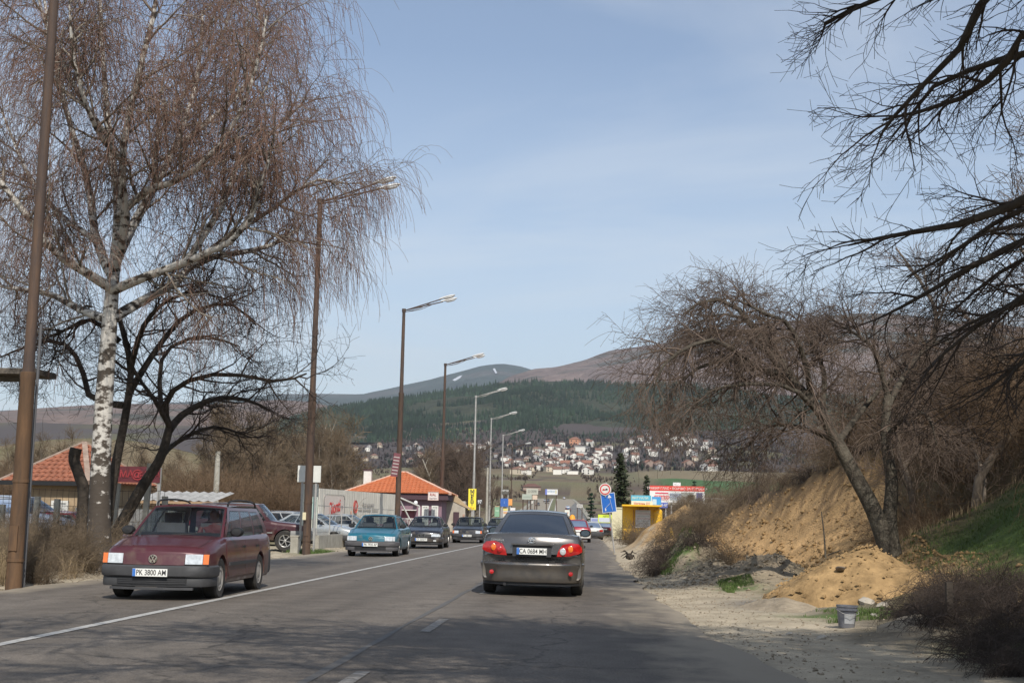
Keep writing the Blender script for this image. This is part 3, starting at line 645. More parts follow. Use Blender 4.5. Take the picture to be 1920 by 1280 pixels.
# ---- apple tree on the bank
YA = 27.0
a0 = at(1668, 1040, YA); 
AT = [(spl([at(1668, 1045, YA), at(1655, 1000, YA), at(1635, 950, YA), at(1600, 885, YA), at(1568, 825, YA)], 14), np.linspace(.20, .125, 14)),
      (spl([at(1676, 1040, YA + .1), at(1668, 980, YA + .15), at(1672, 900, YA + .2), at(1660, 820, YA + .3), at(1665, 740, YA + .4)], 14), np.linspace(.17, .08, 14)),
      lm(YA, [(1568, 828, 0), (1530, 760, -.2), (1470, 700, -.3), (1430, 640, -.3), (1385, 580, -.2), (1330, 560, -.1), (1280, 590, 0)], .11, .018),
      lm(YA, [(1530, 760, -.2), (1480, 720, .5), (1400, 680, .9), (1330, 680, 1.1), (1270, 720, 1.2), (1245, 760, 1.2)], .08, .012),
      lm(YA, [(1470, 700, -.3), (1420, 690, -1.1), (1350, 640, -1.6), (1290, 650, -1.8), (1240, 690, -1.9), (1225, 740, -1.9)], .07, .012),
      lm(YA, [(1555, 800, 0), (1490, 730, -.9), (1410, 720, -1.4), (1340, 730, -1.6), (1290, 770, -1.6)], .06, .010),
      lm(YA, [(1530, 760, .1), (1460, 680, 1.2), (1390, 630, 1.6), (1320, 620, 1.8), (1260, 660, 1.8)], .07, .010),
      lm(YA, [(1500, 725, -.2), (1440, 640, .3), (1400, 600, .5), (1340, 590, .6), (1290, 620, .7)], .06, .010),
      lm(YA, [(1570, 830, 0), (1600, 790, .6), (1640, 740, 1.2), (1680, 700, 1.6), (1710, 650, 1.8)], .08, .02),
      lm(YA, [(1540, 780, 0), (1545, 700, .8), (1520, 640, 1.2), (1500, 600, 1.4)], .07, .018),
      lm(YA, [(1520, 745, 0), (1510, 680, -.8), (1480, 610, -1.2), (1440, 590, -1.4), (1390, 565, -1.4)], .07, .018),
      lm(YA, [(1665, 745, .4), (1640, 660, .2), (1610, 630, 0), (1575, 610, 0)], .06, .015),
      lm(YA, [(1665, 760, .4), (1710, 680, 1), (1760, 640, 1.4), (1800, 660, 1.6)], .07, .015),
      lm(YA, [(1662, 820, .3), (1700, 780, -.5), (1740, 780, -1), (1760, 850, -1.2)], .06, .012),
      lm(YA, [(1568, 828, 0), (1500, 800, .3), (1440, 800, .6), (1400, 840, .7)], .05, .012)]
a0[2] = AT[0][0][0][2]
make_tree('apple_tree', tuple(a0), 'bare spreading apple tree with leaning double trunk on the dug out bank', None, AT,
          [dict(n=16, t0=.12, t1=1, L=(.8, 1.55), ang=(30, 75), K=8, grav=-.05, wig=.17, rmax=.022, lenfall=.3, sides=4,
                also=dict(n=3, t0=.2, t1=1, L=(.4, 1.1), ang=(40, 80), K=6, grav=.25, wig=.08, rmax=.010, lenfall=.3, rlow=.0032, bias=(0, 0, .8))),
           dict(n=9, t0=.15, t1=1, L=(.45, 1.05), ang=(25, 75), K=6, grav=-.09, wig=.17, rmax=.010, lenfall=.3, rlow=.004, sides=3),
           dict(n=7, t0=.1, t1=1, L=(.25, .7), ang=(25, 75), K=4, grav=-.14, wig=.15, rmax=.0055, tip=.5, lenfall=.2, rlow=.003, sides=3)],
          (M_barkg, M_ftwig, M_ftwig), 31, nl=2)

# ---- the near tree whose branches hang into the top right
n0 = np.array([6.9, 8.6, 0.0]); n0[2] = gzs(6.9, 8.6) - .1
def nl_(pts, r0, r1): return limb(pts, r0, r1, 10)
top = np.array([6.7, 8.7, 3.2])
NT = [(spl([n0, (6.85, 8.6, 1.6), top, (6.4, 8.9, 4.6), (6.3, 9.1, 6.2)], 14), np.linspace(.24, .11, 14)),
      nl_([top, (5.6, 9.0, 4.4), at(1975, 60, 9.4), at(1880, 130, 9.6), at(1790, 190, 9.9), at(1655, 225, 10.2)], .055, .010),
      nl_([(6.4, 8.9, 4.6), (5.0, 9.2, 5.1), at(1985, -60, 9.3), at(1860, -20, 9.4), at(1800, 90, 9.4), at(1700, 190, 9.6), at(1650, 255, 9.7)], .06, .008),
      nl_([(6.4, 8.9, 4.6), (5.2, 9.6, 5.4), (4.3, 10, 5.6), at(1760, -30, 10.4), at(1640, 0, 10.6), at(1545, 45, 10.8)], .055, .014),
      nl_([top, (5.4, 9.6, 3.9), at(1985, 110, 10.6), at(1860, 120, 10.8), at(1740, 170, 11), at(1690, 260, 11)], .055, .008),
      nl_([top, (6.0, 9.2, 3.7), at(2060, 330, 10.0), at(1940, 370, 10.2), at(1800, 420, 10.5), at(1680, 440, 10.8), at(1590, 460, 11)], .07, .008),
      nl_([(6.8, 8.65, 2.6), (6.1, 9.6, 3.2), at(2050, 430, 11), at(1930, 450, 11.2), at(1820, 500, 11.4), at(1720, 560, 11.6), at(1640, 600, 11.8)], .06, .008),
      nl_([(6.8, 8.65, 2.6), (6.2, 9.4, 3.0), at(2040, 520, 10.4), at(1920, 560, 10.6), at(1820, 620, 10.7), at(1730, 700, 10.8)], .05, .008),
      nl_([(6.85, 8.6, 2.2), (6.3, 9.2, 2.5), at(2060, 620, 9.8), at(1960, 640, 9.9), at(1880, 720, 10)], .05, .008),
      nl_([top, (6.0, 9.8, 3.6), at(2030, 380, 11.6), at(1900, 400, 12), at(1790, 470, 12.4), at(1700, 520, 12.8)], .05, .008),
      nl_([(6.3, 9.1, 6.0), (5.4, 9.0, 7.0), (4.0, 9.4, 7.2), (2.6, 9.6, 7.0)], .07, .01),
      nl_([(6.4, 8.9, 4.6), (5.6, 7.8, 6), (4.4, 7.2, 6.6), (3.0, 7.2, 6.4), (2.2, 7.6, 6.0)], .08, .01),
      nl_([top, (6.2, 7.4, 4.6), (5.0, 6.2, 5.4), (3.8, 5.6, 5.6)], .08, .01),
      nl_([(6.85, 8.6, 2.2), (6.4, 9.8, 2.6), at(2050, 560, 11.4), at(1950, 560, 11.6), at(1850, 590, 11.8), at(1760, 640, 12)], .05, .008),
      nl_([(6.85, 8.6, 2.4), (6.3, 10, 3.0), at(2060, 470, 12), at(1960, 470, 12.2), at(1860, 520, 12.4), at(1780, 590, 12.6)], .05, .008),
      nl_([(6.85, 8.6, 2.0), (6.5, 9.8, 2.3), at(2080, 660, 11), at(1980, 650, 11.2), at(1900, 690, 11.4), at(1830, 750, 11.5)], .05, .008),
      nl_([(6.8, 8.65, 2.7), (6.2, 10.4, 3.4), at(2040, 400, 13), at(1930, 420, 13.2), at(1830, 440, 13.4), at(1760, 500, 13.6)], .05, .008),
      nl_([(6.3, 9.1, 6.0), (6.8, 9.4, 7.4), (6.4, 9.8, 8.8)], .07, .01)]
make_tree('roadside_tree', tuple(n0), 'dark bare tree beside the road reaching drooping branches in from the right', None, NT,
          [dict(n=9, t0=.3, t1=1, L=(.4, 1.1), ang=(15, 50), K=8, grav=-.06, wig=.12, rmax=.012, lenfall=.3, sides=4, bias=(-.6, .1, -.35)),
           dict(n=6, t0=.15, t1=1, L=(.25, .65), ang=(20, 60), K=6, grav=-.05, wig=.16, rmax=.008, lenfall=.3, rlow=.0025, sides=3, bias=(-.6, 0, -.2)),
           dict(n=4, t0=.1, t1=1, L=(.1, .28), ang=(25, 70), K=3, grav=.0, wig=.15, rmax=.004, tip=.5, lenfall=.2, rlow=.0018, sides=3)],
          (M_bark, M_dtwig, M_dtwig), 41)
# a second roadside tree beside the camera; its boughs reach over the road and shade it
m0 = np.array([5.6, 6.0, 0.0]); m0[2] = gzs(5.6, 6.0) - .1
mt = np.array([5.4, 5.8, 4.4])
ST = [(spl([m0, (5.55, 5.9, 2.2), mt, (5.2, 5.8, 6.6), (5.1, 5.7, 9.0)], 14), np.linspace(.26, .08, 14))]
for (dx, dy, dz, q) in ((-4.5, 1.5, 3.6, .10), (-7.5, .5, 3.6, .10), (-6.0, 2.4, 3.2, .09), (-9.0, 1.6, 3.4, .09), (-3.2, 3.0, 3.2, .08), (-1.5, 3.2, 3.4, .08), (-5.0, -1.5, 4.5, .09), (-7.5, -2.2, 3.0, .08), (-2.2, 1.4, 4.6, .08), (-4.0, 2.6, 4.4, .08), (-2.6, -2.0, 3.4, .08), (-5.5, -3.2, 3.8, .08), (-9.2, -1.0, 4.2, .08)):
    st_ = mt + np.array([0, 0, r_0]) if False else mt
    ST.append(limb([st_, st_ + np.array([dx * .3, dy * .3, dz * .55]), st_ + np.array([dx * .65, dy * .7, dz * .9]), st_ + np.array([dx, dy, dz])], q, .014, 10))
rq = np.random.default_rng(99)
for i in range(20):
    a = rq.uniform(1.9, 4.6) if i < 12 else rq.uniform(-1.4, 1.6); l_ = rq.uniform(2.2, 5.2); e = np.array([math.cos(a) * l_, math.sin(a) * l_ * .55, rq.uniform(1.6, 3.6)]); st_ = mt + np.array([-.1, 0, rq.uniform(-.2, 2.6)])
    if st_[1] + e[1] > 8.2: e[1] = 8.2 - st_[1]
    e[2] = max(e[2], 6.3 - st_[2])
    ST.append(limb([st_, st_ + e * np.array([.35, .3, .6]), st_ + e * np.array([.7, .65, .9]), st_ + e], .08, .014, 10))
make_tree('roadside_tree', tuple(m0), 'wide bare tree beside the camera whose boughs shade the road', None, ST,
          [dict(n=15, t0=.2, t1=1, L=(.9, 2.2), ang=(25, 65), K=6, grav=0, wig=.13, rmax=.055, lenfall=.3, sides=4),
           dict(n=10, t0=.15, t1=1, L=(.4, 1.2), ang=(20, 65), K=4, grav=0, wig=.15, rmax=.030, lenfall=.3, rlow=.013, sides=3),
           dict(n=4, t0=.1, t1=1, L=(.2, .6), ang=(25, 70), K=3, grav=.0, wig=.15, rmax=.016, tip=.5, lenfall=.2, rlow=.008, sides=3)],
          (M_bark, M_dtwig, M_dtwig), 43)
# ---- generic bare trees and bushes, one of each kind then copied
def proto_tree(seed, h, spread, mats, nlimb=7, fine=1.0, up=.12, tw=.006):
    r = np.random.default_rng(seed)
    tr = [np.array((0, 0, -.2)), np.array((r.normal() * .03, r.normal() * .03, .3)) * h, np.array((r.normal() * .05, r.normal() * .05, .6)) * h, np.array((r.normal() * .06, r.normal() * .06, .95)) * h]
    L = [(spl(tr, 12), np.linspace(.022 * h, .004 * h, 12))]
    P = L[0][0][None]; R = L[0][1][None]
    P1, R1 = kids(r, P, R, nlimb, .22, .9, (spread * .9, spread * 1.3), (30, 60), 9, up, .12, .010 * h, .2, .45)
    limbs = L + [(P1[i], R1[i]) for i in range(len(P1))]
    s = h / 10
    lv = [dict(n=max(3, int(9 * fine)), t0=.2, t1=1, L=(1.2 * s, 2.6 * s), ang=(25, 60), K=6, grav=.06, wig=.15, rmax=.02 * s, lenfall=.3, rlow=tw, sides=3),
          dict(n=max(3, int(9 * fine)), t0=.1, t1=1, L=(.6 * s, 1.5 * s), ang=(25, 65), K=4, grav=.04, wig=.15, rmax=tw * 1.5, tip=.6, lenfall=.2, rlow=tw, sides=3)]
    return limbs, lv
def gtree(name, x, y, label, group, seed, h, spread, mats, sc=1.0, **k):
    limbs, lv = proto_tree(seed, h, spread, mats, **k)
    t = make_tree(name, (0, 0, 0), label, group, limbs, lv, mats, seed + 1)
    t.location = (x, y, gzs(x, y)); t.scale = (sc,) * 3
    return t
def put(t, x, y, label=None, sc=1.0, rz_=0.0, dz=0.0, first=False, group=None):
    o = t if first else copy_tree(t)
    o.location = (x, y, gzs(x, y) + dz); o.scale = (sc,) * 3; o.rotation_euler = (0, 0, rz_)
    if label: o['label'] = label
    if group: o['group'] = group
    return o
def bush(name, seed, n, h, w_, mat, label, group, droop=-.10, kidsn=5, cat='bush', rr=.007, lean=0.0):
    r = np.random.default_rng(seed); m = n
    S = np.stack([r.normal(size=m) * w_ * .28, r.normal(size=m) * w_ * .28, np.full(m, -.1)], 1)
    d = unit(np.stack([r.normal(size=m) * .55 + lean, r.normal(size=m) * .55, np.ones(m)], 1)); ln = r.uniform(.6, 1.15, m) * h
    K = 7; out = [S]
    for k in range(1, K):
        d = unit(d + np.array([0, 0, droop]) * k * .7 + r.normal(size=(m, 3)) * .13); out.append(out[-1] + d * (ln / (K - 1))[:, None] * 1.15)
    P = np.stack(out, 1); R = np.linspace(1, .35, K)[None] * r.uniform(.7, 1.6, m)[:, None] * rr
    P2, R2 = kids(r, P, R, kidsn, .2, 1, (h * .15, h * .4), (25, 70), 4, droop * .4, .2, rr * .6, .6, .3, rlow=rr * .35)
    P3, R3 = kids(r, P2, R2, 3, .2, 1, (h * .06, h * .18), (25, 70), 3, droop * .4, .2, rr * .4, .6, .3, rlow=rr * .3)
    root = empty(name, (0, 0, 0), 0, label, cat, group)
    v, f = tubes_np(P, R, 3); link('stems', np_mesh('stems', v, f, mat, False), root)
    v, f = join([tubes_np(P2, R2, 3), tubes_np(P3, R3, 3)]); link('twigs', np_mesh('twigs', v, f, mat, False), root)
    return root
# ---------------------------------------------------------------- cars
M_rub = pm('tyre_rubber', (.022, .021, .020), .85, col2=(.075, .065, .052), thr=(.45, .8), scale=5)
M_trim = pm('grey_plastic', (.050, .050, .052), .62, var=.15, scale=6, spec=.4)
M_blk = pm('black_plastic', (.014, .014, .015), .55)
M_in = pm('car_interior', (.022, .022, .025), .8, var=.2)
M_seat = pm('seat_cloth', (.13, .13, .145), .9, var=.2)
M_rim = pm('wheel_metal', (.42, .41, .39), .4, .6, var=.2, scale=8)
M_cap = pm('dull_hubcap', (.33, .31, .28), .55, .2, var=.2, scale=8)
M_chrome = pm('chrome', (.75, .75, .74), .18, 1.0)
M_lampw = pm('headlamp_glass', (.62, .64, .64), .12, .25, var=.25, scale=16, coat=1.0)
M_lampo = pm('orange_lens', (.75, .17, .02), .2, var=.1, coat=1.0)
M_lampr = pm('red_lens', (.40, .010, .010), .14, var=.35, scale=14, coat=1.0)
M_plate = pm('plate_white', (.74, .74, .70), .5, var=.04)
M_pblue = pm('plate_blue', (.04, .16, .50), .5)
M_ink = pm('plate_ink', (.02, .02, .022), .6)
G_clear = glassm('car_glass', (.62, .66, .65), .02, 1.0)
G_dark = glassm('tinted_car_glass', (.03, .035, .04), .03, .30)
BODY = dict(
    sedan=dict(L=4.6, W=1.74, H=1.43, wb=2.62, R=.31, fo=.88, top=[(0, .60), (.03, .69), (.14, .76), (.9, .90), (1.25, .93), (3.55, .97), (4.05, .98), (4.48, .95), (4.57, .86), (4.6, .7)],
               gh=(1.18, 1.95, 3.15, 3.95), belt=.93, wr=.56, wg=.76, pill=(.50, .62), bow=.16, bowr=.13, bot=.22, hoodend=1.2),
    wagon=dict(L=4.57, W=1.72, H=1.44, wb=2.62, R=.315, fo=.86, top=[(0, .58), (.03, .70), (.12, .765), (.8, .90), (1.2, .935), (4.3, .97), (4.5, .96), (4.57, .85)],
               gh=(1.12, 1.86, 4.02, 4.42), belt=.93, wr=.60, wg=.775, pill=(.33, .64), bow=.14, bowr=.08, bot=.22, hoodend=1.15),
    hatch=dict(L=4.05, W=1.66, H=1.42, wb=2.5, R=.30, fo=.8, top=[(0, .58), (.03, .68), (.12, .74), (.75, .89), (1.05, .93), (3.8, .97), (3.98, .95), (4.05, .82)],
               gh=(1.0, 1.72, 3.3, 3.92), belt=.93, wr=.58, wg=.75, pill=(.40, .72), bow=.14, bowr=.10, bot=.22, hoodend=1.05),
    suv=dict(L=4.5, W=1.82, H=1.92, wb=2.65, R=.40, fo=.75, top=[(0, .80), (.04, .98), (.15, 1.04), (1.1, 1.12), (1.35, 1.16), (4.3, 1.2), (4.45, 1.18), (4.5, 1.05)],
             gh=(1.3, 1.85, 4.1, 4.4), belt=1.15, wr=.68, wg=.82, pill=(.36, .66), bow=.08, bowr=.05, bot=.40, hoodend=1.25))
def car(name, kind, loc, rz_, color, label, group=None, cat='car', front='nogrille', rear='plain', trim=None, low=False, glass=None, plate=None, rails=False, indc=None, capm=None, spec=None, roll=0.0, rough=.35, metal=.15, driver=False):
    S = dict(BODY[kind]); S.update(spec or {})
    L, W, H, wb, Rw = S['L'], S['W'], S['H'], S['wb'], S['R']; hw = W / 2
    paintm = paint(color, rough, metal); trimm = trim or M_trim; gl = glass or G_clear
    yf = S['fo']; yr = yf + wb; tk = [t[0] for t in S['top']]; tz = [t[1] for t in S['top']]
    root = empty(name, loc, rz_, label, cat, group, ry=roll)
    off = wb / 2 + yf                                  # origin under the middle of the wheelbase; local y=0 is the nose
    def topz(y): return float(np.interp(y, tk, tz))
    def hwid(y):
        a = min(y, L - y); return hw * (1 - (.04 if rear == 'corolla' and y > L / 2 else .085) * max(0, 1 - a / .55) ** 2)
    def D(x, y, z):
        t = (x / hw) ** 2
        if y < 1.0: y = y + S['bow'] * t * (1 - y / 1.0) ** 1.0 * (1.0 if y > -.3 else 1)
        if y > L - 1.0: y = y - S['bowr'] * t * (1 - (L - y) / 1.0)
        return (x, y - off, z)
    arch = Rw + .045
    def archz(y):
        z = 0
        for yc in (yf, yr):
            d = arch * arch - (y - yc) ** 2
            if d > 0: z = max(z, Rw + math.sqrt(d))
        return z
    ystn = set(list(np.linspace(.1, L - .1, 9 if low else 26)) + [0, .015, .05, L - .05, L - .015, L] + [k for k in tk])
    for yc in (yf, yr):
        for k in range(-6, 7):
            ystn.add(yc + arch * math.sin(k / 6 * math.pi / 2)); 
        ystn.add(yc - arch - .002); ystn.add(yc + arch + .002)
    ystn = sorted(y for y in ystn if 0 <= y <= L); ys_ = [ystn[0]]
    for y in ystn[1:]:
        if y - ys_[-1] > .0015: ys_.append(y)
    def half(y):
        w_ = hwid(y); zt = topz(y); zb = S['bot'] + (.04 if (y < .1 or y > L - .1) else 0); h = zt - zb; az = archz(y)
        pts = [(0, zb), (w_ * .72, zb), (w_ * .95, zb + .015), (w_ * .992, zb + .12 * h), (w_, zb + .38 * h), (w_ * .998, zb + .62 * h), (w_ * .985, zb + .80 * h), (w_ * .958, zb + .93 * h), (w_ * .905, zb + .99 * h), (w_ * .80, zt + .004), (w_ * .45, zt + .02), (0, zt + .028)]
        out = []
        for i, (x, z) in enumerate(pts):
            if i <= 7 and az > 0: z = max(z, min(az if i > 0 else zb + .1, zt - .05 + .002 * i))
            out.append((x, z))
        return out
    nH = 12
    b = MB(); vs = []
    for y in ys_:
        hp = half(y)
        ring = [(x, z) for x, z in hp] + [(-x, z) for x, z in hp[-2:0:-1]]
        vs += [D(x, y, z) for x, z in ring]
    n = 2 * nH - 2; fs = []
    for i in range(len(ys_) - 1):
        for k in range(n):
            a = i * n + k; c_ = i * n + (k + 1) % n; fs.append((a, c_, c_ + n, a + n))
    b.add(vs, fs)
    for i, rev in ((0, True), (len(ys_) - 1, False)):
        o = i * n
        for k in range(nH - 1):                       # caps as strips between left and right halves
            l0 = o + k; l1 = o + k + 1; r0 = o + (n - k) % n; r1 = o + (n - k - 1) % n
            q = (l0, l1, r1, r0) if rev else (l0, r0, r1, l1)
            q = tuple(dict.fromkeys(q))
            if len(q) > 2: b.add([], [tuple(j - len(b.v) for j in q)])
    # fix indices of cap faces (they refer to already added verts)
    b.f = [tuple(j for j in f) for f in b.f]
    body = b.build('body', paintm, root, 38)
    def sidex(y, z):
        hp = half(y); zz = [p[1] for p in hp[1:10]]; xx = [p[0] for p in hp[1:10]]
        return float(np.interp(z, zz, xx))
    # lower sills and dark underside
    u = MB(); u.box((0, L / 2 - off, S['bot'] + .02), (W * .74, L * .86, .10)); u.build('underbody', M_blk, root)
    # ---- greenhouse
    y1, y2, y3, y4 = S['gh']; bz = S['belt']; wg, wr = S['wg'], S['wr']
    gb = .10
    cr = .035
    def ws(uu, v):   # windshield, uu -1..1, v 0..1
        x = uu * (wg * .985 * (1 - v) + wr * .985 * v); y = y1 * (1 - v) + y2 * v - gb * (1 - uu * uu) * (1 - .4 * v) + gb * .45; z = (topz(y1) - .02) * (1 - v) + (H - .035) * v + .035 * math.sin(v * math.pi) * .6 + cr * v * (1 - uu * uu); return (x, y - off, z)
    def rw(uu, v):
        x = uu * (wg * .97 * (1 - v) + wr * .97 * v); y = y4 * (1 - v) + y3 * v + gb * .7 * (1 - uu * uu) * (1 - .4 * v) - gb * .3; z = (topz(y4) - .02) * (1 - v) + (H - .045) * v + .03 * math.sin(v * math.pi) * .6 + cr * v * (1 - uu * uu); return (x, y - off, z)
    def sd(sx):
        def f(uu, v):  # uu 0 front..1 rear
            ya = (y1 + gb * .45) * (1 - v) + (y2 + gb * .45) * v; yb = (y4 - gb * .3) * (1 - v) + (y3 - gb * .3) * v
            y = ya * (1 - uu) + yb * uu; x = sx * (wg * (1 - v) + wr * v + .028 * math.sin(v * math.pi)) * (1 - .02 * (2 * uu - 1) ** 2)
            z = (bz - .03) * (1 - v) + (H - .04) * v
            return (x, y - off, z)
        return f
    pa = MB()
    def panel(fn, u0, u1, v0, v1, iu, iv, iu1=None, iv1=None, nu=6, nv=4, gname='windscreen', gm=None, lift=0.0):
        iu1 = iu if iu1 is None else iu1; iv1 = iv if iv1 is None else iv1
        a, b_, c_, d_ = u0 + iu, u1 - iu1, v0 + iv, v1 - iv1
        U = [u0] + list(np.linspace(a, b_, nu)) + [u1]; Vv = [v0] + list(np.linspace(c_, d_, nv)) + [v1]
        P = [fn(x, y) for y in Vv for x in U]; m = len(U)
        fr = []
        for j in range(len(Vv) - 1):
            for i in range(m - 1):
                if 0 < i < m - 2 and 0 < j < len(Vv) - 2: continue
                fr.append((j * m + i, j * m + i + 1, (j + 1) * m + i + 1, (j + 1) * m + i))
        pa.add(P, fr)
        g = MB(); su, sv_ = (b_ - a) * (.014 if abs(u1 - u0) > 1.5 else .03), (d_ - c_) * .035
        U2 = [a, a + su] + list(np.linspace(a + su, b_ - su, nu))[1:-1] + [b_ - su, b_]; V2 = [c_, c_ + sv_] + list(np.linspace(c_ + sv_, d_ - sv_, nv))[1:-1] + [d_ - sv_, d_]
        P = [fn(x, y) for y in V2 for x in U2]; m = len(U2); inn, brd = [], []
        for j in range(len(V2) - 1):
            for i in range(m - 1): (inn if 0 < i < m - 2 and 0 < j < len(V2) - 2 else brd).append((j * m + i, j * m + i + 1, (j + 1) * m + i + 1, (j + 1) * m + i))
        g.add(P, inn); g.f += brd; g.m += [1] * len(brd)
        return g.build(gname, [gm or gl, M_blk], root, 60)
    panel(ws, -1, 1, 0, 1, .055, .02, iv1=.06, nu=9, gname='windscreen')
    panel(rw, -1, 1, 0, 1, .13, .06, iv1=.12, nu=9, gname='rear_window')
    p1, p2 = S['pill']
    for sx in (-1, 1):
        f = sd(sx)
        panel(f, 0, p1, 0, 1, .05, .05, iu1=.012, iv1=.10, gname='side_window')
        panel(f, p1, p2, 0, 1, .012, .05, iu1=.014, iv1=.10, gname='side_window')
        panel(f, p2, 1, 0, 1, .014, .07, iu1=.09, iv1=.12, gname='side_window')
    def roof(uu, v):
        yy = (y2 + gb * .45) * (1 - v) + (y3 - gb * .3) * v; yy += (-gb * .6 * (1 - uu * uu)) * (1 - v) + gb * .42 * (1 - uu * uu) * v
        return (uu * wr * .99, yy - off, H - .04 + cr * (1 - uu * uu) + .032 * math.sin(v * math.pi))
    pa.grid(roof, list(np.linspace(-1, 1, 9)), list(np.linspace(0, 1, 7)))
    pa.build('roof', paintm, root, 45)
    # interior
    it = MB(); it.box((0, (y1 + y4) / 2 - off + .15, bz - .02), (wg * 1.84, (y4 - y1) * .72, .03))
    it.box((0, y1 + .34 - off, bz + .02), (wg * 1.7, .25, .08)); it.build('interior', M_in, root)
    for sx in (-.36, .36):
        s = MB(); ysx = y2 + .25
        s.box((sx, ysx - off, bz + .08), (.46, .14, .26)); s.box((sx, ysx + .03 - off, bz + .29), (.26, .09, .16)); s.build('seat', M_seat, root)
    # ---- wheels
    for yc in (yf, yr):
        for sx in (-1, 1):
            x0 = sx * (hw - .115); t = MB()
            t.lathe([(Rw * .62, -.10), (Rw * .90, -.105), (Rw, -.08), (Rw, .08), (Rw * .90, .105), (Rw * .62, .10), (Rw * .58, .0), (Rw * .62, -.10)], 28, 'X', (x0, yc - off, Rw))
            wh = t.build('wheel', M_rub, root, 30)
            r_ = MB(); xs_ = x0 + sx * .085
            r_.lathe([(Rw * .63, -.02 * sx), (Rw * .60, .01 * sx), (Rw * .52, -.012 * sx)], 28, 'X', (xs_, yc - off, Rw), 0)
            if capm: r_.lathe([(Rw * .60, 0), (Rw * .40, .012 * sx), (Rw * .36, .0), (Rw * .16, .022 * sx), (.001, .026 * sx)], 28, 'X', (xs_, yc - off, Rw), 0)
            else:
                for k in range(6):
                    a = k * math.pi / 3 + .2
                    r_.bar((xs_, yc - off, Rw), (xs_ - sx * .01, yc - off + math.cos(a) * Rw * .58, Rw + math.sin(a) * Rw * .58), .05, .03)
                r_.lathe([(Rw * .15, 0), (.001, .03 * sx)], 12, 'X', (xs_, yc - off, Rw), 0)
                r_.lathe([(Rw * .60, -.06 * sx), (.001, -.07 * sx)], 20, 'X', (xs_, yc - off, Rw), 1)
            r_.build('rim', [capm or M_rim, M_blk], wh, 30)
    # ---- patches on the nose and the tail
    def patch(nm, x0, x1, z0, z1, mat, end='f', th=.02, proud=.006, dy=0.0, nx=5, parent=None, taper=0.0, slope=0.0, rnd=.0):
        m = MB(); y = -proud if end == 'f' else L + proud; sg = 1 if end == 'f' else -1
        y += sg * dy; X = np.linspace(x0, x1, nx); P = []
        for lay_ in (0, th):
            for zi, z in enumerate((z0, z1)):
                for x in X:
                    xx = x * (1 - taper * (zi == 1)); P.append(D(xx, y + sg * (lay_ + slope * (z - z0)), z))
        k = nx; fs = []
        for i in range(k - 1):
            fs += [(i, i + 1, k + i + 1, k + i), (2 * k + i, 3 * k + i, 3 * k + i + 1, 2 * k + i + 1), (i, 2 * k + i, 2 * k + i + 1, i + 1), (k + i, k + i + 1, 3 * k + i + 1, 3 * k + i)]
        fs += [(0, k, 3 * k, 2 * k), (k - 1, 3 * k - 1, 4 * k - 1, 2 * k - 1)]
        m.add(P, fs); return m.build(nm, mat, parent or root)
    def band(nm, end, z0, z1, mat, out=.07, wrap=.75, inn=.0, th=.05, bulge=.03, parent=None, wadd=.012, prof=None, cr=.16, tuck=0.0):
        """wrap-round band (bumper): runs along one side, across the end and back"""
        path = []; sgn = 1 if end == 'f' else -1; e = 0 if end == 'f' else L
        ww = hwid(e + sgn * .6) + wadd
        for k in range(5): path.append((-ww, e + sgn * (wrap - (wrap - .22) * k / 4)))
        for k in range(1, 6):
            a = k / 6 * math.pi / 2; path.append((-ww + cr * (1 - math.cos(a)), e + sgn * (.22 * (1 - math.sin(a)) - out * math.sin(a))))
        xs2 = np.linspace(-ww + cr + .01, ww - cr - .01, 9)
        for x in xs2: path.append((x, e - sgn * out))
        path += [(-x, y) for x, y in path[:10][::-1]]
        prof = prof or [(0, z0), (-bulge * .8, z0 + .12 * (z1 - z0)), (-bulge, z0 + .5 * (z1 - z0)), (-bulge * .8, z1 - .12 * (z1 - z0)), (0, z1), (th, z1), (th, z0)]
        P = []; m_ = len(path)
        for i, (x, y) in enumerate(path):
            a = path[max(i - 1, 0)]; c_ = path[min(i + 1, m_ - 1)]; tx, ty = c_[0] - a[0], c_[1] - a[1]; l_ = math.hypot(tx, ty) or 1
            nx_, ny_ = (-ty / l_, tx / l_)
            if sgn < 0: nx_, ny_ = -nx_, -ny_
            for o_, z in prof: kz = (z1 - z) / (z1 - z0) * tuck; P.append(D((x + nx_ * o_) * (1 - kz * .5), y + ny_ * o_ + sgn * kz * .35, z))
        k = len(prof); fs = []
        for i in range(m_ - 1):
            for j in range(k): fs.append((i * k + j, i * k + (j + 1) % k, (i + 1) * k + (j + 1) % k, (i + 1) * k + j))
        fs += [tuple(range(k)), tuple((m_ - 1) * k + j for j in range(k - 1, -1, -1))]
        m = MB(); m.add(P, fs); return m.build(nm, mat, parent or root, 40)
    def plate_at(end, zc, txt, dx=0.0, out=.12):
        y = D(dx, 0, 0)[1] - out if end == 'f' else D(dx, L, 0)[1] + out
        m = MB(); sg = -1 if end == 'f' else 1
        m.box((dx, y, zc), (.52, .012, .112)); pl = m.build('number_plate', M_plate, root)
        m = MB(); m.box((dx + (-.236 if end == 'f' else .236) * 1, y + sg * .007, zc), (.045, .004, .108)); m.build('blue_strip', M_pblue, pl)
        if txt:
            M = Matrix.Translation((dx + (.02 if end == 'f' else -.02), y + sg * .009, zc - .002)) @ (TXT if end == 'f' else Matrix.Rotation(math.pi, 4, 'Z') @ TXT)
            text(txt, .112, M, M_ink, pl, 'plate_characters', .78, ext=.002, bold=.0005)
        return pl
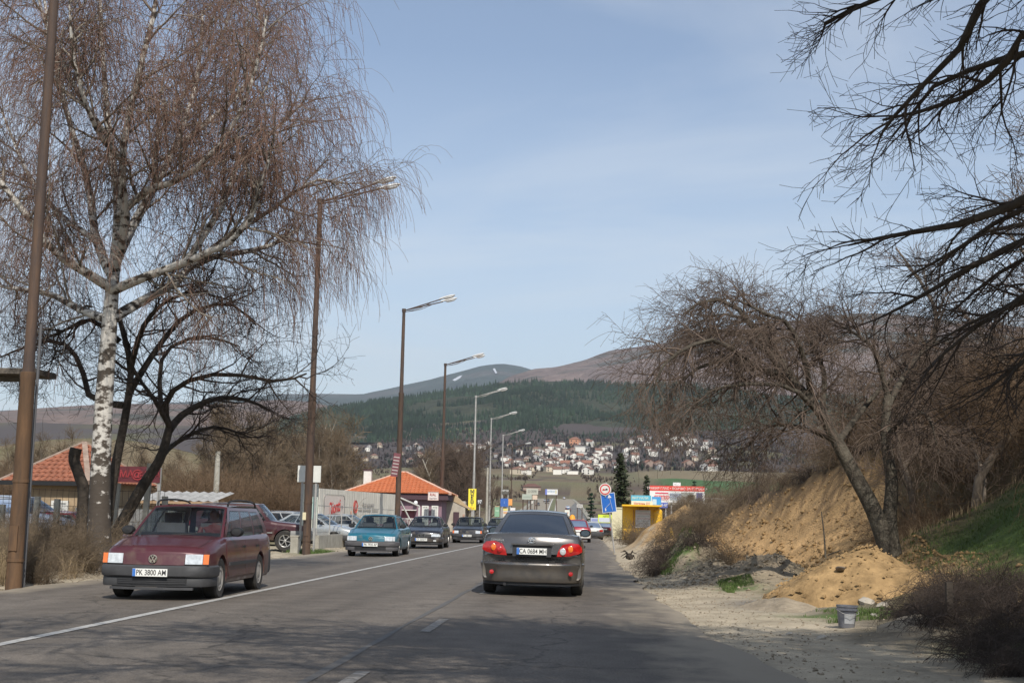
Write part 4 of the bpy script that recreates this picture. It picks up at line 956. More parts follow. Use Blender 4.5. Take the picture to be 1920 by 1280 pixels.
    # bonnet shut lines
    if not low:
        for sx in (-1, 1):
            m = MB(); Ys_ = np.linspace(.10, y1 + .12, 12)
            def ztop(x, y): hp = half(y)[8:]; return float(np.interp(-x, [-p[0] for p in hp], [p[1] for p in hp]))
            P = []
            for y in Ys_:
                for dx in (0, .010): xx = hw * .80 - .02 - (.10 * max(0, (.5 - y))) + dx; P.append(D(sx * xx, y, ztop(xx, y) + .003))
            m.add(P, [(2 * i, 2 * i + 1, 2 * i + 3, 2 * i + 2) for i in range(11)]); m.build('bonnet_seam', M_blk, root)
    # doors
    if not low:
        zlo = S['bot'] + .10
        for sx in (-1, 1):
            for (ya, yb) in ((y1 + .02, y1 + (y4 - y1) * p1 + .17), (y1 + (y4 - y1) * p1 + .182, min(yr - .12, y1 + (y4 - y1) * p2 + .3))):
                d = MB(); Y2 = np.linspace(ya, yb, 8); Z2 = np.linspace(zlo, bz - .045, 7); P = []
                for lay_ in (.007, -.01):
                    for z in Z2:
                        for y in Y2:
                            az = archz(y); zz = max(z, az + .03) if az > z else z
                            P.append(((sidex(y, zz) + lay_) * sx, y - off, zz))
                k = 8; r_ = 7; fs = []
                for j in range(r_ - 1):
                    for i in range(k - 1): a = j * k + i; fs.append((a, a + 1, a + k + 1, a + k))
                o = k * r_
                ring = [i for i in range(k)] + [(j + 1) * k - 1 for j in range(1, r_)] + [(r_ - 1) * k + i for i in range(k - 2, -1, -1)] + [j * k for j in range(r_ - 2, 0, -1)]
                for i in range(len(ring)): a, c_ = ring[i], ring[(i + 1) % len(ring)]; fs.append((a, c_, c_ + o, a + o))
                d.add(P, fs); dr = d.build('door', paintm, root, 40)
                h = MB(); yh = yb - .16; h.box(((sidex(yh, bz - .16) + .018) * sx, yh - off, bz - .155), (.024, .17, .035)); h.build('handle', M_blk if kind != 'x' else paintm, dr)
            m = MB(); zz = S['bot'] + .30
            ya, yb = yf + arch + .05, yr - arch - .05
            m.box(((sidex((ya + yb) / 2, zz) + .012) * sx, (ya + yb) / 2 - off, zz), (.03, yb - ya, .05)); 
            if kind != 'sedan' or trim is None: m.build('rub_strip', trimm, root)
    # mirrors
    if not low or True:
        for sx in (-1, 1):
            m = MB(); ym = y1 + .34; xm = sx * (wg + .13); zc = bz + .085
            m.tube([(xm - sx * .10, ym - off, zc - .05), (xm - sx * .05, ym - off, zc - .03)], [.025, .03], 6)
            m.lathe([(.001, -.05), (.07, -.045), (.094, -.01), (.098, .03), (.09, .04)], 14, 'Y', (0, 0, 0))
            n0_ = len(m.v) - 14 * 5
            for i in range(n0_, len(m.v)): x, y, z = m.v[i]; m.v[i] = (xm + x * 1.12, ym - off + y, zc + z * .78)
            mr = m.build('mirror', paintm if rear == 'corolla' else M_blk, root, 40)
            g = MB(); g.lathe([(.076, 0), (.001, .0)], 14, 'Y', (0, 0, 0)); g.v = [(xm + x * 1.12, ym - off + .036, zc + z * .76) for x, y, z in g.v]
            g.build('mirror_glass', M_chrome if False else pm('mirror_glass', (.10, .13, .16), .12, .9), mr)
    if front == 'nogrille':
        bt = topz(.05) - .19
        for sx in (-1, 1):
            a, c_ = (.47, .715); patch('headlight', sx * a, sx * c_, bt + .02, bt + .165, M_lampw, 'f', .02, .012, slope=.18)
            patch('indicator', sx * .722, sx * (.80), bt + .02, bt + .165, indc or M_lampo, 'f', .02, .010, slope=.18)
            if not low: patch('headlight_rim', sx * (a - .012), sx * .812, bt + .005, bt + .018, M_blk, 'f', .02, .014)
        patch('nose_panel', -.462, .462, bt + .004, bt + .172, paintm, 'f', .02, .012, slope=.18, nx=9)
        bm = band('bumper', 'f', .35, bt - .002, trimm, .085, .52, bulge=.03)
        band('bumper_skirt', 'f', .215, .345, trimm, .055, .50, bulge=.01, wadd=.004)
        patch('air_intake', -.52, .52, .245, .335, M_blk, 'f', .01, .075)
        patch('air_dam_lip', -.62, .62, .17, .205, trimm, 'f', .06, .12, nx=7)
        for k in range(0 if low else 3): patch('intake_slat', -.50, .50, .26 + k * .026, .268 + k * .026, M_trim, 'f', .008, .083)
        # round badge with interlocked letters
        bx = 0; yb_ = -off - .018; zb_ = bt + .09
        g = MB(); g.lathe([(.052, -.006), (.058, -.012), (.064, -.006), (.064, .02), (.052, .02)], 24, 'Y', (bx, yb_ - (-.0) , zb_))
        if not low:
            yy = yb_ - .006
            for a, c_ in (((-.022, .046), (0, .006)), ((0, .006), (.022, .046)), ((-.048, .02), (-.024, -.044)), ((-.024, -.044), (0, .002)), ((0, .002), (.024, -.044)), ((.024, -.044), (.048, .02))):
                g.bar((a[0], yy, zb_ + a[1]), (c_[0], yy, zb_ + c_[1]), .010, .010)
        g.build('badge', pm('badge_metal', (.62, .58, .48), .3, .8), root)
        if plate is not None: plate_at('f', bt - .105, plate, 0, .125)
    elif front == 'kidney':
        bt = .50
        bm = band('bumper', 'f', .30, bt, paintm, .09, .52, bulge=.035)
        band('bumper_skirt', 'f', .19, .295, M_blk, .06, .5, bulge=.01, wadd=.004)
        patch('grille_panel', -.44, .44, bt + .01, bt + .15, M_blk, 'f', .01, .008, slope=.15)
        for sx in (-1, 1):
            patch('headlight', sx * .42, sx * .76, bt + .03, bt + .145, M_lampw, 'f', .02, .016, slope=.18)
            patch('indicator', sx * .765, sx * .80, bt + .03, bt + .13, M_lampw, 'f', .02, .012, slope=.18)
            fr = patch('kidney_grille', sx * .02, sx * .15, bt + .015, bt + .15, M_chrome, 'f', .02, .03)
            patch('grille_slats', sx * .032, sx * .138, bt + .028, bt + .138, M_blk, 'f', .012, .036, parent=fr)
            patch('fog_lamp', sx * .52, sx * .64, .33, .40, M_lampw, 'f', .01, .13)
        patch('air_intake', -.4, .4, .215, .285, M_blk, 'f', .01, .08)
        if plate is not None: plate_at('f', .405, plate, 0, .14)
    elif front == 'grille':
        bt = topz(.05) - .20
        for sx in (-1, 1):
            patch('headlight', sx * .42, sx * .70, bt + .02, bt + .16, M_lampw, 'f', .02, .012, slope=.12); patch('indicator', sx * .71, sx * .80, bt + .02, bt + .15, M_lampo, 'f', .02, .010, slope=.12)
        patch('grille', -.40, .40, bt + .02, bt + .15, M_blk, 'f', .01, .010)
        band('bumper', 'f', S['bot'] + .04, bt - .003, trimm, .08, .5)
        if plate is not None: plate_at('f', bt - .11, plate, 0, .13)
    # tail
    if rear == 'corolla':
        bb = band('rear_bumper', 'b', .245, .70, paintm, .115, .62, bulge=.04, wadd=-.012, cr=.36, tuck=.07, prof=[(.02, .235), (-.004, .245), (-.016, .275), (-.022, .33), (-.020, .40), (-.022, .44), (-.032, .49), (-.044, .52), (-.046, .54), (-.036, .56), (-.010, .575), (.04, .585), (.07, .585), (.07, .24)])
        for sx in (-1, 1):
            tl = MB(); prof = [(.43, .685), (.455, .78), (.52, .885), (.66, .925), (.80, .91), (.858, .85), (.868, .775), (.80, .735), (.64, .695)]
            nP = len(prof); P = []
            for lay_ in (.028, -.03):
                for (x, z) in prof: P.append(D(sx * x, L + lay_ - .05 * abs(z - .78), z))
            cxx = sum(p[0] for p in prof) / nP; P.append(D(sx * cxx, L + .062, .79))
            fs = [(i, (i + 1) % nP, 2 * nP) for i in range(nP)] + [(i, i + nP, (i + 1) % nP + nP, (i + 1) % nP) for i in range(nP)]
            tl.add(P, fs); lamp = tl.build('tail_light', M_lampr, root, 50)
            def disc(nm, x, z, r0, mat, yo, sq=1.0):
                g = MB(); g.lathe([(r0, -.01), (r0, .004), (r0 * .7, .012), (.001, .014)], 20, 'Y', (0, 0, 0)); q = D(x, L + yo, z); g.v = [(q[0] + a, q[1] + b2, q[2] + c2 * sq) for a, b2, c2 in g.v]; return g.build(nm, mat, lamp, 50)
            disc('amber_bulb', sx * .665, .82, .044, M_lampo, .056, 1.3)
            if sx < 0: disc('reversing_bulb', sx * .535, .775, .052, M_lampw, .050, 1.1)
            else: disc('red_bulb', sx * .555, .78, .045, M_lampr, .052, 1.1)
            g = MB(); g.lathe([(.042, 0), (.036, .02), (.001, .026)], 18, 'Y', (0, 0, 0)); q = D(sx * .68, L + .150, .40); g.v = [(q[0] + a * 1.0, q[1] + b2, q[2] + c2 * .95) for a, b2, c2 in g.v]; rf = g.build('rear_reflector', M_lampr, root, 50)
        # boot lid edge, chrome bar above the plate, lettering, badge
        patch('plate_recess', -.335, .335, .675, .865, flat('recess_paint', (.030, .031, .034)), 'b', .012, .004, nx=7)
        patch('boot_trim', -.36, .36, .868, .892, paintm, 'b', .05, .045, nx=9)
        patch('boot_seam', -.62, .62, .600, .607, M_blk, 'b', .01, .006, nx=9)
        bd = MB(); 
        def ell(rx, rz, cx, cz, nn=24): bd.tube([(cx + rx * math.cos(a), L - off + .032, cz + rz * math.sin(a)) for a in np.linspace(0, 2 * math.pi, nn)], .006, 6, cap=False)
        ell(.066, .045, 0, .955); ell(.025, .043, 0, .955); ell(.045, .018, 0, .975)
        bd.build('badge', M_chrome, root)
        text('COROLLA', .045, Matrix.Translation((-.60, L - off + .012, .945)) @ Matrix.Rotation(math.pi, 4, 'Z') @ TXT @ Matrix.Scale(-1, 4, (1, 0, 0)) if False else Matrix.Translation((.60, L - off + .012, .945)) @ Matrix.Rotation(math.pi, 4, 'Z') @ TXT, M_chrome, root, 'badge_lettering', 1.1, ext=.003)
        band('lower_valance', 'b', .19, .262, M_blk, .05, .5, bulge=.0, wadd=-.05, cr=.34)
        m = MB(); m.tube([(.45, L - off - .2, .20), (.45, L - off + .06, .20)], .028, 10); m.build('exhaust', M_blk, root)
        plate_at('b', .765, plate, 0, .03)
    else:
        zt_ = topz(L - .08) - .06
        for sx in (-1, 1): patch('tail_light', sx * .56 * hw, sx * .89 * hw, zt_ - .19, zt_ - .03, M_lampr, 'b', .02, .01)
        band('rear_bumper', 'b', S['bot'] + .06, zt_ - .22, trimm, .06, .42, wadd=-.03, bulge=.02)
        if rear == 'plate': patch('number_plate', -.26, .26, zt_ - .17, zt_ - .06, M_plate, 'b', .01, .02)
    if not low and kind != 'suv':
        for sx in (-1, 1):
            m = MB(); m.bar((sx * .06, y1 - .0 - off, topz(y1) + .035), (sx * .06 + .46, y1 + .13 - off, topz(y1) + .07), .014, .014); m.build('wiper', M_blk, root)
    if rails:
        for sx in (-1, 1):
            m = MB(); xx = sx * (wr - .02); pts = [(xx, y2 + .12 - off, H - .03), (xx, y2 + .22 - off, H + .055), (xx, (y2 + y3) / 2 - off, H + .085), (xx, y3 - .25 - off, H + .055), (xx, y3 - .1 - off, H - .03)]
            m.tube(spl(pts, 16), .016, 6); m.build('roof_rail', M_blk, root, 40)
    return root
# ---------------------------------------------------------------- street lamps
M_rust = pm('rusty_brown_steel', (.062, .045, .038), .75, col2=(.115, .07, .045), thr=(.40, .68), scale=1.3, stretch=(6, 6, .8), spec=.3)
M_rusto = pm('orange_rust_steel', (.075, .048, .031), .8, col2=(.145, .083, .044), thr=(.35, .65), scale=1.2, stretch=(6, 6, 1), spec=.3)
M_galv = pm('galvanised_steel', (.36, .35, .33), .55, .3, var=.2, scale=3)
M_conc = pm('old_concrete', (.34, .32, .27), .9, var=.22, scale=3, bump=.4, bscale=25)
M_lampg = pm('lamp_glass', (.85, .86, .86), .12, var=.03, coat=1.0)
M_band = flat('clamp_steel', (.45, .44, .42), .45)
def lamp(x, y, H, M1, label, arm=2.1, head=1.0, thick=1.0, lean=0.0, jf=.37):
    z0 = gzs(x, y) - .05; root = empty('street_lamp', (x, y, z0), rad(0), label, 'street lamp', 'street lamps along the left side of the road', ry=lean)
    m = MB(); m.lathe([(.155 * thick, 0), (.150 * thick, .3), (.142 * thick, H * (jf - .01)), (.150 * thick, H * (jf - .008)), (.150 * thick, H * jf), (.10 * thick, H * (jf + .001))], 18)
    pole = m.build('lower_pole', M1, root, 40)
    m = MB(); m.lathe([(.12 * thick, H * (jf - .002)), (.108 * thick, H * (jf + .015)), (.085 * thick, H * .98), (.088 * thick, H), (.001, H + .01)], 18); m.build('upper_pole', M_rust if M1 is M_rusto else M1, root, 40)
    for zc_, rc_ in ((.55, .165), (1.9, .158)): m = MB(); m.lathe([(rc_ * thick, zc_), (rc_ * thick, zc_ + .06)], 16); m.build('collar', M1, pole, 40)
    m = MB(); m.box((0, -.150 * thick, .95), (.14, .03, .42)); m.build('access_door', M1, pole)
    m = MB(); m.lathe([(.11, -.16), (.11, .03)], 14, 'Z', (0, 0, H)); m.build('bracket', M1, root, 40)
    for s in (-1, 1):
        m = MB(); e = Vector((arm, s * .42 * arm / 2.1, H + .52 * arm / 2.1))
        pts = spl([(0.05, 0, H - .06), (arm * .3, s * .12, H + .10), tuple(e)], 8); m.tube(pts, .032, 8)
        pts2 = spl([(0.05, 0, H - .14), (arm * .4, s * .17, H + .02), (arm * .72, s * .30, H + .33)], 8); m.tube(pts2, .016, 6)
        a_ = m.build('arm', M_rust if M1 is not M_galv else M_galv, root, 40)
        hd = MB(); d = Vector((.93, s * .12, .24)).normalized(); q = Matrix.Translation(e) @ d.to_track_quat('X', 'Z').to_matrix().to_4x4()
        def X(p): return tuple(q @ Vector(p))
        L_ = .72 * head; vs = []; n = 10
        stn = [(-.1, .05, .05), (0, .08, .07), (L_ * .25, .12, .09), (L_ * .7, .14, .085), (L_ * .95, .10, .05), (L_, .02, .02)]
        for (xx, wy, wz) in stn:
            for k in range(n):
                t = 2 * math.pi * k / n; vs.append(X((xx, wy * math.cos(t), wz * (math.sin(t) if math.sin(t) > 0 else math.sin(t) * .35) + .02)))
        fs = [(i * n + k, i * n + (k + 1) % n, (i + 1) * n + (k + 1) % n, (i + 1) * n + k) for i in range(len(stn) - 1) for k in range(n)]
        hd.add(vs, fs + [tuple(range(n))]); h_ = hd.build('lamp_head', pm('lamp_housing', (.62, .61, .58), .4, .1, var=.1), root, 50)
        g = MB(); vs = []
        for (xx, wy, wz) in ((L_ * .18, .06, .01), (L_ * .3, .11, .09), (L_ * .75, .12, .09), (L_ * .93, .06, .01)):
            for k in range(7):
                t = math.pi + math.pi * k / 6; vs.append(X((xx, wy * math.cos(t), wz * math.sin(t) - .005)))
        g.add(vs, [(i * 7 + k, i * 7 + k + 1, (i + 1) * 7 + k + 1, (i + 1) * 7 + k) for i in range(3) for k in range(6)]); g.build('lamp_glass', M_lampg, h_, 60)
    return root
LP = [((25, 1072), 22.6, 'nearest tall rusty brown street lamp pole rising out of the picture beside the birch', M_rusto, 1.0),
      ((573, 1031), 47.8, 'brown street lamp with hanging birch twigs over its arm beside the parked off-roader', M_rust, 1.0),
      ((743, 985), 72.5, 'dark brown street lamp in front of the orange roofed house with a small brown plate', M_rust, 1.0),
      ((828, 985), 97, 'rust streaked street lamp at the right corner of the purple house', M_rust, 1.0),
      ((886, 985), 122, 'pale thin street lamp behind the yellow upright sign', M_galv, .85),
      ((917, 985), 149, 'pale street lamp standing behind the concrete post', M_galv, .85),
      ((940, 985), 177, 'distant street lamp with white heads above the blue billboard', M_galv, .85),
      ((958, 985), 205, 'farthest small street lamp above the roadside boards', M_rust, .8)]
TOPS = [(92, -260), (602, 375), (759, 580), (834, 682), (893, 742), (921, 784), (943, 815), (960, 838)]
for i, ((px, py), Y, lb, M1, th) in enumerate(LP):
    P = at(px, py, Y); T = at(TOPS[i][0], TOPS[i][1], Y); H_ = T[2] - gzs(P[0], Y) + .05
    if i == 0: H_ = 12.7
    lamp((P[0] + T[0]) / 2 if i else P[0] + .02, Y, H_, M1, lb, thick=th * (.9 if i == 0 else 1), head=1.15, jf={0: .30, 2: .64}.get(i, .45))
def mast(name, x, y, H, r, mat, label, cat, mats=None, group=None, rx=0, ry=0):
    m = MB(); m.lathe([(r, -.1), (r * .95, H * .5), (r * .75, H), (.001, H)], 12)
    o = m.build(name, mat, None, 40); o.location = (x, y, gzs(x, y)); o.rotation_euler = (rx, ry, 0); return tag(o, label, cat, group)
def pole_at(name, px, pyt, Y, r, mat, label, cat, group=None):
    T = at(px, pyt, Y); return mast(name, T[0], Y, T[2] - gzs(T[0], Y), r, mat, label, cat, group=group)
pole_at('concrete_post', 914.5, 876, 112, .105, M_conc, 'pale bare concrete post between the yellow sign and the boards', 'post')
pole_at('utility_pole', 409, 846, 66, .16, M_conc, 'pale leaning post beyond the white roofed shed', 'post')
# small plates strapped to the lamp posts (lie on them: things of their own)
def sign(name, px, py, w, h, Y, col, label, cat='sign', d=.06, rz_=0.0, leg=None, legr=.04, framecol=None, txt=None, tcol=(.05, .05, .05), tsize=None, legs=None, ry=0.0, stripes=None, tsx=1.0, z_leg=None, group=None):
    """a flat board centred at pixel (px,py) of w x h pixels at distance Y"""
    c = at(px, py, Y); W = w / F * Y; Hh = h / F * Y
    root = empty(name, tuple(c), rz_, label, cat, group, ry=ry)
    m = MB(); m.box((0, 0, 0), (W, d, Hh)); bd = m.build('board', flat('board_paint', col), root)
    if framecol:
        m = MB(); t = min(W, Hh) * .05
        m.box((0, -d / 2 - .01, Hh / 2 - t / 2), (W, .03, t)); m.box((0, -d / 2 - .01, -Hh / 2 + t / 2), (W, .03, t))
        m.box((-W / 2 + t / 2, -d / 2 - .008, 0), (t, .03, Hh)); m.box((W / 2 - t / 2, -d / 2 - .008, 0), (t, .03, Hh)); m.build('frame', flat('frame_paint', framecol), root)
    for st in (stripes or []):   # (x0,x1,z0,z1 in board fractions, colour)
        m = MB(); x0, x1, z0, z1, cl = st; m.box(((x0 + x1) / 2 * W, -d / 2 - .012, (z0 + z1) / 2 * Hh), ((x1 - x0) * W, .01, (z1 - z0) * Hh)); m.build('printed_panel', flat('print', cl), root)
    for i, t in enumerate(txt or []):   # (string, x, z, size, colour)
        s_, tx, tz, sz, cl = t[:5]; sxx = t[5] if len(t) > 5 else 1.0
        text(s_, sz * Hh, Matrix.Translation((tx * W, -d / 2 - .028, tz * Hh)) @ TXT, flat('lettering_paint', cl), root, sx=sxx, ext=.004, bold=.012 * sz * Hh)
    if legs is not None:
        for lx in legs:
            zz = gzs(c[0] + lx * W, Y) - .2
            m = MB(); m.bar((lx * W, d / 2 + legr, zz - c[2]), (lx * W, d / 2 + legr, Hh * .45), legr * 2); m.build('post', M_galv if legr < .08 else M_rust, root)
    return root
r_ = sign('direction_board', 580, 888, 44, 31, 50.6, (.62, .62, .57), 'back of a blank cream road sign on two steel posts behind the lamp post', d=.05, legs=(-.3, .3), legr=.035)
sign('advert_panel', 580.5, 948, 31, 82, 51.2, (.55, .55, .48), 'tall pale blank panel under the cream sign beside the lamp post', d=.12, stripes=[(.16, .46, -.30, .2, (.42, .55, .50))])
sign('small_plate', 742, 871, 13, 44, 72.1, (.16, .05, .06), 'small brown tilted plate of text lines strapped to the lamp post by the house', 'plate', d=.04, ry=.12,
     stripes=[(-.42, .42, z, z + .045, (.42, .36, .34)) for z in (.3, .16, .02, -.12, -.26, -.4)])
o = sign('notice', 570.5, 967, 6.5, 14, 47.55, (.62, .55, .36), 'yellowed paper notice stuck on the brown lamp post', 'notice', d=.01)
o = sign('notice', 829.2, 965, 4.5, 7.5, 96.7, (.62, .38, .16), 'small orange sticker on the lamp post by the purple house', 'notice', d=.01)
# meter box with lamp switch beside the post
m = MB(); P = gp(548, 1034); m.box((0, 0, .3), (.27, .3, .62)); m.box((0, 0, .62), (.31, .33, .05)); o = m.build('concrete_box', M_conc, None); o.location = (at(553, 1020, 48.3)[0], 48.3, gzs(P[0], 48.5)); tag(o, 'small square concrete block at the foot of the brown lamp post', 'block')

# ---------------------------------------------------------------- buildings
M_tile = pm('orange_roof_tile', (.46, .135, .05), .8, var=.14, scale=2.5, bump=.2, bscale=12)
M_tileb = pm('brick_red_tile', (.26, .095, .052), .85, var=.3, scale=3)
M_ridge = pm('ridge_mortar', (.62, .40, .30), .85, var=.2, scale=6)
M_purple = pm('purple_render', (.215, .135, .165), .9, var=.10, scale=2)
M_purpd = pm('dark_eave_wood', (.065, .035, .045), .8)
M_white = pm('white_paint', (.62, .61, .57), .7, var=.08, scale=4)
M_dirtyw = pm('dirty_white_panel', (.60, .57, .50), .85, col2=(.46, .43, .37), thr=(.4, .7), scale=1.6, stretch=(3, 3, .6))
M_glassd = pm('dark_window_glass', (.05, .06, .07), .05, .2, coat=1.0)
M_stone = pm('pale_stone', (.40, .36, .30), .9, var=.2, scale=2)
def hip(m, x0, x1, y0, y1, z0, z1, inset, over=.5, mi=0):
    a = [(x0 - over, y0 - over, z0), (x1 + over, y0 - over, z0), (x1 + over, y1 + over, z0), (x0 - over, y1 + over, z0)]
    ym = (y0 + y1) / 2; r0 = (x0 + inset, ym, z1); r1 = (x1 - inset, ym, z1)
    m.add(a + [r0, r1, (0, 0, 0)][:2] + [], [(0, 1, 5, 4), (1, 2, 5), (2, 3, 4, 5), (3, 0, 4), (3, 2, 1, 0)], mi)
    return a, r0, r1
def tile_roof(root, name, x0, x1, y0, y1, z0, z1, inset, over, mat, tw=.30, tl=.38, rows_limit=300, ridge=M_ridge, faces=(0, 1)):
    """tiled hip roof: board below, each course of tiles as raised strips, ridges capped"""
    m = MB(); a, r0, r1 = hip(m, x0, x1, y0, y1, z0, z1, inset, over); rf = m.build(name, mat, root)
    pl = {0: (Vector(a[0]), Vector(a[1]), Vector(r1), Vector(r0)), 1: (Vector(a[1]), Vector(a[2]), Vector(r1), Vector(r1)), 3: (Vector(a[3]), Vector(a[0]), Vector(r0), Vector(r0))}
    for fc in faces:
        A, B, Cc, Dd = pl[fc]; nrm = (B - A).cross(Dd - A).normalized(); hgt = (((Dd + Cc) / 2) - (A + B) / 2).length; nr = max(4, int(hgt / tl)); m = MB()
        for k in range(nr):
            t0, t1 = k / nr, min(1, (k + 1.12) / nr); l0 = A.lerp(Dd, t0); l1 = B.lerp(Cc, t0); u0 = A.lerp(Dd, t1); u1 = B.lerp(Cc, t1)
            nc = max(1, int((l1 - l0).length / tw))
            for c in range(nc):
                s0, s1 = c / nc, (c + .93) / nc
                q = [l0.lerp(l1, s0) + nrm * .05, l0.lerp(l1, s1) + nrm * .05, u0.lerp(u1, s1) + nrm * .02, u0.lerp(u1, s0) + nrm * .02]; mid = [(q[0] + q[1]) / 2 + nrm * .035, (q[2] + q[3]) / 2 + nrm * .03]
                m.add([tuple(p) for p in (q[0], mid[0], q[1], q[2], mid[1], q[3])] + [tuple(q[0] - nrm * .05), tuple(q[1] - nrm * .05)], [(0, 1, 4, 5), (1, 2, 3, 4), (6, 7, 2, 1, 0)])
        o = m.build('roof_tiles', mat, rf); o['kind'] = 'stuff'
    for p, q in ((a[0], r0), (a[1], r1), (r0, r1), (a[2], r1), (a[3], r0)):
        m = MB(); m.bar(p, q, .2, .16); m.build('ridge_cap', ridge, rf)
    return rf
# -- the house with the orange roof
YH = 92.0; HX0 = at(664, 950, YH)[0]; HX1 = at(828, 950, YH)[0]; gH = gzs((HX0 + HX1) / 2, YH)
h = empty('house', ((HX0 + HX1) / 2, YH, gH), rad(3), 'low purple house with bright orange hipped tile roof', 'house')
hw_ = (HX1 - HX0) / 2; wz = 2.95
m = MB(); m.box((0, 4, wz / 2), (hw_ * 2, 8, wz)); m.build('wall', M_purple, h)
m = MB(); m.box((0, 4, wz - .12), (hw_ * 2 + .9, 8.9, .42)); m.build('eaves', M_purpd, h)
tile_roof(h, 'roof', -hw_, hw_, 0, 8, wz + .10, at(750, 885, YH + 4)[2] - gH, 2.9, .6, M_tile)
def win(root, x, z, w_, hh, y=-.02):
    m = MB(); t = .09
    m.box((x, y - .03, z + hh / 2 - t / 2), (w_, .08, t)); m.box((x, y - .03, z - hh / 2 + t / 2), (w_, .08, t)); m.box((x - w_ / 2 + t / 2, y - .028, z), (t, .08, hh)); m.box((x + w_ / 2 - t / 2, y - .028, z), (t, .08, hh)); m.box((x, y - .025, z + .1 * hh), (t * .7, .06, hh * .8))
    f = m.build('window', M_white, root); g = MB(); g.box((x, y, z), (w_ - .1, .04, hh - .1)); g.build('pane', pm('net_curtain', (.5, .5, .48), .3, var=.3, scale=3, coat=.6) if w_ < 1.2 else M_glassd, f); return f
for px in (797, 815): win(h, at(px, 962, YH)[0] - h.location.x, at(px, 966, YH)[2] - gH, .46, 1.35)
m = MB(); m.box((at(768, 958, YH)[0] - h.location.x, -.3, 1.9), (1.0, .6, .06)); m.build('door_canopy', M_white, h)
m = MB(); m.box((at(765, 975, YH)[0] - h.location.x, -.03, .98), (.9, .08, 1.95)); m.build('door', flat('door_wood', (.16, .05, .07)), h)
m = MB(); cxx = at(694, 888, YH + 4)[0] - h.location.x; m.box((cxx, 4.6, 3.95), (.55, .55, 1.5)); m.build('chimney', M_white, h)
m = MB(); m.box((cxx, 4.6, 4.73), (.65, .65, .08)); m.build('chimney_cap', M_purpd, h)
for px, py in ((779, 942),): 
    P = at(px, py, YH - .3); m = MB(); m.lathe([(.001, -.16), (.12, -.1), (.15, 0), (.12, .1), (.001, .16)], 10, 'Z', (P[0] - h.location.x, -.35, P[2] - gH)); m.build('globe_lamp', M_lampg, h, 60)
sign('shop_sign', 812.5, 929.5, 20, 16, 90.8, (.66, .60, .56), 'square white sign with red and grey lettering hung on the front of the house', framecol=(.5, .33, .28), d=.1,
     txt=[('RIAL', -.02, .16, .42, (.40, .12, .10), .9), ('бистро', 0, -.25, .26, (.38, .30, .30), 1.0)])
# annex to the right
a_ = empty('annex', (at(853, 960, 98)[0], 98, gzs(-11, 98)), rad(4), 'narrow stone annex with an arched top right of the purple house', 'building')
m = MB(); m.box((0, 1.5, 1.35), (1.5, 3, 2.7)); m.build('wall', M_stone, a_)
m = MB(); m.add([(-.2, -.05, 2.7), (1.3, -.05, 2.0), (1.3, 3, 2.0), (-.2, 3, 2.9), (-.9, -.05, 2.9), (-.9, 3, 2.9), (-.2, -.05, 3.3), (-.2, 3, 3.3)], [(4, 6, 7, 5), (6, 1, 2, 7), (4, 0, 6), (0, 1, 6), (5, 7, 3), (3, 7, 2)]); m.build('roof', pm('tan_render', (.42, .31, .19), .9, var=.15), a_)
m = MB(); m.box((.1, -.04, .95), (.42, .08, 1.9)); m.build('doorway', M_purpd, a_)
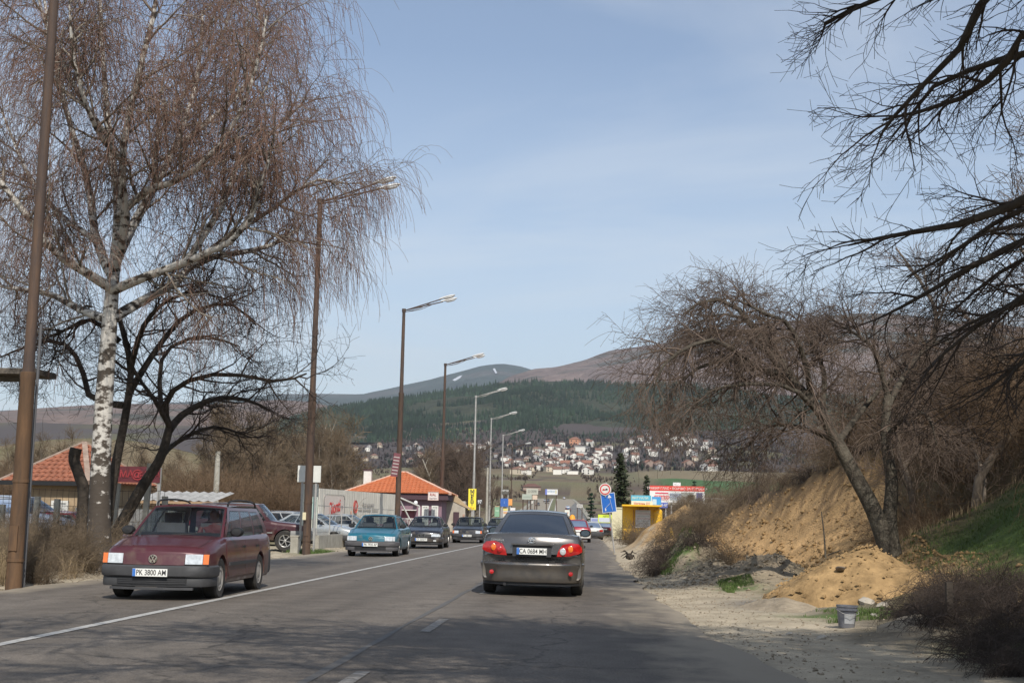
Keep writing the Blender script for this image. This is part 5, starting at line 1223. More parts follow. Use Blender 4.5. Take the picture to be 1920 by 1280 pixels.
# -- white hoarding with the company lettering, on a low wall, with open fence in front
YF = 80.0
def wfence():
    A = at(597, 960, 68.); B = at(745, 960, 82.)
    ang = math.atan2(B[1] - A[1], B[0] - A[0]); Lh = math.hypot(B[1] - A[1], B[0] - A[0]); z0 = gzs(A[0], A[1])
    zt = at(597, 915, 68)[2]
    root = empty('hoarding', (A[0], A[1], z0), ang, 'long off-white panel hoarding with red script lettering', 'hoarding'); zt -= z0
    n = 7; w_ = Lh / n
    for i in range(n):
        m = MB(); m.box(((i + .5) * w_, 0, (zt + .9) / 2), (w_ - .02, .05, zt - .9)); 
        for k in range(5): m.box(((i + (k + .5) / 5) * w_, -.028, (zt + .9) / 2), (.02, .012, zt - .95))
        p = m.build('panel', M_dirtyw, root)
    for i in range(n + 1):
        m = MB(); m.box((i * w_, .06, zt / 2), (.09, .09, zt)); m.build('post', M_galv, root)
    red = flat('red_lettering', (.55, .03, .03)); gry = flat('grey_print', (.25, .24, .23))
    bx = MB(); x0, x1, zz0, zz1 = .6, 3.9, zt - 1.75, zt - .28; t = .035; c_ = .22
    loop = [(x0 + c_, zz0), (x1 - c_, zz0), (x1, zz0 + c_), (x1, zz1 - c_), (x1 - c_, zz1), (x0 + c_, zz1), (x0, zz1 - c_), (x0 + .1, (zz0 + zz1) / 2), (x0, zz0 + c_)]
    for i in range(len(loop)): p, q = loop[i], loop[(i + 1) % len(loop)]; bx.bar((p[0], -.07, p[1]), (q[0], -.07, q[1]), t, .02)
    bx.build('lettering_frame', gry, root)
    m = MB(); m.box(((x0 + x1) / 2, -.055, (zz0 + zz1) / 2), (x1 - x0 - .2, .02, zz1 - zz0 - .1)); m.build('lettering_ground', flat('pale_pink', (.62, .54, .48)), root)
    text('Rionti', .92, Matrix.Translation((2.25, -.085, zt - .95)) @ Matrix.Rotation(-.14, 4, 'Y') @ TXT, red, root, sx=.8, shear=.22, ext=.006, bold=.008)
    m = MB(); xx = 5.75; m.lathe([(.36, -.01), (.36, .01), (.001, .012)], 20, 'Y', (xx, -.08, zt - .85)); m.build('round_emblem', flat('emblem_red', (.55, .10, .08)), root)
    text('R', .5, Matrix.Translation((xx, -.10, zt - .85)) @ TXT, flat('emblem_text', (.6, .5, .45)), root, shear=.3)
    for z_, s_ in ((.72, .30), (1.35, .2)): text('Форт машинал' if s_ > .25 else 'тел. 0887 45 12', s_, Matrix.Translation((xx + 2.3, -.085, zt - z_)) @ TXT, gry, root, sx=1.0, ext=.004)
    m = MB(); m.box((xx + 2.4, -.07, zt - 1.0), (3.6, .02, .035)); m.build('printed_line', gry, root)
    return root
wfence()
# steel gate leaf in front of the house
P0 = at(747, 985, 84)
gt = empty('gate', (P0[0], 84, gzs(P0[0], 84)), rad(62), 'white steel gate leaf with diagonal brace beside the hoarding', 'gate')
m = MB(); zt = at(747, 932, 84)[2] - gzs(P0[0], 84)
for x in (0, 2.2): m.bar((x, 0, .1), (x, 0, zt - x * .25), .08)
for z in (.15, zt * .5): m.bar((0, 0, z), (2.2, 0, z), .06)
m.bar((0, 0, zt), (2.2, 0, zt - .5), .08); m.build('gate_frame', M_white, gt)
m = MB(); m.bar((0, -.02, zt * .95), (2.2, -.02, .2), .07); m.build('brace', M_white, gt)
for k in range(8): m = MB(); x = .25 + k * .24; m.bar((x, .02, .15), (x, .02, zt * .5), .025); m.build('bar', M_white, gt)
# low concrete wall with rail fence along the parked cars
def railfence(p, q, label, base=.45, top=1.75, n=14, mat=M_galv, name='fence', grp=None):
    p = np.array(p, float); q = np.array(q, float); L_ = np.hypot(*(q - p)[:2]); ang = math.atan2(q[1] - p[1], q[0] - p[0]); z0 = gzs(p[0], p[1])
    root = empty(name, (p[0], p[1], z0), ang, label, 'fence', grp)
    if base: m = MB(); m.box((L_ / 2, 0, base / 2 - .1), (L_, .22, base + .2)); m.build('base_wall', M_conc, root)
    for i in range(n + 1): m = MB(); x = L_ * i / n; m.bar((x, 0, base), (x, 0, top), .04); m.build('post', mat, root)
    for z in (base + .12, (base + top) / 2, top - .05): m = MB(); m.bar((0, .03, z), (L_, .03, z), .03); m.build('rail', mat, root)
    return root
pA = gp(600, 1036); pB = gp(742, 1014)
railfence((at(592, 1030, 54)[0], 54), (at(738, 1012, 76)[0], 76), 'pale rail fence on a low concrete wall in front of the silver parked cars', .55, 1.8, 8)
railfence((at(757, 1008, 86)[0], 86), (at(800, 1000, 91)[0], 91), 'short pale picket fence beside the door of the purple house', .2, 1.3, 12)
# -- far left: brick red roofed house, white shed, dark banner, wall
YL = 50.0
c0 = at(85, 905, YL); gL = gzs(c0[0], YL)
h2 = empty('farmhouse', (c0[0], YL, gL), rad(-8), 'old house with brick red tiled roof behind the nearest lamp post', 'house')
zr0 = at(85, 903, YL)[2] - gL; zr1 = at(85, 829, YL + 2.5)[2] - gL; xw = (at(172, 900, YL)[0] - at(8, 900, YL)[0]) / 2
m = MB(); m.box((0, 2.7, zr0 / 2), (xw * 2 - .6, 5, zr0)); m.build('wall', pm('ochre_render', (.34, .25, .155), .9, var=.25, scale=1.5), h2)
tile_roof(h2, 'roof', -xw + .2, xw - .2, .2, 5.2, zr0, zr1, 1.5, .35, M_tileb, .26, .30, ridge=pm('old_mortar', (.30, .22, .17), .9, var=.3))
m = MB(); m.box((0, -.2, zr0 - .05), (xw * 2 + .3, .08, .16)); m.build('gutter', M_blk, h2)
for x in (-.9, .6): win(h2, x, zr0 * .55, .7, .8, .15)
sign('dark_red_banner', 253, 889, 98, 30, 47, (.10, .014, .020), 'dark red company banner hung between posts behind the birch', 'banner', d=.04, legs=(-.48, .48), legr=.05,
     txt=[('РОМА', -.28, 0, .62, (.30, .03, .035), .9), ('@', .05, 0, .7, (.30, .03, .035)), ('КИРА', .3, 0, .5, (.22, .03, .035))])
P = at(322, 945, 52); sd_ = empty('shed', (P[0], 52, gzs(P[0], 52)), rad(-4), 'open shed with pale corrugated roof behind the maroon estate car', 'shed')
zS = at(322, 934, 52)[2] - gzs(P[0], 52)
for k in range(9):
    m = MB(); x0 = -1.55 + k * .37; m.add([(x0, -.3, zS - .12), (x0 + .18, -.3, zS - .06), (x0 + .36, -.3, zS - .12), (x0, 2.2, zS + .28), (x0 + .18, 2.2, zS + .34), (x0 + .36, 2.2, zS + .28)], [(0, 1, 4, 3), (1, 2, 5, 4)]); m.build('roof_sheet', pm('tin_sheet', (.36, .35, .33), .6, .1, var=.3, scale=2), sd_)
for x in (-1.3, 0, 1.5): m = MB(); m.bar((x, 0, 0), (x, 0, zS - .1), .12); m.build('post', M_stone, sd_)
m = MB(); m.box((.2, 2.1, zS / 2 - .1), (3.4, .1, zS)); m.build('back_wall', M_in, sd_)
m = MB(); m.bar((-1.7, -.3, zS - .16), (1.8, -.3, zS - .16), .07, .1); m.build('eave_board', flat('tan_wood', (.36, .24, .14)), sd_)
# white wall made of concrete panels
P = at(140, 985, 39.5); Q = at(330, 985, 39.5); x0, x1 = P[0], Q[0]; zt = at(240, 953, 39.5)[2]; zb = gzs(P[0], 39.5) - .1
wl = empty('garden_wall', (x0, 39.5, zb), 0, 'whitewashed concrete panel wall behind the birch trunk', 'wall')
n = 5
for i in range(n):
    w_ = (x1 - x0) / n; m = MB(); m.box(((i + .5) * w_, 0, (zt - zb) / 2), (w_ - .015, .10, zt - zb - .02 * (i % 2))); m.build('panel', pm('whitewash', (.50, .485, .44), .9, col2=(.36, .33, .28), thr=(.45, .75), scale=2), wl)
# leaning concrete fence posts
for px, pyt, pyb, lb, ln in ((275, 868, 1000, 'tall slanting concrete fence post right of the birch', .04), (215, 905, 1010, 'short concrete fence post leaning against the birch', .05), (313, 930, 1000, 'grey fence post by the bonnet of the maroon estate', -.03), (66, 930, 990, 'pale concrete fence post right of the nearest lamp post', .05), (108, 935, 990, 'weathered fence post before the white wall', 0), (5, 945, 1010, 'weathered fence post at the left edge of the picture', 0)):
    T = at(px, pyt, 34.5); m = MB(); zb = gzs(T[0], 34.5) - .1; m.box((0, 0, (T[2] - zb) / 2), (.13, .13, T[2] - zb)); o = m.build('fence_post', M_conc, None); o.location = (T[0], 34.5, zb); o.rotation_euler = (0, ln, 0); tag(o, lb, 'post', 'old concrete fence posts by the birch')
def wire_fence():
    root = empty('wire_fence', (0, 34.5, 0), 0, 'thin rusty wire mesh strung between the concrete fence posts', 'fence')
    m = MB(); xa, xb = at(5, 950, 34.5)[0], at(313, 950, 34.5)[0]
    for z in (.5, .9, 1.3, 1.7): m.tube([(xa, 0, z + .2), ((xa + xb) / 2, 0, z + .14), (xb, 0, z + .2)], .008, 4)
    k = 0
    while xa + k * .16 < xb: m.bar((xa + k * .16, 0, .4), (xa + k * .16, 0, 1.9), .008); k += 1
    m.build('wire_mesh', M_rust, root)
wire_fence()
# platform roof at the far left edge
P = at(20, 700, 30); m = MB(); m.box((0, 0, 0), (1.9, 1.2, .13)); m.box((-.3, 0, -.14), (1.3, .1, .1)); o = m.build('canopy_edge', pm('weathered_board', (.12, .10, .08), .9, var=.3), None); o.location = (P[0] - .1, 30, P[2]); tag(o, 'weathered board canopy jutting in at the left edge', 'canopy')
m = MB(); m.bar((P[0] - .55, 30, gzs(P[0], 30)), (P[0] - .55, 30, P[2]), .12); o = m.build('canopy_post', M_bark); tag(o, 'dark post carrying the board canopy at the left edge', 'post')
P = at(64, 800, 22.9)
m = MB(); m.tube([(P[0], 22.9, gzs(P[0], 23)), (P[0], 22.9, 4.6)], .028, 8); o = m.build('cable_duct', flat('grey_duct', (.10, .10, .105)), None, 40); tag(o, 'thin grey cable duct running up beside the nearest lamp post', 'duct')

# ---------------------------------------------------------------- cars
MAR = (.075, .012, .017); TEAL = (.008, .125, .185); NAVY = (.006, .007, .014); BLK = (.006, .006, .009); GREY = (.125, .120, .116)
def on(px, py):   # point on the carriageway under pixel
    P = gp(px, py, .03); return P
P = PP = on(322, 1120); car('station_wagon', 'wagon', (-6.56, P[1] + 1.31, .03), rad(1.2), MAR, 'maroon estate car with grey bumpers and roof rails driving in the oncoming lane', plate='PK 3800 AM', rails=True, capm=M_cap, rough=.42, spec=dict(W=1.63, wg=.745))
P = gp(1003, 1116, .03); car('saloon_car', 'sedan', (-1.06, 24.2 - 1.3 + 2.6, .035), rad(180), GREY, 'dark grey saloon seen from behind with red tail lights and tinted rear window', rear='corolla', front='none', trim=paint(GREY, .26, .7), glass=G_dark, plate='CA 0684 MH', rough=.26, metal=.7, roll=rad(-.6),
     spec=dict(L=4.54, W=1.78, H=1.465, wb=2.6, fo=.97, R=.32, top=[(0, .60), (.05, .70), (.2, .78), (1.0, .93), (1.3, .97), (3.8, 1.04), (4.2, 1.06), (4.44, 1.045), (4.50, .98), (4.52, .86), (4.54, .7)], gh=(1.1, 2.0, 3.0, 3.92), belt=.99, wg=.765, wr=.555, bowr=.17, bot=.24))
car('hatchback', 'sedan', (-7.42, 45.3 + 1.3, .02), rad(1), TEAL, 'teal car with grey bumper following the maroon estate', plate='PK 7935 AP', indc=M_lampw, trim=pm('faded_bumper', (.085, .082, .085), .65, var=.1), group=None, spec=dict(H=1.40, gh=(1.15, 1.85, 3.4, 4.2)))
car('saloon_car', 'sedan', (-7.42, 58.6 + 1.3, .02), rad(1), NAVY, 'black saloon with twin kidney grille behind the teal car', front='kidney', plate='CA 5058 PT', spec=dict(H=1.40, wr=.55))
car('saloon_car', 'wagon', (-6.95, 74.5 + 1.3, .02), rad(1), BLK, 'black car with orange indicators leading the far oncoming queue', plate='PK 4488 KA', low=False)
car('saloon_car', 'sedan', (-6.3, 90, .02), rad(1), (.014, .018, .024), 'dark saloon half hidden behind the black car with orange indicators', front='kidney', low=True, plate='')
car('saloon_car', 'hatch', (-5.9, 103, .02), rad(1), (.06, .10, .12), 'grey green car hidden behind the dark saloon in the oncoming lane', front='grille', low=True)
# off-roader parked side on
Ps = gp(538, 1026, 0.0); car('off_roader', 'suv', (at(480, 1026, 52)[0], 51.8, gzs(-13, 52) + .02), rad(93), (.050, .010, .014), 'maroon off-roader with silver lower trim parked side on behind the lamp post', front='grille', capm=None, trim=pm('silver_trim', (.20, .20, .19), .5, var=.1), spec=dict(H=1.80))
SIL = (.42, .44, .44)
car('parked_car', 'sedan', (at(585, 1000, 60)[0], 60.5, gzs(-13.5, 60)), rad(80), SIL, 'silver car parked behind the rail fence nearest the lamp post', 'cars parked behind the rail fence', front='grille', low=True, rough=.25, metal=.4)
car('parked_car', 'sedan', (at(650, 1000, 67)[0], 67, gzs(-13.5, 67)), rad(80), (.36, .38, .38), 'silver car parked behind the rail fence close to the teal car', 'cars parked behind the rail fence', front='grille', low=True, rough=.25, metal=.4)
car('parked_car', 'wagon', (at(548, 985, 66)[0], 66, gzs(-15, 66) + .1), rad(78), (.46, .46, .45), 'silver estate parked in the second row behind the brown lamp post', 'cars parked behind the rail fence', front='grille', low=True, rough=.25, metal=.4)
car('parked_car', 'hatch', (at(570, 960, 74)[0], 74, gzs(-16, 74) + .25), rad(82), (.20, .025, .03), 'dark red car with pale roof rack in the back row of parked cars', 'cars parked behind the rail fence', front='grille', low=True)
car('parked_car', 'hatch', (at(20, 980, 37)[0], 37.3, gzs(-15.5, 37)), rad(75), (.55, .56, .58), 'white car roof showing behind the weeds left of the nearest lamp post', front='grille', low=True)
car('parked_car', 'hatch', (at(125, 1000, 37.4)[0], 37.6, gzs(-13.8, 37) - .45), rad(88), (.34, .012, .03), 'low red car behind the fence left of the birch', front='grille', low=True)
car('parked_car', 'hatch', (at(838, 985, 100)[0], 100, gzs(-10.8, 100)), rad(-2), (.05, .42, .22), 'bright green small car by the corner of the purple house', front='grille', low=True, spec=dict(H=1.6))
def driver(x, y, z, top, label, s=1.0):
    root = empty('person', (x, y, z), 0, label, 'person')
    V_ = [(0, 0, 0), (0, .02, .22), (0, .0, .42), (0, -.01, .50), (0, -.03, .56), (0, -.03, .68), (.19, 0, .40), (.24, -.12, .20), (.14, -.36, .20), (-.19, 0, .40), (-.24, -.12, .20), (-.14, -.36, .20)]
    me = bpy.data.meshes.new('body'); me.from_pydata(V_, [(0, 1), (1, 2), (2, 3), (3, 4), (4, 5), (2, 6), (6, 7), (7, 8), (2, 9), (9, 10), (10, 11)], []); o = link('body', me, root)
    md = o.modifiers.new('skin', 'SKIN'); sv = me.skin_vertices[0].data
    for i, r_ in enumerate([.17, .16, .17, .07, .085, .10, .08, .055, .04, .08, .055, .04]): sv[i].radius = (r_, r_ * .8)
    sv[0].use_root = True; ms = o.modifiers.new('sub', 'SUBSURF'); ms.levels = 1; ms.render_levels = 1
    m_ = bpy.data.materials.new('clothing'); m_.use_nodes = True; nt = m_.node_tree; n = nt.nodes.new; l = nt.links.new
    tc_ = n('ShaderNodeTexCoord'); sp_ = n('ShaderNodeSeparateXYZ'); l(tc_.outputs['Object'], sp_.inputs[0]); rr = n('ShaderNodeValToRGB'); l(sp_.outputs[2], rr.inputs[0])
    el = rr.color_ramp.elements; rr.color_ramp.interpolation = 'CONSTANT'; el[0].color = (*top, 1); el[1].position = .47; el[1].color = (.45, .28, .2, 1); e = el.new(.68); e.color = (.04, .03, .02, 1)
    l(rr.outputs[0], nt.nodes['Principled BSDF'].inputs['Base Color']); me.materials.append(m_)
driver(-6.56 + .34, PP[1] + 1.31 - .05, .72, (.14, .03, .03), 'driver in a dark red top at the wheel of the maroon estate car')
driver(-7.42 + .34, 46.6, .70, (.03, .03, .04), 'driver in dark clothes at the wheel of the teal car')
driver(-7.42 + .34, 59.9, .70, (.25, .25, .27), 'driver in a grey top at the wheel of the kidney grille saloon')
# ahead on the right
car('hatchback', 'sedan', (at(1083, 1000, 88)[0], 88, .02), rad(180), (.26, .012, .025), 'red car ahead half hidden by the dark grey saloon', front='none', rear='plate', low=True, trim=M_white)
car('parked_car', 'sedan', (at(1109, 1000, 112)[0], 112, gzs(0, 112)), rad(184), (.46, .47, .45), 'silver saloon parked on the right verge ahead', front='none', rear='plate', low=True)
car('parked_car', 'hatch', (at(1134, 1000, 128)[0], 128, gzs(1, 128)), rad(178), (.16, .012, .018), 'dark red hatchback parked beside the yellow kiosk verge', front='none', rear='plate', low=True)
# traffic on the far hill
FC = [(1032, 955, 620, (.03, .03, .035), 0, 'dark'), (1025, 951, 680, (.5, .5, .5), 0, 'white'), (1038, 948, 700, (.06, .06, .08), 0, 'charcoal'), (1020, 958, 560, (.05, .05, .07), 0, 'blue grey'), (1004, 974, 430, (.06, .03, .04), 0, 'plum'), (997, 978, 400, (.55, .57, .58), 0, 'silver'), (1046, 968, 470, (.03, .035, .045), 180, 'black'), (1053, 964, 500, (.6, .6, .6), 180, 'pale grey'), (1074, 933, 850, (.6, .6, .6), 180, 'tiny white')]
for px, py, Y, c_, a_r, nm in FC:
    lane = {0: -9.5, 180: .8}[a_r]; u_ = lane + (1.5 if nm in ('dark', 'charcoal') else 0) - (1.8 if nm in ('plum', 'blue grey', 'silver') else 0)
    X_ = float(coff(Y)) + u_; zz = float(roadz(X_, Y)) + .2
    car('distant_car', 'sedan', (X_, Y, zz), rad(a_r + 1.5), c_, nm + (' car coming down' if a_r == 0 else ' car climbing') + ' the dual carriageway on the far hill', 'cars on the far hill', front='grille' if a_r == 0 else 'none', rear='plain', low=True)

# ---------------------------------------------------------------- people
def person(x, y, h_, rz_, top, leg, label, pose='stand', z=None):
    root = empty('person', (x, y, gzs(x, y) if z is None else z), rz_, label, 'person')
    s = h_ / 1.75
    V_ = [(0, 0, .95), (0, .01, 1.15), (0, .01, 1.38), (0, 0, 1.48), (0, -.02, 1.56), (0, -.02, 1.72), (.20, 0, 1.40), (.25, .03, 1.14), (.24, -.08, .92), (.24, -.10, .84), (-.20, 0, 1.40), (-.25, .05, 1.14), (-.24, .02, .90), (-.24, 0, .82), (.10, 0, .90), (.11, -.04, .50), (.12, .02, .09), (.12, -.12, .03), (-.10, 0, .90), (-.12, .05, .50), (-.14, .10, .09), (-.14, -.03, .03)]
    E_ = [(0, 1), (1, 2), (2, 3), (3, 4), (4, 5), (2, 6), (6, 7), (7, 8), (8, 9), (2, 10), (10, 11), (11, 12), (12, 13), (0, 14), (14, 15), (15, 16), (16, 17), (0, 18), (18, 19), (19, 20), (20, 21)]
    Rr = [.16, .15, .17, .07, .08, .095, .075, .055, .04, .03, .075, .055, .04, .03, .11, .075, .05, .04, .11, .075, .05, .04]
    me = bpy.data.meshes.new('body'); me.from_pydata([(a * s, b * s, c * s) for a, b, c in V_], E_, []); o = link('body', me, root)
    md = o.modifiers.new('skin', 'SKIN'); sv = me.skin_vertices[0].data
    for i, r_ in enumerate(Rr): sv[i].radius = (r_ * s, r_ * s * .8)
    sv[0].use_root = True; ms = o.modifiers.new('sub', 'SUBSURF'); ms.levels = 1; ms.render_levels = 1
    m_ = bpy.data.materials.new('clothing'); m_.use_nodes = True; nt = m_.node_tree; n = nt.nodes.new; l = nt.links.new
    tc_ = n('ShaderNodeTexCoord'); sp_ = n('ShaderNodeSeparateXYZ'); l(tc_.outputs['Object'], sp_.inputs[0]); rr = n('ShaderNodeValToRGB'); mr = n('ShaderNodeMath'); mr.operation = 'DIVIDE'; mr.inputs[1].default_value = 1.8 * s; l(sp_.outputs[2], mr.inputs[0]); l(mr.outputs[0], rr.inputs[0])
    el = rr.color_ramp.elements; rr.color_ramp.interpolation = 'CONSTANT'; el[0].position = 0; el[0].color = (.02, .02, .02, 1); el[1].position = .05; el[1].color = (*leg, 1)
    for p_, c_ in ((.52, top), (.83, (.42, .26, .19)), (.945, (.04, .028, .02))): e = el.new(p_); e.color = (*c_, 1)
    l(rr.outputs[0], nt.nodes['Principled BSDF'].inputs['Base Color']); nt.nodes['Principled BSDF'].inputs['Roughness'].default_value = .85; me.materials.append(m_)
    return root
P = at(868, 1000, 88); person(P[0], 88, 1.78, rad(60), (.02, .02, .024), (.02, .02, .025), 'pedestrian in black clothes standing on the verge beside the black car', z=gzs(P[0], 88))
P = at(1093, 1000, 118); person(P[0], 118, 1.75, rad(170), (.42, .38, .30), (.06, .07, .10), 'pedestrian in a cream jacket standing ahead on the right verge')
P = at(658, 1000, 70); person(P[0], 70, 1.75, rad(20), (.35, .33, .30), (.06, .07, .1), 'pedestrian in a grey top behind the rail fence beside the teal car')

# ---------------------------------------------------------------- boards, kiosks and signs
YB2 = 118
sign('yellow_sign', 885.5, 935.5, 14.5, 39, 112, (.80, .66, .05), 'yellow upright sign with black vertical letters in front of the trees', d=.12, legs=(0,), legr=.06,
     txt=[(ch, 0, .385 - i * .128, .19, (.02, .03, .06), 1.3) for i, ch in enumerate('МОРЕНТ')] + [('50 m', 0, -.42, .13, (.55, .25, .02), .8)])
sign('wall_numerals', 899.5, 940.5, 10, 9, 118, (.07, .065, .06), 'dark board with the white number 97 right of the yellow sign', d=.05, txt=[('97', 0, 0, 1.0, (.75, .75, .75), .8)], legs=(0,), legr=.04)
sign('blue_billboard', 945.5, 941.5, 14, 15, 150, (.035, .12, .42), 'deep blue billboard panel above the green boards', d=.1, legs=(-.4, .4), legr=.06, txt=[('i', 0, 0, .5, (.25, .35, .6))])
sign('orange_board', 957, 941, 7, 12, 152, (.75, .34, .10), 'small orange and pink board beside the blue billboard', d=.1, legs=(0,), legr=.06)
sign('green_board', 932, 958, 9, 20, 142, (.22, .40, .26), 'tall pale green board left of the blue billboard', d=.1, legs=(0,), legr=.05, stripes=[(-.4, .4, .42, .48, (.6, .3, .2)), (-.35, .35, 0, .1, (.45, .6, .45))])
sign('fuel_price_board', 947.5, 961, 9, 16, 140, (.60, .58, .52), 'white and yellow price board below the blue billboard', d=.1, legs=(0,), legr=.05, stripes=[(-.45, .45, .28, .48, (.72, .60, .12)), (-.4, .4, -.1, .15, (.6, .35, .2))])
sign('white_board', 961.5, 958, 9, 13, 144, (.70, .69, .68), 'plain white board at the right of the price board', d=.1, legs=(0,), legr=.05, txt=[('КАФЕ', 0, 0, .35, (.5, .3, .5), .7)])
sign('dark_name_board', 947.5, 921, 13, 9, 160, (.11, .105, .09), 'dark board with white lettering above the blue billboard', d=.1, legs=(-.4, .4), legr=.06, txt=[('питеци', 0, .2, .5, (.75, .74, .7), .8)])
sign('grey_board', 998, 921, 22, 11, 240, (.42, .42, .35), 'pale board with grey writing on tall posts beside the far road', d=.15, legs=(-.4, .4), legr=.1, txt=[('Д СЕРВ', 0, 0, .5, (.15, .15, .14), .8)])
sign('green_grey_board', 988, 931, 18, 10, 225, (.36, .40, .34), 'greenish grey board left of and below the pale board', d=.15, legs=(-.4, .4), legr=.1, stripes=[(-.4, .4, -.05, .05, (.25, .3, .25))])
sign('cream_board', 1003, 932, 9, 8, 230, (.60, .47, .36), 'little cream board beside the greenish grey board', d=.15, legs=(0,), legr=.08)
sign('tiny_board', 995, 941, 9, 5, 226, (.58, .56, .52), 'smallest pale board under the greenish grey board', d=.15, legs=(0,), legr=.08)
sign('blue_white_billboard', 1034, 922, 23, 10, 330, (.66, .66, .66), 'long white billboard with blue left end beside the far carriageway', d=.2, legs=(-.4, .4), legr=.12, stripes=[(-.5, -.36, -.5, .5, (.14, .18, .5)), (.32, .42, -.3, .4, (.55, .5, .3))], txt=[('ВАЙВ-БГ', 0, .1, .45, (.2, .3, .4), .8)])
sign('far_right_board', 1087, 948, 11, 6, 300, (.50, .47, .43), 'pale pink board on posts right of the far road', d=.15, legs=(-.4, .4), legr=.1, txt=[('ВИЛИ', 0, 0, .6, (.2, .2, .2), .8)])
sign('round_white_sign', 1063.5, 961, 9, 11, 170, (.68, .68, .60), 'white board with a red mark just above the roof of the dark grey saloon', d=.1, legs=(0,), legr=.05, stripes=[(.05, .25, -.1, .15, (.6, .35, .3))])
m = MB(); P = at(1073, 975, 150); m.lathe([(.42, -.75), (.36, .15), (.26, .5), (.10, .62), (.001, .64)], 12, 'Z', (P[0], 150, P[2])); tag(m.build('orange_beacon', flat('orange_plastic', (.80, .33, .03)), None, 50), 'orange bell shaped marker beyond the red car', 'marker')
m = MB(); m.bar((P[0], 150, gzs(P[0], 150)), (P[0], 150, P[2] - .7), .1); tag(m.build('beacon_post', M_galv), 'thin post under the orange marker', 'post')
# tilted lane sign and round no-overtaking sign on one post
YS = 62.0
P = at(1141, 942, YS); ti = rad(-7.5); sg = empty('lane_merge_sign', tuple(P), rad(0), 'tilted blue road sign with white merging arrows below a round sign', 'road sign', ry=ti)
w_, h_ = 26.5 / F * YS, 36 / F * YS
m = MB(); m.box((0, 0, 0), (w_, .03, h_)); m.build('plate', flat('sign_white', (.60, .62, .66), .4), sg)
m = MB(); m.box((0, -.018, 0), (w_ * .92, .01, h_ * .94)); m.build('blue_field', flat('sign_blue', (.015, .12, .44), .4), sg)
m = MB(); t = .055
def ar(pts):
    for p, q in zip(pts, pts[1:]): m.bar((p[0] * w_, -.03, p[1] * h_), (q[0] * w_, -.03, q[1] * h_), t, .012)
ar([(.22, -.40), (.16, -.05), (.10, .30)]); ar([(-.26, -.40), (-.26, -.26), (.10, -.04)])
m.add([(.10 * w_ - .085, -.036, .24 * h_), (.12 * w_ + .085, -.036, .24 * h_), (.10 * w_, -.036, .43 * h_)], [(0, 1, 2)]); m.build('arrows', flat('sign_white', (.60, .62, .66), .4), sg)
zg = gzs(P[0], YS); m = MB(); m.tube([(.0, .05, .95), (0, .05, zg - P[2] - .1)], .035, 8); m.build('post', M_galv, sg, 40)
P2 = at(1134.5, 917, YS - .06); rs = empty('no_overtaking_sign', tuple(P2), 0, 'round white sign with red rim and two car shapes above the blue sign', 'road sign', ry=ti)
R_ = 11.2 / F * YS
m = MB(); m.lathe([(R_, .02), (R_, -.01), (.001, -.012)], 32, 'Y'); m.build('plate', flat('sign_pale', (.62, .60, .56), .4), rs, 30)
m = MB(); m.lathe([(R_ * .86, -.014), (R_ * .86, -.022), (R_ * .68, -.022), (R_ * .68, -.014)], 32, 'Y'); m.build('red_ring', flat('sign_red', (.55, .03, .03), .4), rs, 30)
for sx, cl in ((-1, (.55, .03, .03)), (1, (.03, .03, .03))):
    m = MB(); m.box((sx * .22 * R_ * 1.05, -.025, -.05 * R_), (R_ * .40, .012, R_ * .16)); m.box((sx * .22 * R_ * 1.05, -.0255, .06 * R_), (R_ * .22, .012, R_ * .12)); m.build('car_symbol', flat('symbol', cl), rs)
m = MB(); m.bar((-R_ * .1, .0, -R_ * 1.25), (0, .0, -R_ * .9), .05); m.build('bracket', M_galv, rs)
# yellow kiosk with boards
YK = 105.0
P = at(1203, 968, YK); gk = gzs(P[0], YK)
k_ = empty('yellow_kiosk', (P[0], YK, gk), 0, 'bright yellow kiosk with white shuttered window', 'kiosk')
xa, xb = at(1168, 968, YK)[0] - P[0], at(1236, 968, YK)[0] - P[0]; zt = at(1200, 949, YK)[2] - gk
YEL = flat('yellow_paint', (.78, .44, .015), .5)
m = MB(); m.box(((xa + xb) / 2, 1.5, zt / 2), (xb - xa, 3, zt)); m.build('wall', YEL, k_)
m = MB(); m.tube([(xb - .1, -.1, .2), (xb - .1, -.1, zt - .35)], .34, 14); m.lathe([(.34, 0), (.24, .15), (.001, .22)], 14, 'Z', (xb - .1, -.1, zt - .35)); m.build('rounded_corner', YEL, k_, 50)
m = MB(); m.box(((xa + xb) / 2, -.12, zt + .05), (xb - xa + .2, 3.3, .12)); m.build('roof', YEL, k_)
m = MB(); m.box((.1, -.08, zt - .95), (1.15, .12, 1.35)); sh = m.build('shutter', flat('shutter_white', (.58, .57, .55)), k_)
for i in range(7): m = MB(); m.box((.1, -.155, zt - 1.5 + i * .19), (1.05, .04, .05)); m.build('slat', flat('shutter_red', (.55, .40, .38)) if i in (3, 5) else flat('shutter_grey', (.42, .45, .45)), sh)
m = MB(); m.box((-.62, -.06, zt / 2 - .1), (.10, .10, zt - .3)); m.build('door_frame', flat('rust_edge', (.45, .2, .02)), k_)
text('ЦВЕТЯ', .28, Matrix.Translation((.1, -.14, zt - .18)) @ TXT, flat('brown_letters', (.3, .12, .02)), k_)
sign('turquoise_board', 1202, 933.5, 37, 10.5, 104.2, (.09, .38, .52), 'turquoise board with pale lettering on top of the yellow kiosk', d=.1, txt=[('ВИТУАЛИ', -.05, 0, .6, (.55, .66, .60), 1.0)])
sign('cream_shop_board', 1203.5, 943.5, 39, 9.5, 104.0, (.66, .62, .50), 'cream board with red writing directly above the yellow kiosk', d=.1, txt=[('Магазин СО', 0, 0, .6, (.55, .2, .15), .9)])
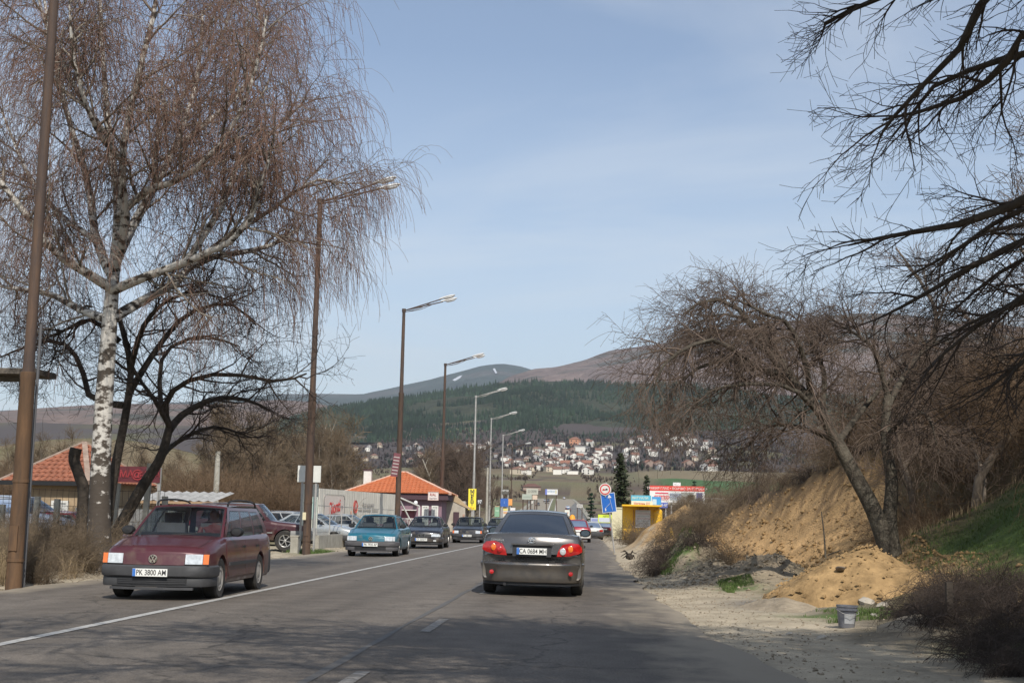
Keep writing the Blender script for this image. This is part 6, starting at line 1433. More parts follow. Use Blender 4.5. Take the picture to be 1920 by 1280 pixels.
sign('blue_side_board', 1231, 940, 17, 18, 104.6, (.05, .28, .60), 'blue board at the right shoulder of the yellow kiosk', d=.1, stripes=[(-.45, .0, -.3, .25, (.45, .6, .68))])
sign('phone_board', 1243, 946.5, 18, 10, 106, (.10, .14, .45), 'violet blue board with white digits right of the kiosk boards', d=.1, txt=[('891-67', 0, 0, .7, (.75, .75, .75), .8)], legs=(.3,), legr=.05)
sign('lime_board', 1136, 972, 29, 15, 125, (.60, .70, .05), 'lime yellow board behind the dark red hatchback', d=.1, legs=(-.4, .4), legr=.05, stripes=[(-.45, .25, -.42, .12, (.50, .52, .58)), (.30, .45, -.35, .0, (.35, .4, .1))], txt=[('АВТО', 0, .3, .28, (.25, .3, .05))])
sign('pale_blue_board', 1116, 979, 17, 17, 126, (.46, .50, .60), 'pale blue printed board left of the lime board', d=.1, legs=(-.4, .4), legr=.05, stripes=[(-.4, .4, .15, .4, (.25, .28, .5)), (-.4, .4, -.3, -.05, (.35, .35, .55))])
m = MB(); P = at(1158, 985, 116); m.box((0, 0, 1.25), (1.0, 1.0, 2.6)); m.box((0, 0, 2.6), (1.15, 1.15, .1)); o = m.build('cream_hut', pm('cream_wall', (.60, .55, .36), .8, var=.08), None); o.location = (P[0], 116, gzs(P[0], 116)); tag(o, 'small cream hut left of the yellow kiosk', 'hut')
# large red topped billboard on the bridge
YR = 135.0
sign('large_billboard', 1269.5, 926.5, 101, 31, YR, (.70, .69, .66), 'long white billboard with a red top strip above the concrete bridge', 'billboard', d=.25, legs=(-.42, -.1, .17, .42), legr=.07,
     stripes=[(-.5, .5, .20, .5, (.62, .05, .035)), (-.40, -.16, .02, .10, (.62, .05, .10)), (-.40, -.16, -.36, -.05, (.66, .42, .40)), (-.13, .07, -.34, .08, (.40, .45, .50)), (.07, .30, -.36, .12, (.28, .29, .27)), (.19, .33, -.30, -.02, (.32, .30, .22)), (.35, .46, -.34, .12, (.10, .11, .24))],
     txt=[('ТРАКИЯ ГЛАС • ВСИЧКО ЗА СТРОЕЖА', 0, .34, .19, (.75, .62, .58), 1.0), ('BUTTO', -.28, -.2, .28, (.62, .06, .08), 1.0), ('ЛУКС', -.03, -.1, .3, (.2, .25, .4), .9)])
sign('white_box', 1269, 907.5, 14, 6.5, YR + 8, (.66, .65, .64), 'blank white panel peeping over the red topped billboard', d=.3, legs=(0,), legr=.08)
P = at(1290, 950, YR + 2)
br = empty('bridge', (P[0], YR + 2, gzs(P[0], YR + 2)), 0, 'concrete overpass deck with rusty beam under the long billboard', 'bridge')
xa, xb = at(1240, 950, YR + 2)[0] - P[0], at(1430, 950, YR + 2)[0] - P[0]; zz = lambda py: at(1290, py, YR + 2)[2] - gzs(P[0], YR + 2)
m = MB(); m.box(((xa + xb) / 2, 3, (zz(941) + zz(949)) / 2), (xb - xa, 6, zz(941) - zz(949))); m.build('deck', M_stone, br)
m = MB(); m.box(((xa + xb) / 2 - 1, 1.2, (zz(950) + zz(957)) / 2), (xb - xa - 2, 3, zz(950) - zz(957) - .01)); m.build('beam', pm('rusty_beam', (.06, .028, .022), .85, var=.3), br)
for k in range(9): m = MB(); x = xa + (xb - xa) * (k + .5) / 9; m.box((x, .3, zz(937)), (.08, .08, zz(933) - zz(941))); m.build('railing_post', M_galv, br)
m = MB(); m.bar((xa, .3, zz(933)), (xb, .3, zz(933)), .08); m.build('handrail', M_galv, br)
for k in range(6):
    m = MB(); w_ = (xb - xa) * .55 / 6; m.box((xa + 1.0 + (k + .5) * w_, 1.5, zz(958) / 2), (w_ - .06, .4, zz(958))); m.build('abutment_panel', pm('wall_panel', (.52, .46, .35), .85, var=.2, scale=1), br)
P = at(1238, 985, 112); mB_ = car('parked_car', 'hatch', (at(1246, 978, 114)[0], 114, gzs(at(1246, 978, 114)[0], 114)), rad(150), (.05, .04, .055), 'dark car nose showing behind the yellow kiosk', low=True, front='grille')

# ---------------------------------------------------------------- near right: mound, bucket, stones, stakes
def blob(name, loc, sx, sy, sz, mat, label, cat, seed, n=60, rough=.18, parent=None, kind=None):
    r = np.random.default_rng(seed); U = np.linspace(0, 1, 26); A = np.linspace(0, 2 * math.pi, n, endpoint=False); V_ = []; 
    for t in U:
        for a in A:
            rr = t * (1 + .18 * (fbm(math.cos(a) * 1.2 + seed, math.sin(a) * 1.2, 3) * 2)); x = rr * math.cos(a); y = rr * math.sin(a)
            z = max(0, (1 - t ** 1.7) ** 1.15); nz_ = float(fbm(x * 2.2 + seed, y * 2.2, 5)) * rough * (1 - t ** 3) * 2 + float(fbm(x * 9 + seed, y * 9, 3)) * rough * .35
            V_.append((x * sx, y * sy, (z + nz_) * sz - (.12 if t > .97 else 0)))
    V_ = np.array(V_); k = np.arange(25)[:, None] * n; q = np.arange(n)[None]
    Fq = np.stack([k + q, k + (q + 1) % n, k + n + (q + 1) % n, k + n + q], -1).reshape(-1, 4)
    o = link(name, np_mesh(name, V_, Fq, mat, True), parent); o.location = loc
    if label: tag(o, label, cat)
    if kind: o['kind'] = kind
    return o
M_ochre = pm('ochre_sand', (.31, .205, .100), .95, var=.4, scale=3.2, bump=.8, bscale=14, bdist=.05, spec=.1)
M_greyd = pm('grey_rubble', (.30, .25, .185), .95, var=.3, scale=3, bump=.8, bscale=14, bdist=.05, spec=.1)
mo = blob('sand_mound', (4.62, 23.4, gzs(4.4, 23.2) - .06), 1.95, 1.5, .80, M_ochre, 'big heap of ochre sand on the right verge behind the bucket', 'mound', 5, rough=.2)
dgm = np.array([v.co[:] for v in mo.data.vertices]); rr_ = np.random.default_rng(8); mbm = MB()
for i in rr_.integers(0, len(dgm), 620):
    q = dgm[i] + rr_.normal(size=3) * .03; s_ = rr_.uniform(.008, .045) * (1.6 if q[2] < .25 else 1)
    mbm.add([(q[0] - s_, q[1], q[2]), (q[0] + s_ * .8, q[1] + s_ * .3, q[2]), (q[0], q[1] - s_, q[2] - s_ * .2), (q[0], q[1] + s_, q[2] + s_ * .2), (q[0] + s_ * .2, q[1], q[2] + s_ * .9)], [(0, 2, 4), (2, 1, 4), (1, 3, 4), (3, 0, 4)])
ob_ = mbm.build('clods', M_ochre, mo); ob_['kind'] = 'stuff'
blob('rubble_heap', (3.15, 22.6, gzs(3.1, 22.6) - .05), .85, 1.0, .22, M_greyd, 'low heap of grey gravel left of the sand heap', 'heap', 9)
blob('rubble_heap', (4.0, 16.9, gzs(4.0, 16.9) - .06), .5, .8, .17, M_greyd, 'small grey earth heap right of the bucket in tree shade', 'heap', 12)
# bucket
P = gp(1587, 1166, .05); bk = empty('bucket', (P[0], P[1], gzs(P[0], P[1]) + .0), .2, 'dark grey plastic bucket with pale label standing by the sand heap', 'bucket', ry=rad(2))
M_bkt = pm('bucket_plastic', (.10, .105, .125), .5, col2=(.17, .17, .18), thr=(.4, .6), scale=6)
m = MB(); m.lathe([(.001, .0), (.105, .0), (.108, .02), (.135, .27), (.143, .275), (.143, .30), (.134, .30), (.128, .27), (.10, .03), (.001, .03)], 28); m.build('shell', M_bkt, bk, 40)
m = MB(); m.lathe([(.137, .225), (.146, .23), (.146, .25), (.138, .255)], 28); m.build('rim', M_bkt, bk, 40)
m = MB()
A = np.linspace(-.62, .62, 9) - math.pi / 2
m.add([(math.cos(a) * rr, math.sin(a) * rr, z) for z, rr in ((.06, .1155), (.19, .1285)) for a in A], [(i, i + 1, i + 10, i + 9) for i in range(8)]); m.build('label', flat('bucket_label', (.36, .37, .38)), bk)
m = MB(); m.tube([(-.146, 0, .24), (-.12, -.13, .20), (0, -.18, .16), (.12, -.13, .20), (.146, 0, .24)], .004, 6); m.build('handle', M_galv, bk)
# a stone on the heap, stakes and sticks
rs_ = np.random.default_rng(77)
def stone(x, y, s, label, mat=None, z=None, flatn=.5):
    m = MB(); r = rs_; n = 9; prof = [(.02, -.5), (.7, -.4), (1, 0), (.75, .38), (.02, .5)]
    b0 = len(m.v); m.lathe([(a * s, b * s * 2 * flatn) for a, b in prof], n); m.v = [(x_ * r.uniform(.8, 1.2), y_ * r.uniform(.8, 1.2), z_ * r.uniform(.85, 1.15)) for x_, y_, z_ in m.v]
    o = m.build('stone', mat or M_stone, None, 35); o.location = (x, y, (gzs(x, y) if z is None else z) + s * .2); o.rotation_euler = (r.uniform(-.3, .3), r.uniform(-.3, .3), r.uniform(0, 3)); return tag(o, label, 'stone', 'stones lying on the right verge')
stone(4.1, 22.75, .09, 'flat dark stone lying high on the front of the sand heap', pm('dark_stone', (.16, .13, .10), .9), z=.62, flatn=.35)
for px, py, s, lb in ((1625, 1133, .14, 'pale rounded stone at the foot of the sand heap right of the bucket'), (1655, 1138, .10, 'small pale stone beside the rounded stone by the sand heap'), (1640, 1150, .08, 'little stone in front of the rounded stone by the sand heap'), (1540, 1178, .07, 'small stone left of the bucket'), (1480, 1170, .05, 'tiny grey stone on the sandy shoulder'), (1395, 1205, .05, 'tiny stone on the shoulder in tree shade')):
    P = gp(px, py, .1); stone(P[0], P[1], s, lb)
mb_ = MB()
for i in range(200):
    x, y = rs_.uniform(1.0, 4.2), rs_.uniform(9, 42); s = rs_.uniform(.006, .024); z = gzs(x, y)
    mb_.add([(x - s, y, z), (x + s, y, z), (x, y - s, z), (x, y + s, z), (x + s * .2, y, z + s * .6)], [(0, 2, 4), (2, 1, 4), (1, 3, 4), (3, 0, 4)])
for i in range(300):
    x, y = rs_.uniform(-12, -9.6), rs_.uniform(14, 60); s = rs_.uniform(.008, .03); z = gzs(x, y)
    mb_.add([(x - s, y, z), (x + s, y, z), (x, y - s, z), (x, y + s, z), (x + s * .2, y, z + s)], [(0, 2, 4), (2, 1, 4), (1, 3, 4), (3, 0, 4)])
def clods(name, n, fx, s0, s1, mat, label, seed):
    r = np.random.default_rng(seed); x, y = fx(r, n); n = len(x); z = gz(x, y); s = s0 * (s1 / s0) ** (r.random(n) ** 2.2)
    d = np.array([(1, 0, 0), (-1, 0, 0), (0, 1, 0), (0, -1, 0), (0, 0, .75), (0, 0, -.4)], float)
    V_ = d[None] * s[:, None, None] * r.uniform(.6, 1.3, (n, 6, 1)) + r.normal(size=(n, 6, 3)) * s[:, None, None] * .18; a = r.uniform(0, 6.28, n); c_, s_ = np.cos(a)[:, None], np.sin(a)[:, None]
    V_ = np.stack([V_[..., 0] * c_ - V_[..., 1] * s_ + x[:, None], V_[..., 0] * s_ + V_[..., 1] * c_ + y[:, None], V_[..., 2] + z[:, None] + s[:, None] * .2], -1)
    f = np.array([(0, 2, 4), (2, 1, 4), (1, 3, 4), (3, 0, 4), (2, 0, 5), (1, 2, 5), (3, 1, 5), (0, 3, 5)]); Ft = (np.arange(n)[:, None, None] * 6 + f[None]).reshape(-1, 3)
    return tag(link(name, np_mesh(name, V_.reshape(-1, 3), Ft, mat)), label, kind='stuff')
clods('verge_gravel', 9000, lambda r, n: (.9 + np.abs(r.normal(size=n)) * 1.5, r.uniform(9, 48, n)), .004, .026, M_greyd, 'grey gravel and clods scattered over the right shoulder', 301)
clods('left_gravel', 3500, lambda r, n: (-9.6 - np.abs(r.normal(size=n)) * .8, r.uniform(14, 60, n)), .006, .04, M_greyd, 'grey gravel along the left road edge', 302)
def bankpts(r, n):
    y = r.uniform(34, 66, n); t = np.where(r.random(n) < .45, np.abs(r.normal(size=n)) * .18, r.random(n)); fx_ = np.interp(y, [q[1] for q in FLOORX], [q[0] for q in FLOORX]); cx_ = np.interp(y, [q[1] for q in CREST], [q[0] for q in CREST]); return fx_ + (cx_ - fx_) * t - .2, y
clods('bank_clods', 7000, bankpts, .012, .12, M_ochre, 'ochre earth clods rolled down the dug out bank', 303)
clods('spoil_clods', 3500, lambda r, n: (r.normal(size=n) * .8 + np.where(r.random(n) < .5, 2.8, 3.9), r.normal(size=n) * 2.2 + 33), .010, .07, M_greyd, 'grey clods on the two spoil humps', 304)
clods('tree_foot_clods', 2500, lambda r, n: (np.minimum(r.normal(size=n) * .7 + 5.7, 6.6), r.normal(size=n) * 1.5 + 26), .010, .07, M_ochre, 'ochre clods at the foot of the apple tree', 305)
tag(mb_.build('pebbles', M_greyd), 'loose pebbles scattered over both dusty shoulders', kind='stuff')
def stick(pts, r0, label, cat='stick', mat=None):
    m = MB(); m.tube(spl(pts, 8), np.linspace(r0, r0 * .5, 8), 6); o = m.build('stick', mat or M_barkg, None, 40); return tag(o, label, cat)
stick([at(1548, 1046, 24.2), at(1545, 1000, 24.2), at(1540, 958, 24.2)], .018, 'thin pale upright stick behind the sand heap')
stick([at(1552, 1040, 24.2), at(1577, 1031, 24.0)], .014, 'short pale stick slanting out of the sand heap top')
m = MB(); P = at(1779, 1085, 17.5); m.box((0, 0, -.25), (.08, .08, .42)); o = m.build('sawn_stake', M_bark, None); o.location = tuple(P); tag(o, 'short dark sawn post standing in the shaded brush', 'post')
# dark debris beside the road and the yellow marker
m = MB(); P = gp(1180, 1046, .0); P[2] = gzs(P[0], P[1])
for k in range(9): a = rs_.uniform(0, 6.28); e = rs_.uniform(.1, .9); m.tube([(0, 0, .1), (math.cos(a) * .16, math.sin(a) * .1, .1 + e * .25), (math.cos(a + .4) * .3, math.sin(a + .4) * .2, max(.02, e * .5 - .1))], [.03, .022, .01], 5)
m.lathe([(.001, .0), (.12, .03), (.14, .12), (.06, .2), (.001, .22)], 9); o = m.build('root_stump', M_bark, None, 40); o.location = tuple(P); o.scale = (1.15,) * 3; tag(o, 'black torn root stump lying on the sandy shoulder', 'root')
P = at(1264, 1002, 60); m = MB(); m.lathe([(.001, -.02), (.16, 0), (.15, .2), (.05, .62), (.06, .75), (.001, .78)], 14); o = m.build('yellow_marker', flat('yellow_plastic', (.70, .42, .02)), None, 40); o.location = (P[0], 60, gzs(P[0], 60) + .05); o.rotation_euler = (0, rad(-12), 0); tag(o, 'yellow plastic marker leaning in the brush under the bank', 'marker')
# ---------------------------------------------------------------- vegetation
GB = 'bushes on the right bank'
bA = bush('dry_bush', 101, 210, 1.5, 1.1, M_scrub, 'dry twiggy bush', GB, rr=.005)
bB = bush('dry_bush', 102, 260, 2.6, 2.0, M_scrub2, 'tall brown thicket', GB, rr=.0065, droop=-.08, kidsn=6)
bC = bush('dry_bush', 103, 160, 1.0, .9, M_dtwig, 'dark bramble', GB, rr=.006, droop=-.2)
r = np.random.default_rng(5)
used = set()
def bput(t, x, y, label, sc, group=None, dz=0.0):
    f = id(t) not in used; used.add(id(t))
    return put(t, x, y, label, sc, r.uniform(0, 6.28), dz, f, group)
bput(bC, 1.9, 36.0, 'dark bramble bush closest to the road edge on the grey hump', .8, GB); bput(bC, 2.3, 38.2, 'dark bramble on top of the grey hump', .9, GB)
bput(bC, 1.75, 34.6, 'low dark bramble spilling to the shoulder from the grey hump', .7, GB); bput(bC, 2.7, 35.2, 'dark bramble in front of the grey hump', .75, GB); bput(bA, 3.4, 34.2, 'pale dry bush between the two spoil humps', .6, GB)
bput(bA, 2.9, 36.8, 'pale dry bush on the right side of the grey hump', .75, GB); bput(bA, 2.5, 42, 'pale dry bush behind the grey hump', .8, GB)
bput(bC, 3.2, 45, 'low bramble under the yellow marker', 1.0, GB); bput(bA, 3.7, 56, 'pale dry bush beneath the bridge abutment', 1.0, GB)
bput(bA, 2.1, 72, 'round grey bush on the verge beside the dark red hatchback', 1.0, GB); bput(bA, 3.0, 78, 'grey bush behind the round one on the verge', 1.1, GB)
bput(bC, 4.2, 64, 'low dark bramble in front of the yellow kiosk', 1.1, GB); bput(bA, 5.0, 70, 'dry bush right of the kiosk', 1.1, GB); bput(bA, 6.5, 80, 'dry bush below the billboard', 1.2, GB)
# overhanging roots and brush on the crest
CP = [(float(np.interp(y, [q[1] for q in CREST], [q[0] for q in CREST])), y, 0) for y in (37, 39.5, 41.5, 43.2, 45, 47, 49, 51.5, 54, 57, 60, 64, 69, 73)]
for i, (x, y, z) in enumerate(CP):
    bput(bC if i % 2 else bA, x + .3, y, 'matted bramble hanging over the crest of the dug out bank', .6 + .25 * (i % 3) / 2, 'brambles along the bank crest')
    if i % 2 == 0: bput(bA, x + 1.7, y + 1, 'dry bush growing behind the bank crest', 1.0 + .2 * (i % 3), 'dry bushes behind the bank crest')
# brown thicket on the right bank
for i in range(34):
    x, y = 9.0 + r.random() * 8, 22 + r.random() * 30
    if y < 30 and x < y * .31: x = y * .31 + r.random() * 3
    if 29 < y < 44: x = max(x, float(np.interp(y, [q[1] for q in CREST], [q[0] for q in CREST])) + .6)
    bput(bB, x, y, 'tall brown thicket bush on the shaded right bank', .8 + r.random() * .55, 'thicket on the right bank')
for i in range(16):
    y = 31 + r.random() * 10; x = y * (.245 + r.random() * .12)
    bput(bB, x, y, 'tall brown thicket bush on the shaded right bank', .55 + r.random() * .4, 'thicket on the right bank')
for i, (x, y) in enumerate([(8.9, 20), (9.4, 17), (9.8, 22), (10.4, 19.5), (9.2, 24.5), (10.8, 24), (9.9, 14), (11, 16)]):
    bput(bB, x, y, 'tall brown thicket bush on the shaded right bank', .9 + .1 * (i % 4), 'thicket on the right bank')
for i, (x, y, s) in enumerate([(4.7, 15.6, .62), (5.2, 16.6, .75), (5.0, 14.0, .7), (5.5, 15.2, .8), (5.0, 17.7, .6), (5.6, 18.2, .7), (4.9, 12.6, .7), (5.4, 13.2, .85), (6.2, 16.6, .7), (4.15, 16.4, .6), (4.5, 17.9, .6), (4.2, 15.2, .55), (4.0, 13.9, .55), (4.6, 19.4, .6), (5.2, 20.2, .7), (4.4, 12.4, .6), (3.9, 12.7, .5), (5.6, 21.5, .7), (5.8, 19.5, .8)]):
    bput(bC, x, y, 'dark tangled bramble in the shade at the lower right', s, 'brambles at the lower right')
# thin young trees on the right bank
M3 = (M_wood2, M_ftwig, M_ftwig)
t1 = gtree('young_tree', 9.6, 27, 'thin young tree standing in the right thicket', 'young trees in the right thicket', 201, 6.5, 1.5, M3, tw=.006)
for x, y, s in ((8.6, 24.5, .9), (10.8, 30, 1.15), (9.0, 31, 1.0), (11.5, 26, 1.1), (12.5, 33, 1.2), (8.2, 35, .9), (9.5, 40, 1.0), (10.2, 21.5, .9)):
    put(t1, x, y, None, s, r.uniform(0, 6))
# ---- left side weeds (dry grass, stuff)
def grass(name, n, area, hh, mat, label, seed, w_=.004, lean=.35, cond=None, cl=None):
    r = np.random.default_rng(seed); x = r.uniform(area[0], area[1], n); y = r.uniform(area[2], area[3], n)
    if cl: m_ = fbm(x * cl, y * cl + seed, 3) > -.04; x, y = x[m_], y[m_]
    if cond is not None: m_ = cond(x, y); x, y = x[m_], y[m_]
    n = len(x); z = gz(x, y); h_ = r.uniform(hh[0], hh[1], n) * (0.6 + .8 * (fbm(x * .8, y * .8, 2) + .5)); a = r.uniform(0, 6.28, n); dx, dy = np.cos(a), np.sin(a); b = r.normal(size=(n, 2)) * lean * h_[:, None]
    p0 = np.stack([x - dx * w_, y - dy * w_, z - .03], 1); p1 = np.stack([x + dx * w_, y + dy * w_, z - .03], 1)
    q0 = np.stack([x + b[:, 0] * .35 - dx * w_ * .8, y + b[:, 1] * .35 - dy * w_ * .8, z + h_ * .6], 1); q1 = q0 + np.stack([dx * w_ * 1.6, dy * w_ * 1.6, 0 * h_], 1)
    t_ = np.stack([x + b[:, 0], y + b[:, 1], z + h_ * (1 - lean * .3)], 1); t2 = t_ + np.stack([dx * .001, dy * .001, 0 * h_], 1)
    V_ = np.stack([p0, p1, q1, q0, t2, t_], 1).reshape(-1, 3); b_ = np.arange(n)[:, None] * 6
    Fq = np.concatenate([b_ + np.array([[0, 1, 2, 3]]), b_ + np.array([[3, 2, 4, 5]])])
    o = link(name, np_mesh(name, V_, Fq, mat)); return tag(o, label, kind='stuff')
M_straw = pm('dry_straw', (.27, .205, .125), .9, var=.4, scale=1.2, spec=.1)
M_green = pm('fresh_grass', (.085, .125, .038), .8, var=.5, scale=1.5, spec=.15)
grass('dry_weeds', 52000, (-16.5, -10.3, 21, 34), (.2, .75), M_straw, 'tall dry straw weeds between the dusty verge and the old fence', 61, w_=.0045, cl=.6, cond=lambda x, y: (x < -10.35 - np.clip(23 - y, 0, 1) * .3) & (x < -.368 * y))
grass('dry_weeds_far', 14000, (-22, -12.2, 36, 50), (.2, .7), M_straw, 'dry straw weeds in the yard behind the birch', 62, w_=.008)
grass('fresh_grass', 15000, (5.9, 8.6, 12, 29), (.02, .07), M_green, 'short fresh green grass on the right bank', 63, w_=.006, cond=lambda x, y: fbm(x * 3.1, y * 3.1 + 9) > -.15)
grass('grass_tufts', 2600, (3.2, 4.5, 19.4, 21.6), (.03, .09), M_green, 'green grass tufts around the bucket', 64, w_=.005, cl=1.5)
grass('verge_grass', 2200, (2.7, 3.4, 27.3, 29.8), (.03, .10), M_green, 'green tuft on the shoulder before the grey spoil', 65, w_=.006, cl=1.2)
grass('hump_grass', 1800, (1.7, 2.7, 33.6, 37), (.04, .14), M_green, 'green grass on the foot of the bramble hump', 66, w_=.007, cl=1.2)
grass('post_grass', 1600, (-11.3, -9.9, 48.5, 52), (.04, .16), M_green, 'green grass around the foot of the brown lamp post', 67, w_=.008)
grass('bank_straw', 16000, (5.4, 13, 12, 34), (.08, .3), M_straw, 'dry grass on the right bank', 68, w_=.005, cl=.8, cond=lambda x, y: ~((x > 6.1) & (x < 8.7) & (y < 27.5)))
grass('crest_straw', 9000, (4.6, 12, 31, 75), (.1, .4), M_straw, 'dry grass on top of the dug out bank', 69, w_=.008, cond=lambda x, y: (x > np.interp(y, [c[1] for c in CREST], [c[0] for c in CREST]) - .05))
bL = bush('weed_bush', 104, 150, 1.1, .8, M_scrub, 'dry leafless weed bush', 'weed bushes round the birch', rr=.005, droop=-.05)
used.clear()
for i, (px, Y_) in enumerate([(30, 26), (75, 27), (110, 27.5), (150, 28), (100, 30), (50, 31), (180, 30.6), (120, 33), (20, 33), (-10, 28), (70, 24.6)]):
    X_ = at(px, 1000, Y_)[0]; bput(bL, X_, Y_, 'dry leafless weed bush in the strip round the birch', .75 + .35 * r.random(), 'weed bushes round the birch')
# ---- middle distance trees
MD = (M_bark, M_dtwig, M_dtwig); ML = (M_wood2, M_scrub, M_scrub); MP = (pm('pale_trunk', (.38, .35, .29), .85, var=.2), M_scrub, M_scrub)
tA = gtree('bare_tree', 0, 0, 'bare tree', 'bare trees behind the yellow sign', 211, 9, 2.7, (M_bark, M_ftwig, M_ftwig), nlimb=9, fine=1.25, tw=.011)
tB = gtree('bare_tree', 0, 0, 'bare tree', 'bare trees on the left knoll', 212, 10, 2.6, (M_wood2, M_scrub2, M_scrub), nlimb=10, fine=1.25, tw=.015)
tP = gtree('pale_tree', 0, 0, 'bare tree with pale trunk', 'pale trunked trees', 213, 10, 1.6, MP, nlimb=10, fine=1.1, up=.25, tw=.011)
bS = bush('scrub_bush', 105, 240, 3.2, 2.6, M_scrub2, 'brown scrub bush', 'scrub on the left knoll', rr=.016, droop=-.05, kidsn=6)
first = {}
def tput(t, x, y, label=None, sc=1.0, group=None):
    f = id(t) not in first; first[id(t)] = 1; return put(t, x, y, label, sc, r.uniform(0, 6.28), 0, f, group)
for i in range(19):
    px = 795 + (i % 10) * 18 + r.uniform(-7, 7); Y_ = 128 + 60 * r.random(); X_ = at(px, 950, Y_)[0]
    X_ = min(X_, -13.5)
    tput(tA, X_, Y_, 'bare brown tree in the clump behind the yellow sign and the concrete post', .78 + .28 * r.random(), 'bare trees behind the yellow sign')
tput(tP, at(805, 950, 125)[0], 125, 'white stemmed bare tree rising right of the orange roof', .72, None)
tput(tP, at(608, 900, 150)[0], 150, 'left of two tall pale stemmed trees above the hoarding', 1.15, None)
tput(tP, at(627, 900, 152)[0], 152, 'right of two tall pale stemmed trees above the hoarding', 1.2, None)
tput(tP, at(570, 900, 165)[0], 165, 'thin pale tree left of the two tall pale stems', .9, None)
for i in range(30):
    px = 395 + i * 9.5 + r.uniform(-8, 8); Y_ = 115 + 80 * r.random(); X_ = at(px, 900, Y_)[0]
    if px > 655: Y_ = 190 + 40 * r.random(); X_ = at(px, 900, Y_)[0]
    tput(tB, X_, Y_, 'bare brown tree on the scrubby knoll left of the house', .60 + .42 * r.random() if px < 655 else .4, 'bare trees on the left knoll')
for i in range(46):
    px = 330 + i * 7.6 + r.uniform(-8, 8); Y_ = 72 + 85 * r.random(); X_ = at(px, 900, Y_)[0]
    if px > 600: Y_ = 115 + 60 * r.random(); X_ = at(px, 900, Y_)[0]
    tput(bS, X_, Y_, 'brown scrub bush on the slope left of the house', .7 + .5 * r.random(), 'scrub on the left knoll')
for i in range(22):
    px = -60 + i * 20 + r.uniform(-8, 8); Y_ = 62 + 60 * r.random(); X_ = at(px, 900, Y_)[0]
    tput(bS, X_, Y_, 'brown scrub bush beyond the red roofed farmhouse', .8 + .4 * r.random(), 'scrub beyond the farmhouse')
for i in range(9):
    px = -40 + i * 52; Y_ = 80 + 60 * r.random(); tput(tB, at(px, 900, Y_)[0], Y_, 'bare tree beyond the red roofed farmhouse', .5 + .25 * r.random(), 'bare trees beyond the farmhouse')
# valley trees either side of the far road
for i in range(46):
    Y_ = 260 + 560 * r.random(); side = 1 if r.random() < .55 else -1; u_ = (13 + 60 * r.random() ** 1.5) if side > 0 else -(23 + 60 * r.random() ** 1.5); X_ = float(coff(Y_)) + u_
    tput(tA if i % 3 else tB, X_, Y_, 'small bare tree dotted along the far road', .55 + .4 * r.random(), 'bare trees along the far road')
for i in range(12):
    Y_ = 150 + 90 * r.random(); X_ = 6 + r.random() * 26; tput(tA, X_, Y_, 'bare tree on the right beyond the kiosk', .4 + .3 * r.random(), 'bare trees beyond the kiosk')
# ---- conifers
def spruce(name, x, y, h_, w_, label, seed, mat, tiers=26, per=15):
    r_ = np.random.default_rng(seed); z0 = gzs(x, y); root = empty(name, (x, y, z0), 0, label, 'conifer')
    m = MB(); m.lathe([(h_ * .018, -.2), (h_ * .012, h_ * .5), (.01, h_)], 8); m.build('trunk', M_bark, root, 40)
    Ps = []; 
    for t in range(tiers):
        f = t / tiers; z = h_ * (.06 + .93 * f); L_ = w_ * (1 - f) ** .75 * r_.uniform(.7, 1.1) + .08
        for k in range(per):
            a = r_.uniform(0, 6.28); l_ = L_ * r_.uniform(.55, 1.1); zz_ = z + r_.normal() * h_ * .012
            Ps.append([(0, 0, zz_), (math.cos(a) * l_ * .5, math.sin(a) * l_ * .5, zz_ - l_ * .06), (math.cos(a) * l_, math.sin(a) * l_, zz_ - l_ * .12 + .04)])
    P_ = np.array(Ps); R_ = np.tile(np.array([.03, .02, .01]) * h_ / 10, (len(P_), 1))
    n = len(P_); V0 = []; F0 = []; q = 0
    for p in P_:                                  # hanging sprays of needles along each branch
        for s in range(9):
            t = r_.uniform(.2, 1); c = p[0] * (1 - t) + p[2] * t; l_ = h_ * .035 * r_.uniform(.6, 1.4); a = r_.uniform(0, 6.28); e = np.array([math.cos(a), math.sin(a), -r_.uniform(.1, .9)]) * l_; s_ = np.array([-math.sin(a), math.cos(a), .2]) * l_ * .32
            V0 += [c, c + e * .6 + s_, c + e, c + e * .6 - s_]; F0.append((q, q + 1, q + 2, q + 3)); q += 4
    link('crown', np_mesh('crown', np.array(V0), np.array(F0), mat), root)
    v_, f_ = tubes_np(P_, R_, 3); link('branches', np_mesh('branches', v_, f_, M_bark), root)
    return root
M_spr = pm('spruce_needles', (.052, .064, .034), .85, var=.45, scale=1.2, spec=.1); M_spr2 = pm('spruce_needles_dark', (.022, .048, .028), .85, var=.4, scale=1.2, spec=.1)
P = at(1164, 935, 150); spruce('spruce_tree', P[0], 150, at(1163, 846, 150)[2] - gzs(P[0], 150), 2.3, 'tall ragged spruce behind the blue road sign', 1, M_spr)
P = at(1213, 935, 260); spruce('spruce_tree', P[0], 260, at(1213, 887, 260)[2] - gzs(P[0], 260), 2.0, 'smaller spruce left of the red topped billboard', 2, M_spr, 18, 12)
P = at(1302, 920, 320); spruce('spruce_tree', P[0], 320, at(1300, 897, 320)[2] - gzs(P[0], 320), 2.2, 'tiny dark spruce peeping above the right end of the billboard', 3, M_spr2, 14, 12)
P = at(1108, 950, 230); spruce('spruce_tree', P[0], 230, at(1108, 918, 230)[2] - gzs(P[0], 230), 1.6, 'small dark spruce left of the round road sign', 4, M_spr2, 14, 12)
P = at(1150, 950, 140); spruce('spruce_tree', P[0], 140, at(1150, 925, 140)[2] - gzs(P[0], 140), 1.6, 'low dense spruce between the road sign and the kiosk', 6, M_spr2, 14, 12)

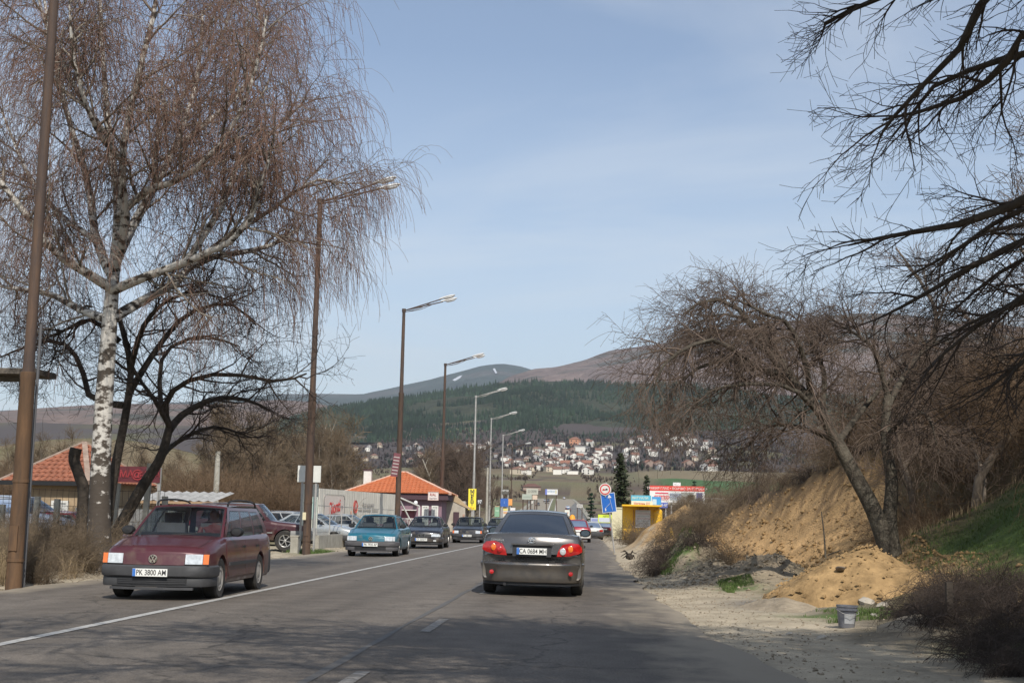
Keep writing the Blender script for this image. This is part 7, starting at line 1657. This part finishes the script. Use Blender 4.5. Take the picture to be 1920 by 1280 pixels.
# ---------------------------------------------------------------- village on the slope
M_hw = [pm('house_white', (.74, .71, .64), .85, var=.08, scale=.3), pm('house_cream', (.56, .48, .36), .85), pm('house_brown', (.30, .22, .18), .85), pm('house_orange', (.55, .26, .15), .85), pm('house_grey', (.38, .37, .36), .85)]
M_hr = [pm('roof_red', (.20, .105, .075), .9, var=.2, scale=.3), pm('roof_brown', (.15, .095, .075), .9, var=.2, scale=.3), pm('roof_grey', (.34, .33, .32), .8), pm('roof_orange', (.27, .125, .08), .85)]
def hproto(wi, ri, w_, d_, h_, rh, kind):
    root = empty('village_house', (0, 0, 0))
    m = MB(); m.box((0, 0, h_ / 2 - 2), (w_, d_, h_ + 4)); 
    if kind == 'gable': m.add([(-w_ / 2, -d_ / 2, h_), (w_ / 2, -d_ / 2, h_), (0, -d_ / 2, h_ + rh), (-w_ / 2, d_ / 2, h_), (w_ / 2, d_ / 2, h_), (0, d_ / 2, h_ + rh)], [(0, 1, 2), (3, 5, 4)])
    m.build('wall', M_hw[wi], root)
    m = MB(); o = .6
    if kind == 'gable':
        for s in (-1, 1): m.add([(0, -d_ / 2 - o, h_ + rh + .15), (s * (w_ / 2 + o), -d_ / 2 - o, h_ - .35), (s * (w_ / 2 + o), d_ / 2 + o, h_ - .35), (0, d_ / 2 + o, h_ + rh + .15), (0, -d_ / 2 - o, h_ + rh - .1), (s * (w_ / 2 + o), -d_ / 2 - o, h_ - .6)], [(0, 1, 2, 3) if s > 0 else (3, 2, 1, 0), (0, 4, 5, 1)])
    elif kind == 'hip': hip(m, -w_ / 2, w_ / 2, -d_ / 2, d_ / 2, h_ - .05, h_ + rh, w_ * .3, o)
    else: m.box((0, 0, h_ + .2), (w_ + .8, d_ + .8, .4))
    m.build('roof', M_hr[ri], root)
    if h_ > 5:
        for fx in (-.28, .28):
            for fz in ((.28, .72) if h_ > 5.5 else (.5,)):
                m = MB(); m.box((fx * w_, -d_ / 2 - .05, fz * h_), (1.5, .2, 1.5)); m.build('window', M_in, root)
    return root
protos = [hproto(0, 0, 11, 9, 6, 3, 'gable'), hproto(0, 1, 12, 9, 6.5, 2.6, 'hip'), hproto(1, 0, 10, 10, 5.6, 2.6, 'hip'), hproto(2, 3, 12, 9, 4.5, 3, 'gable'), hproto(0, 2, 15, 8, 4.6, 1, 'flat'), hproto(4, 1, 9, 8, 6, 2.5, 'gable'), hproto(3, 3, 11, 10, 8, 2.5, 'hip')]
names = ['white gabled house with red roof', 'white house with brown hipped roof', 'cream house with red hipped roof', 'brown house with orange roof', 'long white building with flat grey roof', 'grey narrow gabled house', 'orange three storey house']
fr = [True] * 7
def village(px, py, k, where, sc=1.0, grp='houses of the hillside village'):
    # walk down the ray until it meets the ground
    d = ray(px, py); lo, hi = 900.0, 4200.0; Yv = None; prev = None
    for Yt in np.arange(1250, 3300, 12):
        p = np.array([0, 0, HC]) + d * (Yt / d[1])
        if p[2] < float(gz(p[0], Yt)): Yv = Yt; break
    if Yv is None: Yv = 2560; p = np.array([0, 0, HC]) + d * (Yv / d[1])
    o = protos[k] if fr[k] else copy_tree(protos[k]); fr[k] = False
    o.location = (p[0], Yv, gzs(p[0], Yv) - .3); o.rotation_euler = (0, 0, r.choice([0, .3, -.3, 1.57, 1.2]) + r.normal() * .1); o.scale = (sc,) * 3
    o['label'] = names[k] + ' ' + where; o['category'] = 'house'; o['group'] = grp; return o
W1 = 'in the dense village core'
rv = np.random.default_rng(19)
for i in range(120):      # dense core
    px = rv.normal(1065, 62); py = 862 + rv.normal() * 16 - (px - 1060) * .05
    if not (940 < px < 1240 and 828 < py < 893): continue
    village(px, py, int(rv.choice([0, 0, 0, 1, 1, 2, 3, 4, 5])), W1, rv.uniform(.75, 1.2))
for i in range(34):      # right part
    village(rv.uniform(1180, 1345), rv.choice([rv.uniform(818, 838), rv.uniform(840, 885)]), int(rv.choice([0, 0, 1, 2, 5])), 'on the right part of the village slope', rv.uniform(.8, 1.2))
for i in range(30):      # left strip
    village(rv.uniform(665, 960), rv.uniform(832, 850) if i % 3 else rv.uniform(850, 870), int(rv.choice([0, 1, 2, 5, 2])), 'in the row left of the village core', rv.uniform(.7, 1.0))
for px, py in ((1216, 876), (1235, 876), (1290, 876), (1330, 874), (1100, 876), (1135, 874), (1060, 876)):
    village(px, py, 3, 'along the lower edge of the village', 1.3)
village(1078, 836, 6, 'standing out above the village core', 1.5)
village(1092, 848, 4, 'widest white roof in the village centre', 2.0)
village(1190, 862, 0, 'standing alone beside the tall spruce top', 1.3)
for px, py in ((1270, 836), (1262, 828), (1300, 830)): village(px, py, 1, 'on the upper right terrace of the village', 1.35)
# bare trees massed between the houses
def twigcloud(name, pts, hts, mat, label, seed, m_=26, wd=.5):
    r_ = np.random.default_rng(seed); n = len(pts); P_ = np.repeat(pts, m_, 0); H_ = np.repeat(hts, m_)[:, None]
    a = r_.uniform(0, 6.28, len(P_)); el = r_.uniform(.15, 1.5, len(P_)); dirv = np.stack([np.cos(a) * np.cos(el), np.sin(a) * np.cos(el), np.sin(el)], 1)
    c0 = P_ + np.array([0, 0, 1]) * H_ * r_.uniform(0.02, .45, (len(P_), 1)); e = c0 + dirv * H_ * r_.uniform(.3, .6, (len(P_), 1)); s_ = np.stack([-np.sin(a), np.cos(a), 0 * a], 1) * H_ * wd * .05
    V_ = np.stack([c0 - s_, c0 + s_, e], 1).reshape(-1, 3); Ft = np.arange(len(P_) * 3).reshape(-1, 3)
    o = link(name, np_mesh(name, V_, Ft, mat)); return tag(o, label, kind='stuff')
n = 3900; X_ = rv.uniform(-420, 420, n); Y_ = rv.uniform(1640, 2750, n); k = np.stack([X_, Y_, gz(X_, Y_)], 1)
twigcloud('village_trees', k, rv.uniform(5, 12, n), pm('village_twigs', (.105, .08, .072), .9, var=.3, scale=.02), 'grey brown bare trees massed between the village houses', 3, wd=1.6)
n = 5000; X_ = rv.uniform(-330, 330, n); Y_ = rv.uniform(420, 1640, n); kp = (fbm(X_ / 70 + 2, Y_ / 28, 3) > .02) & (np.abs(X_ - coff(Y_) + 4) > 24); kp &= ~((X_ > 40) & (Y_ > 1000)); X_, Y_ = X_[kp], Y_[kp]; k = np.stack([X_, Y_, gz(X_, Y_)], 1)
twigcloud('valley_scrub', k, rv.uniform(2, 6, len(X_)), pm('valley_twigs', (.125, .092, .065), .9, var=.3, scale=.02), 'brown scrub patches on the valley fields', 4, wd=1.8)
n = 260; X_ = rv.uniform(-350, 380, n); Y_ = rv.uniform(1700, 2700, n); k = np.stack([X_, Y_, gz(X_, Y_)], 1)
twigcloud('village_evergreens', k, rv.uniform(6, 12, n), pm('evergreen_far', (.03, .05, .028), .9), 'dark evergreens dotted among the village houses', 5, m_=40, wd=2.5)
# barn beside the far road
P = at(996, 915, 1060); b_ = empty('barn', (P[0], 1060, gzs(P[0], 1060)), .2, 'low barn with a wide dark red roof left of the far road', 'barn')
m = MB(); m.box((0, 0, 1.5), (14, 8, 3)); m.build('wall', M_hw[2], b_); m = MB(); hip(m, -7, 7, -4, 4, 3.0, 5.6, 4, .8); m.build('roof', pm('barn_roof', (.13, .065, .05), .85, var=.2), b_)

# ---------------------------------------------------------------- haze
m = MB(); m.box((0, 7050, 777), (27600, 14500, 1645)); hz = m.build('haze', [], None)
hm = bpy.data.materials.new('haze_air'); hm.use_nodes = True; nt = hm.node_tree; nt.nodes.remove(nt.nodes['Principled BSDF'])
pv = nt.nodes.new('ShaderNodeVolumePrincipled'); pv.inputs['Color'].default_value = (.80, .90, 1.0, 1); pv.inputs['Density'].default_value = HAZE; pv.inputs['Anisotropy'].default_value = .2
nt.links.new(pv.outputs[0], nt.nodes['Material Output'].inputs['Volume']); hz.data.materials.append(hm); tag(hz, kind='stuff')
hz.display_type = 'WIRE'

# say by place what nothing else tells apart, for small sets
ORD = ['first', 'second', 'third', 'fourth', 'fifth', 'sixth', 'seventh', 'eighth', 'ninth', 'tenth', 'eleventh', 'twelfth']
bpy.context.view_layer.update()
sets = {}
for o in SC.objects:
    if o.parent is None and o.get('label') and o.get('category'): sets.setdefault(o['label'], []).append(o)
CI = np.linalg.inv(C3)
def scx(o):
    q = CI @ (np.array(o.location) - np.array([0, 0, HC])); return 960 - F * q[0] / q[2] if q[2] < -.1 else -9999
for lb, ol in sets.items():
    if 2 <= len(ol) <= 12:
        ol.sort(key=scx)
        for i, o in enumerate(ol):
            t = ('leftmost' if i == 0 else 'rightmost' if i == len(ol) - 1 else ORD[i] + ' from left')
            if len((lb + ' ' + t).split()) <= 15: o['label'] = lb + ', ' + t
# lettering becomes plain mesh
bpy.context.view_layer.update()
dg = bpy.context.evaluated_depsgraph_get()
for o in [o for o in list(SC.objects) if o.type == 'FONT']:
    me = bpy.data.meshes.new_from_object(o.evaluated_get(dg)); nm = o.name; par = o.parent; ml = o.matrix_local.copy()
    bpy.data.objects.remove(o); me.name = nm.split('.')[0]; q = link(nm.split('.')[0], me, par); q.matrix_local = ml
